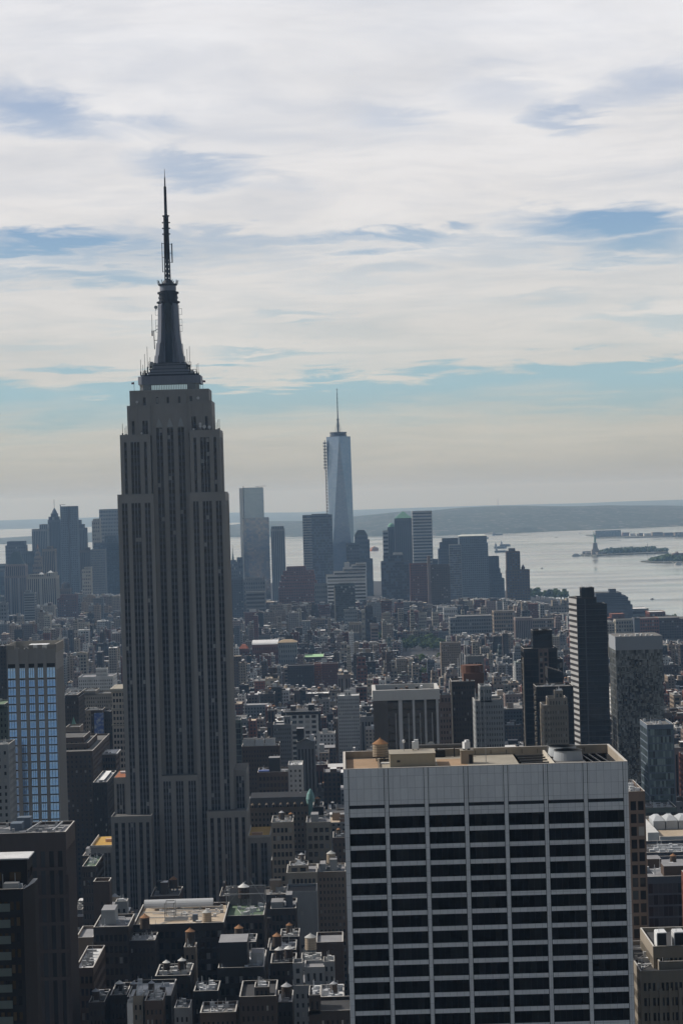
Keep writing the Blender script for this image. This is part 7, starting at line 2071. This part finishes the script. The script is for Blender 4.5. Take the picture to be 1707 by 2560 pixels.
# ------------------------------------------------------------------ trees
tA = make_tree('tree', 'round green tree', 5.2, 10.5, 3.5, 1, LEAF); tB = make_tree('tree', 'broad dark tree', 6.2, 11, 3.5, 2, LEAF2); tC = make_tree('tree', 'light green slender tree', 4.2, 12.0, 4.0, 4, LEAF)
TREES = [tA, tB, tC]
TD = ['rounded green tree', 'broad dark green tree', 'slender light green tree']
spots = []
tr = random.Random(9)
for (x0, x1, y0, y1), n in zip(PARKS, (30, 62, 26, 22, 12)):
    for _ in range(n):
        spots.append((tr.uniform(x0, x1), tr.uniform(y0, y1), 0, ('crowding the square', 'in the wooded village square', 'beside the green sports roof', 'in the small square past the village', 'behind the brown tank tower')[PARKS.index((x0, x1, y0, y1))]))
for k in range(9):
    px = 268 + k * 2.7; D = 1935 + k * 14; spots.append((at(px, 1990, D)[0], D, 0, 'filling the avenue gap left of the skyscraper'))
for k in range(26):
    px = 1322 + k * 3.8; spots.append((at(px, 1486, 5600 - k * 6)[0], 5600 - k * 6 + tr.uniform(-40, 40), 4, 'on the river bank right of the riverside tower'))
for k in range(26):
    px = tr.uniform(985, 1110); D = tr.uniform(3050, 3500); spots.append((at(px, 1600, D)[0], D, tr.uniform(4, 14), 'rising from the village roofs'))
for k in range(16):
    px = tr.uniform(690, 830); D = tr.uniform(2560, 2800); spots.append((at(px, 1650, D)[0], D, tr.uniform(2, 10), 'around the green sports roof'))
for k in range(10):
    px = tr.uniform(1560, 1700); D = tr.uniform(4450, 4600); spots.append((at(px, 1600, D)[0], D, 2, 'along the river warehouses'))
fresh = [True] * 3
cnts = {}
for x, y, z, w in spots:
    k = tr.randrange(3); s = tr.uniform(.75, 1.25)
    big = 'river bank' in w or 'avenue gap' in w
    if big: s *= 1.5
    lab = f"{TD[k]} {w}"
    if fresh[k]:
        o = TREES[k]; fresh[k] = False; o.location = (x, y, z + drop(y)); o['label'] = lab
    else:
        o = dup(TREES[k], (x, y, z + drop(y)), lab, tr.random() * 6)
    o.scale = (s, s, s); o['group'] = 'trees ' + w

# island woods: one mass each
for nm, lab, poly in (('island_woods', 'dark wood covering the island behind the statue', [(1497, 1668, 1386.5, 1380.5, 22, 330)]), ('shore_woods', 'dark wood on the island cut by the right edge', [(1625, 1760, 1404, 1399, 22, 330)])):
    b = MB(); wr = random.Random(len(nm))
    for (p0, p1, ya, yb, hh, n) in poly:
        for _ in range(n):
            f = wr.random(); px = p0 + (p1 - p0) * f
            D = ground_dist(px, 1388.0 - 7 * (px - 1490) / 180 - 2.2) + wr.uniform(-60, 130) if 'island' in nm else ground_dist(px, 1404.5) + wr.uniform(0, 250)
            x = ray(px, 1385)[0] * D; R = wr.uniform(5, 9); H = hh * wr.uniform(.6, 1.15) * (.55 + .45 * math.sin(min(1, f * 5) * 1.57) if 'island' in nm else min(1, .4 + f * 2))
            if 'island' in nm and f > .82: H *= .6
            for _k in range(26):
                d = Vector((wr.gauss(0, 1), wr.gauss(0, 1), wr.gauss(0, 1))).normalized()
                p = Vector((x + d.x * R, D + d.y * R, drop(D) + H * .55 + d.z * H * .45)); t1 = d.orthogonal().normalized() * 2.4; t2 = d.cross(t1).normalized() * 2.4
                b.quad([p - t1 - t2, p + t1 - t2, p + t1 + t2, p - t1 + t2])
    o = b.build(nm, [LEAF2]); tag(o, lab, 'woods', None, 'stuff')

# ------------------------------------------------------------------ harbour: statue, buildings, vessels
def statue():
    D = ground_dist(1487, 1387.5) + 40; x = at(1487, 1386, D)[0]; z0 = drop(D) + 2
    root = thing('statue', 'dark green robed statue raising a torch on a stone pedestal on its island', 'statue', (x, D, z0))
    b = MB()
    star = []
    for k in range(22):
        a = k * 2 * math.pi / 22; r = 44 if k % 2 else 32; star.append((r * math.cos(a), r * math.sin(a)))
    b.prism(star, 0, 9); b.build('star_fort', [MATS['wall_limestone']], root)
    b = MB()
    for hw0, hw1, za, zb in ((16, 15, 9, 19), (13, 11, 19, 24), (10, 8.6, 24, 40), (9.4, 9.4, 40, 42), (7.5, 7.2, 42, 47)):
        b.prism([(-hw0, -hw0), (hw0, -hw0), (hw0, hw0), (-hw0, hw0)], za, zb, 0, poly1=[(-hw1, -hw1), (hw1, -hw1), (hw1, hw1), (-hw1, hw1)])
    b.build('pedestal', [MATS['wall_limestone']], root)
    VERD = wallmat('statue_verdigris', (.16, .26, .22), var=.2)
    # robed figure: one skinned body
    me = bpy.data.meshes.new('body'); o = bpy.data.objects.new('body', me); COL.objects.link(o); o.parent = root
    V = [(0, 0, 47), (0, 0, 54), (0, -.3, 62), (0, -.2, 70), (0, 0, 75), (0, 0, 79.2), (0, -.3, 81.6), (-3.2, 0, 76.5), (-4.6, 0, 82), (-5.0, -.3, 89.5), (3.2, 0, 76), (4.0, -1, 71), (2.6, -3.2, 69.5)]
    E = [(0, 1), (1, 2), (2, 3), (3, 4), (4, 5), (5, 6), (4, 7), (7, 8), (8, 9), (4, 10), (10, 11), (11, 12)]
    Rr = [5.6, 5.0, 4.5, 3.7, 3.2, 1.4, 2.0, 1.7, 1.25, .8, 1.8, 1.4, 1.1]
    me.from_pydata(V, E, []); me.materials.append(VERD)
    m = o.modifiers.new('skin', 'SKIN'); sv = me.skin_vertices[0].data
    for v, r in zip(sv, Rr): v.radius = (r, r)
    sv[0].use_root = True
    o.modifiers.new('sub', 'SUBSURF').render_levels = 2
    b = MB(); b.frustum(0, -.2, 82.6, 1.9, 83.4, 2.1, 12)
    for k in range(7):
        a = math.pi * (k + .5) / 7; b.beam((1.8 * math.cos(a), -.2, 83 + .6 * math.sin(a)), (4.4 * math.cos(a), -.2, 83 + 3.4 * math.sin(a)), .35)
    b.build('crown_rays', [VERD], root)
    b = MB(); b.frustum(-5.0, -.3, 89, .7, 91, 1.5, 10).lathe(-5.0, -.3, [(91, 1.0), (92, 1.2), (93.4, .7), (94.4, .1)], 8); b.build('torch', [plain('torch_gold', (.5, .38, .12), .4, .6)], root)
    b = MB(); b.box(2.0, 4.6, -4.6, -3.8, 67.5, 72.5); b.build('tablet', [VERD], root)


statue()


def harbour_house(name, label, px0, px1, yb, ytop, dp, wall, style, roof='ash', cols=None, rows=None, cat='building'):
    D = ground_dist((px0 + px1) / 2, yb) + 10
    return T(name, label, cat, [(px0, px1, ytop)], D, dp, wall, style, roof, ybot=yb, cols=cols, rows=rows, seed=int(px0))


harbour_house('island_pavilion', 'low dark building at the left end of the statue island', 1457, 1478, 1386.5, 1379, 40, 'slate', 'skyl', cols=4, rows=1)
harbour_house('harbour_warehouse', 'long grey block on the low pier behind the statue', 1488, 1551, 1343, 1327, 60, 'grey', 'skyl', cols=16, rows=5)
for k, (p0, p1, yt, wl) in enumerate(((1574, 1589, 1334, 'white'), (1590, 1597, 1335, 'white'), (1609, 1628, 1334, 'white'))):
    harbour_house('pier_warehouse', ('white shed at the left of three on the pier behind the statue', 'smallest white shed between two others on the pier', 'white shed at the right of three on the pier behind the statue')[k], p0, p1, 1341, yt, 50, wl, 'blank', 'silver')
for k, (p0, p1, yt, wl) in enumerate(((1556, 1573, 1332, 'red'), (1598, 1608, 1333, 'brown'), (1630, 1656, 1331, 'tan'), (1660, 1682, 1332, 'brown'), (1686, 1720, 1331, 'tan'))):
    harbour_house('pier_block', ('reddish low block left of the white pier sheds', 'small brown block between the white pier sheds', 'long tan block right of the white pier sheds', 'brown low block near the right end of the pier', 'tan low block at the right end of the pier')[k], p0, p1, 1341, yt, 60, wl, 'skyl', cols=6, rows=2)
harbour_house('island_hall', 'brick hall with turrets on the island at the right edge', 1682, 1760, 1402, 1384, 40, 'red', 'skyl', 'rust', cols=12, rows=3)
r_ = bpy.data.objects['island_hall']
for k, dx_ in enumerate((-48, -42)):
    b = MB(); b.box(dx_, dx_ + 4, -20, -14, 0, 30).frustum(dx_ + 2, -17, 30, 2.6, 37, .2, 8); b.build('turret', [MATS['wall_red'], MATS['roof_rust']], r_)
t = thing('crane', 'thin crane leaning over the wooded statue island', 'crane', (at(1616, 1385, 9350)[0], 9350, drop(9350)))
b = MB(); b.beam((0, 0, 0), (4, 0, 44), 2.0); b.build('jib', [STEEL], t)
b = MB(); b.box(-3, 3, -2, 2, 0, 5); b.build('cab', [DARKSTEEL], t)
D_ = 17600; x_, z_ = at(1244, 1266, D_)
t = thing('radio_mast', 'faint thin mast on the crest of the far hills', 'mast', (x_, D_, z_ - 8)); b = MB(); b.frustum(0, 0, 0, 2.2, 70, 1.0, 6).box(-4, 4, -4, 4, 0, 9); b.build('mast_shaft', [STEEL], t)


def vessel(name, label, cat, px, y, length, beam, kind, heading=0.0, group=None):
    D = ground_dist(px, y); x = ray(px, y)[0] * D
    t = thing(name, label, cat, (x, D, drop(D) - 1.0), heading, group)
    l, w = length / 2, beam / 2
    hullm, topm = {'ferry': (wallmat('ferry_orange', (.45, .17, .06)), wallmat('ferry_top', (.40, .22, .13))), 'ship': (wallmat('hull_dark', (.05, .055, .065)), wallmat('ship_house', (.30, .32, .34))),
                   'tour': (wallmat('boat_white', (.62, .63, .64)), wallmat('boat_white', (0, 0, 0))), 'speed': (wallmat('boat_white', (.62, .63, .64)), wallmat('cabin_dark', (.05, .05, .06)))}[kind]
    b = MB(); hb = [(-l, -w * .8), (l * .6, -w), (l, 0), (l * .6, w), (-l, w * .8)]
    hh = {'ferry': 6, 'ship': 7, 'tour': 4, 'speed': 1.4}[kind]
    b.prism([(a * .94, c * .8) for a, c in hb], -1, hh, 0, poly1=hb); b.build('hull', [hullm], t)
    b = MB()
    if kind == 'ferry':
        b.box(-l * .85, l * .75, -w * .85, w * .85, hh, hh + 7); b.box(-l * .6, l * .5, -w * .7, w * .7, hh + 7, hh + 11); b.box(-l * .2, l * .1, -w * .4, w * .4, hh + 11, hh + 15)
    elif kind == 'ship':
        b.box(-l * .85, -l * .55, -w * .8, w * .8, hh, hh + 12); b.box(-l * .78, -l * .66, -w * .3, w * .3, hh + 12, hh + 19)
        for k in range(3): b.box(-l * .35 + k * l * .36, -l * .1 + k * l * .36, -w * .5, w * .5, hh, hh + 2)
    elif kind == 'tour':
        b.box(-l * .8, l * .55, -w * .85, w * .85, hh, hh + 3); b.box(-l * .65, l * .35, -w * .7, w * .7, hh + 3, hh + 6)
    else:
        b.box(-l * .3, l * .25, -w * .6, w * .6, hh, hh + 1.3)
    b.build('deckhouse', [topm], t)
    return t, l, w


HG = 'vessels on the harbour'
vessel('ferry', 'orange ferry crossing right of the domed tower', 'ferry', 936, 1376, 46, 26, 'ferry', .5, HG)
vessel('cargo_ship', 'longest dark anchored ship left of the riverside tower', 'ship', 1250, 1369.5, 62, 20, 'ship', 0, HG)
vessel('cargo_ship', 'dark anchored ship lying farthest of the three', 'ship', 1262, 1364, 55, 18, 'ship', .1, HG)
vessel('cargo_ship', 'paler anchored ship nearest below the longest one', 'ship', 1252, 1380, 60, 18, 'ship', 0, HG)
vessel('cargo_ship', 'thin dark ship against the far shore above the riverside tower', 'ship', 1243, 1337.5, 70, 20, 'ship', 0, HG)
vessel('cargo_ship', 'dark ship against the shore above the flat crowned block', 'ship', 1211, 1346, 50, 18, 'ship', 0, HG)
vessel('tour_boat', 'white tour boat docked at the left tip of the statue island', 'boat', 1440, 1389.5, 38, 14, 'tour', 0, HG)
vessel('tour_boat', 'white boat lying off the island at the right edge', 'boat', 1693, 1411, 27, 12, 'tour', 3.1, HG)
vessel('tour_boat', 'white boat near the far pier at the right', 'boat', 1661, 1315, 85, 26, 'tour', 0, HG)
vessel('small_boat', 'small dark boat in open water left of the statue', 'boat', 1389, 1343, 26, 12, 'speed', 0, HG)
vessel('small_boat', 'tiny dark boat near the far shore above the statue', 'boat', 1449, 1332.5, 30, 14, 'speed', 0, HG)
vessel('small_boat', 'tiny brown boat right of the riverside tower', 'boat', 1354, 1420, 10, 6, 'speed', 0, HG)
t, l, w = vessel('motor_boat', 'motor boat drawing a white wake on the river', 'boat', 1629, 1497, 9.5, 3.6, 'speed', 3.25, HG)
FOAM = wallmat('wake_foam', (.75, .76, .76), var=.2)
b = MB(); n_ = 14
for i in range(n_):
    f0, f1 = i / n_, (i + 1) / n_; wd = lambda f: .9 + 3.0 * f * (1 - f * .75); xx = lambda f: -3 - 46 * f; yy = lambda f: 1.2 * math.sin(f * 2)
    b.quad([(xx(f0), yy(f0) - wd(f0), 1.16 - f0 * .05), (xx(f0), yy(f0) + wd(f0), 1.16 - f0 * .05), (xx(f1), yy(f1) + wd(f1), 1.16 - f1 * .05), (xx(f1), yy(f1) - wd(f1), 1.16 - f1 * .05)])
b.build('wake', [FOAM], t, weld=True)
r_ = harbour_house('boat_terminal', 'small white winged roof by the water right of the riverside tower', 1328, 1341, 1489, 1484, 14, 'white', 'blank', 'silver')

# ------------------------------------------------------------------ the air
hz_ = MB(); hz_.box(-11300, 11300, -6200, 67000, -360, 470)
hm = bpy.data.materials.new('haze_air'); hm.use_nodes = True; t_ = hm.node_tree; t_.nodes.clear()
pv = t_.nodes.new('ShaderNodeVolumePrincipled'); pv.inputs['Color'].default_value = (.39, .64, 1.0, 1); pv.inputs['Absorption Color'].default_value = (1, 1, 1, 1); pv.inputs['Density'].default_value = 3.8e-5; pv.inputs['Anisotropy'].default_value = .25
ov = t_.nodes.new('ShaderNodeOutputMaterial'); t_.links.new(pv.outputs[0], ov.inputs['Volume'])
ho = hz_.build('haze', [hm]); tag(ho, 'thin blue haze over the city and harbour', 'haze', None, 'stuff')
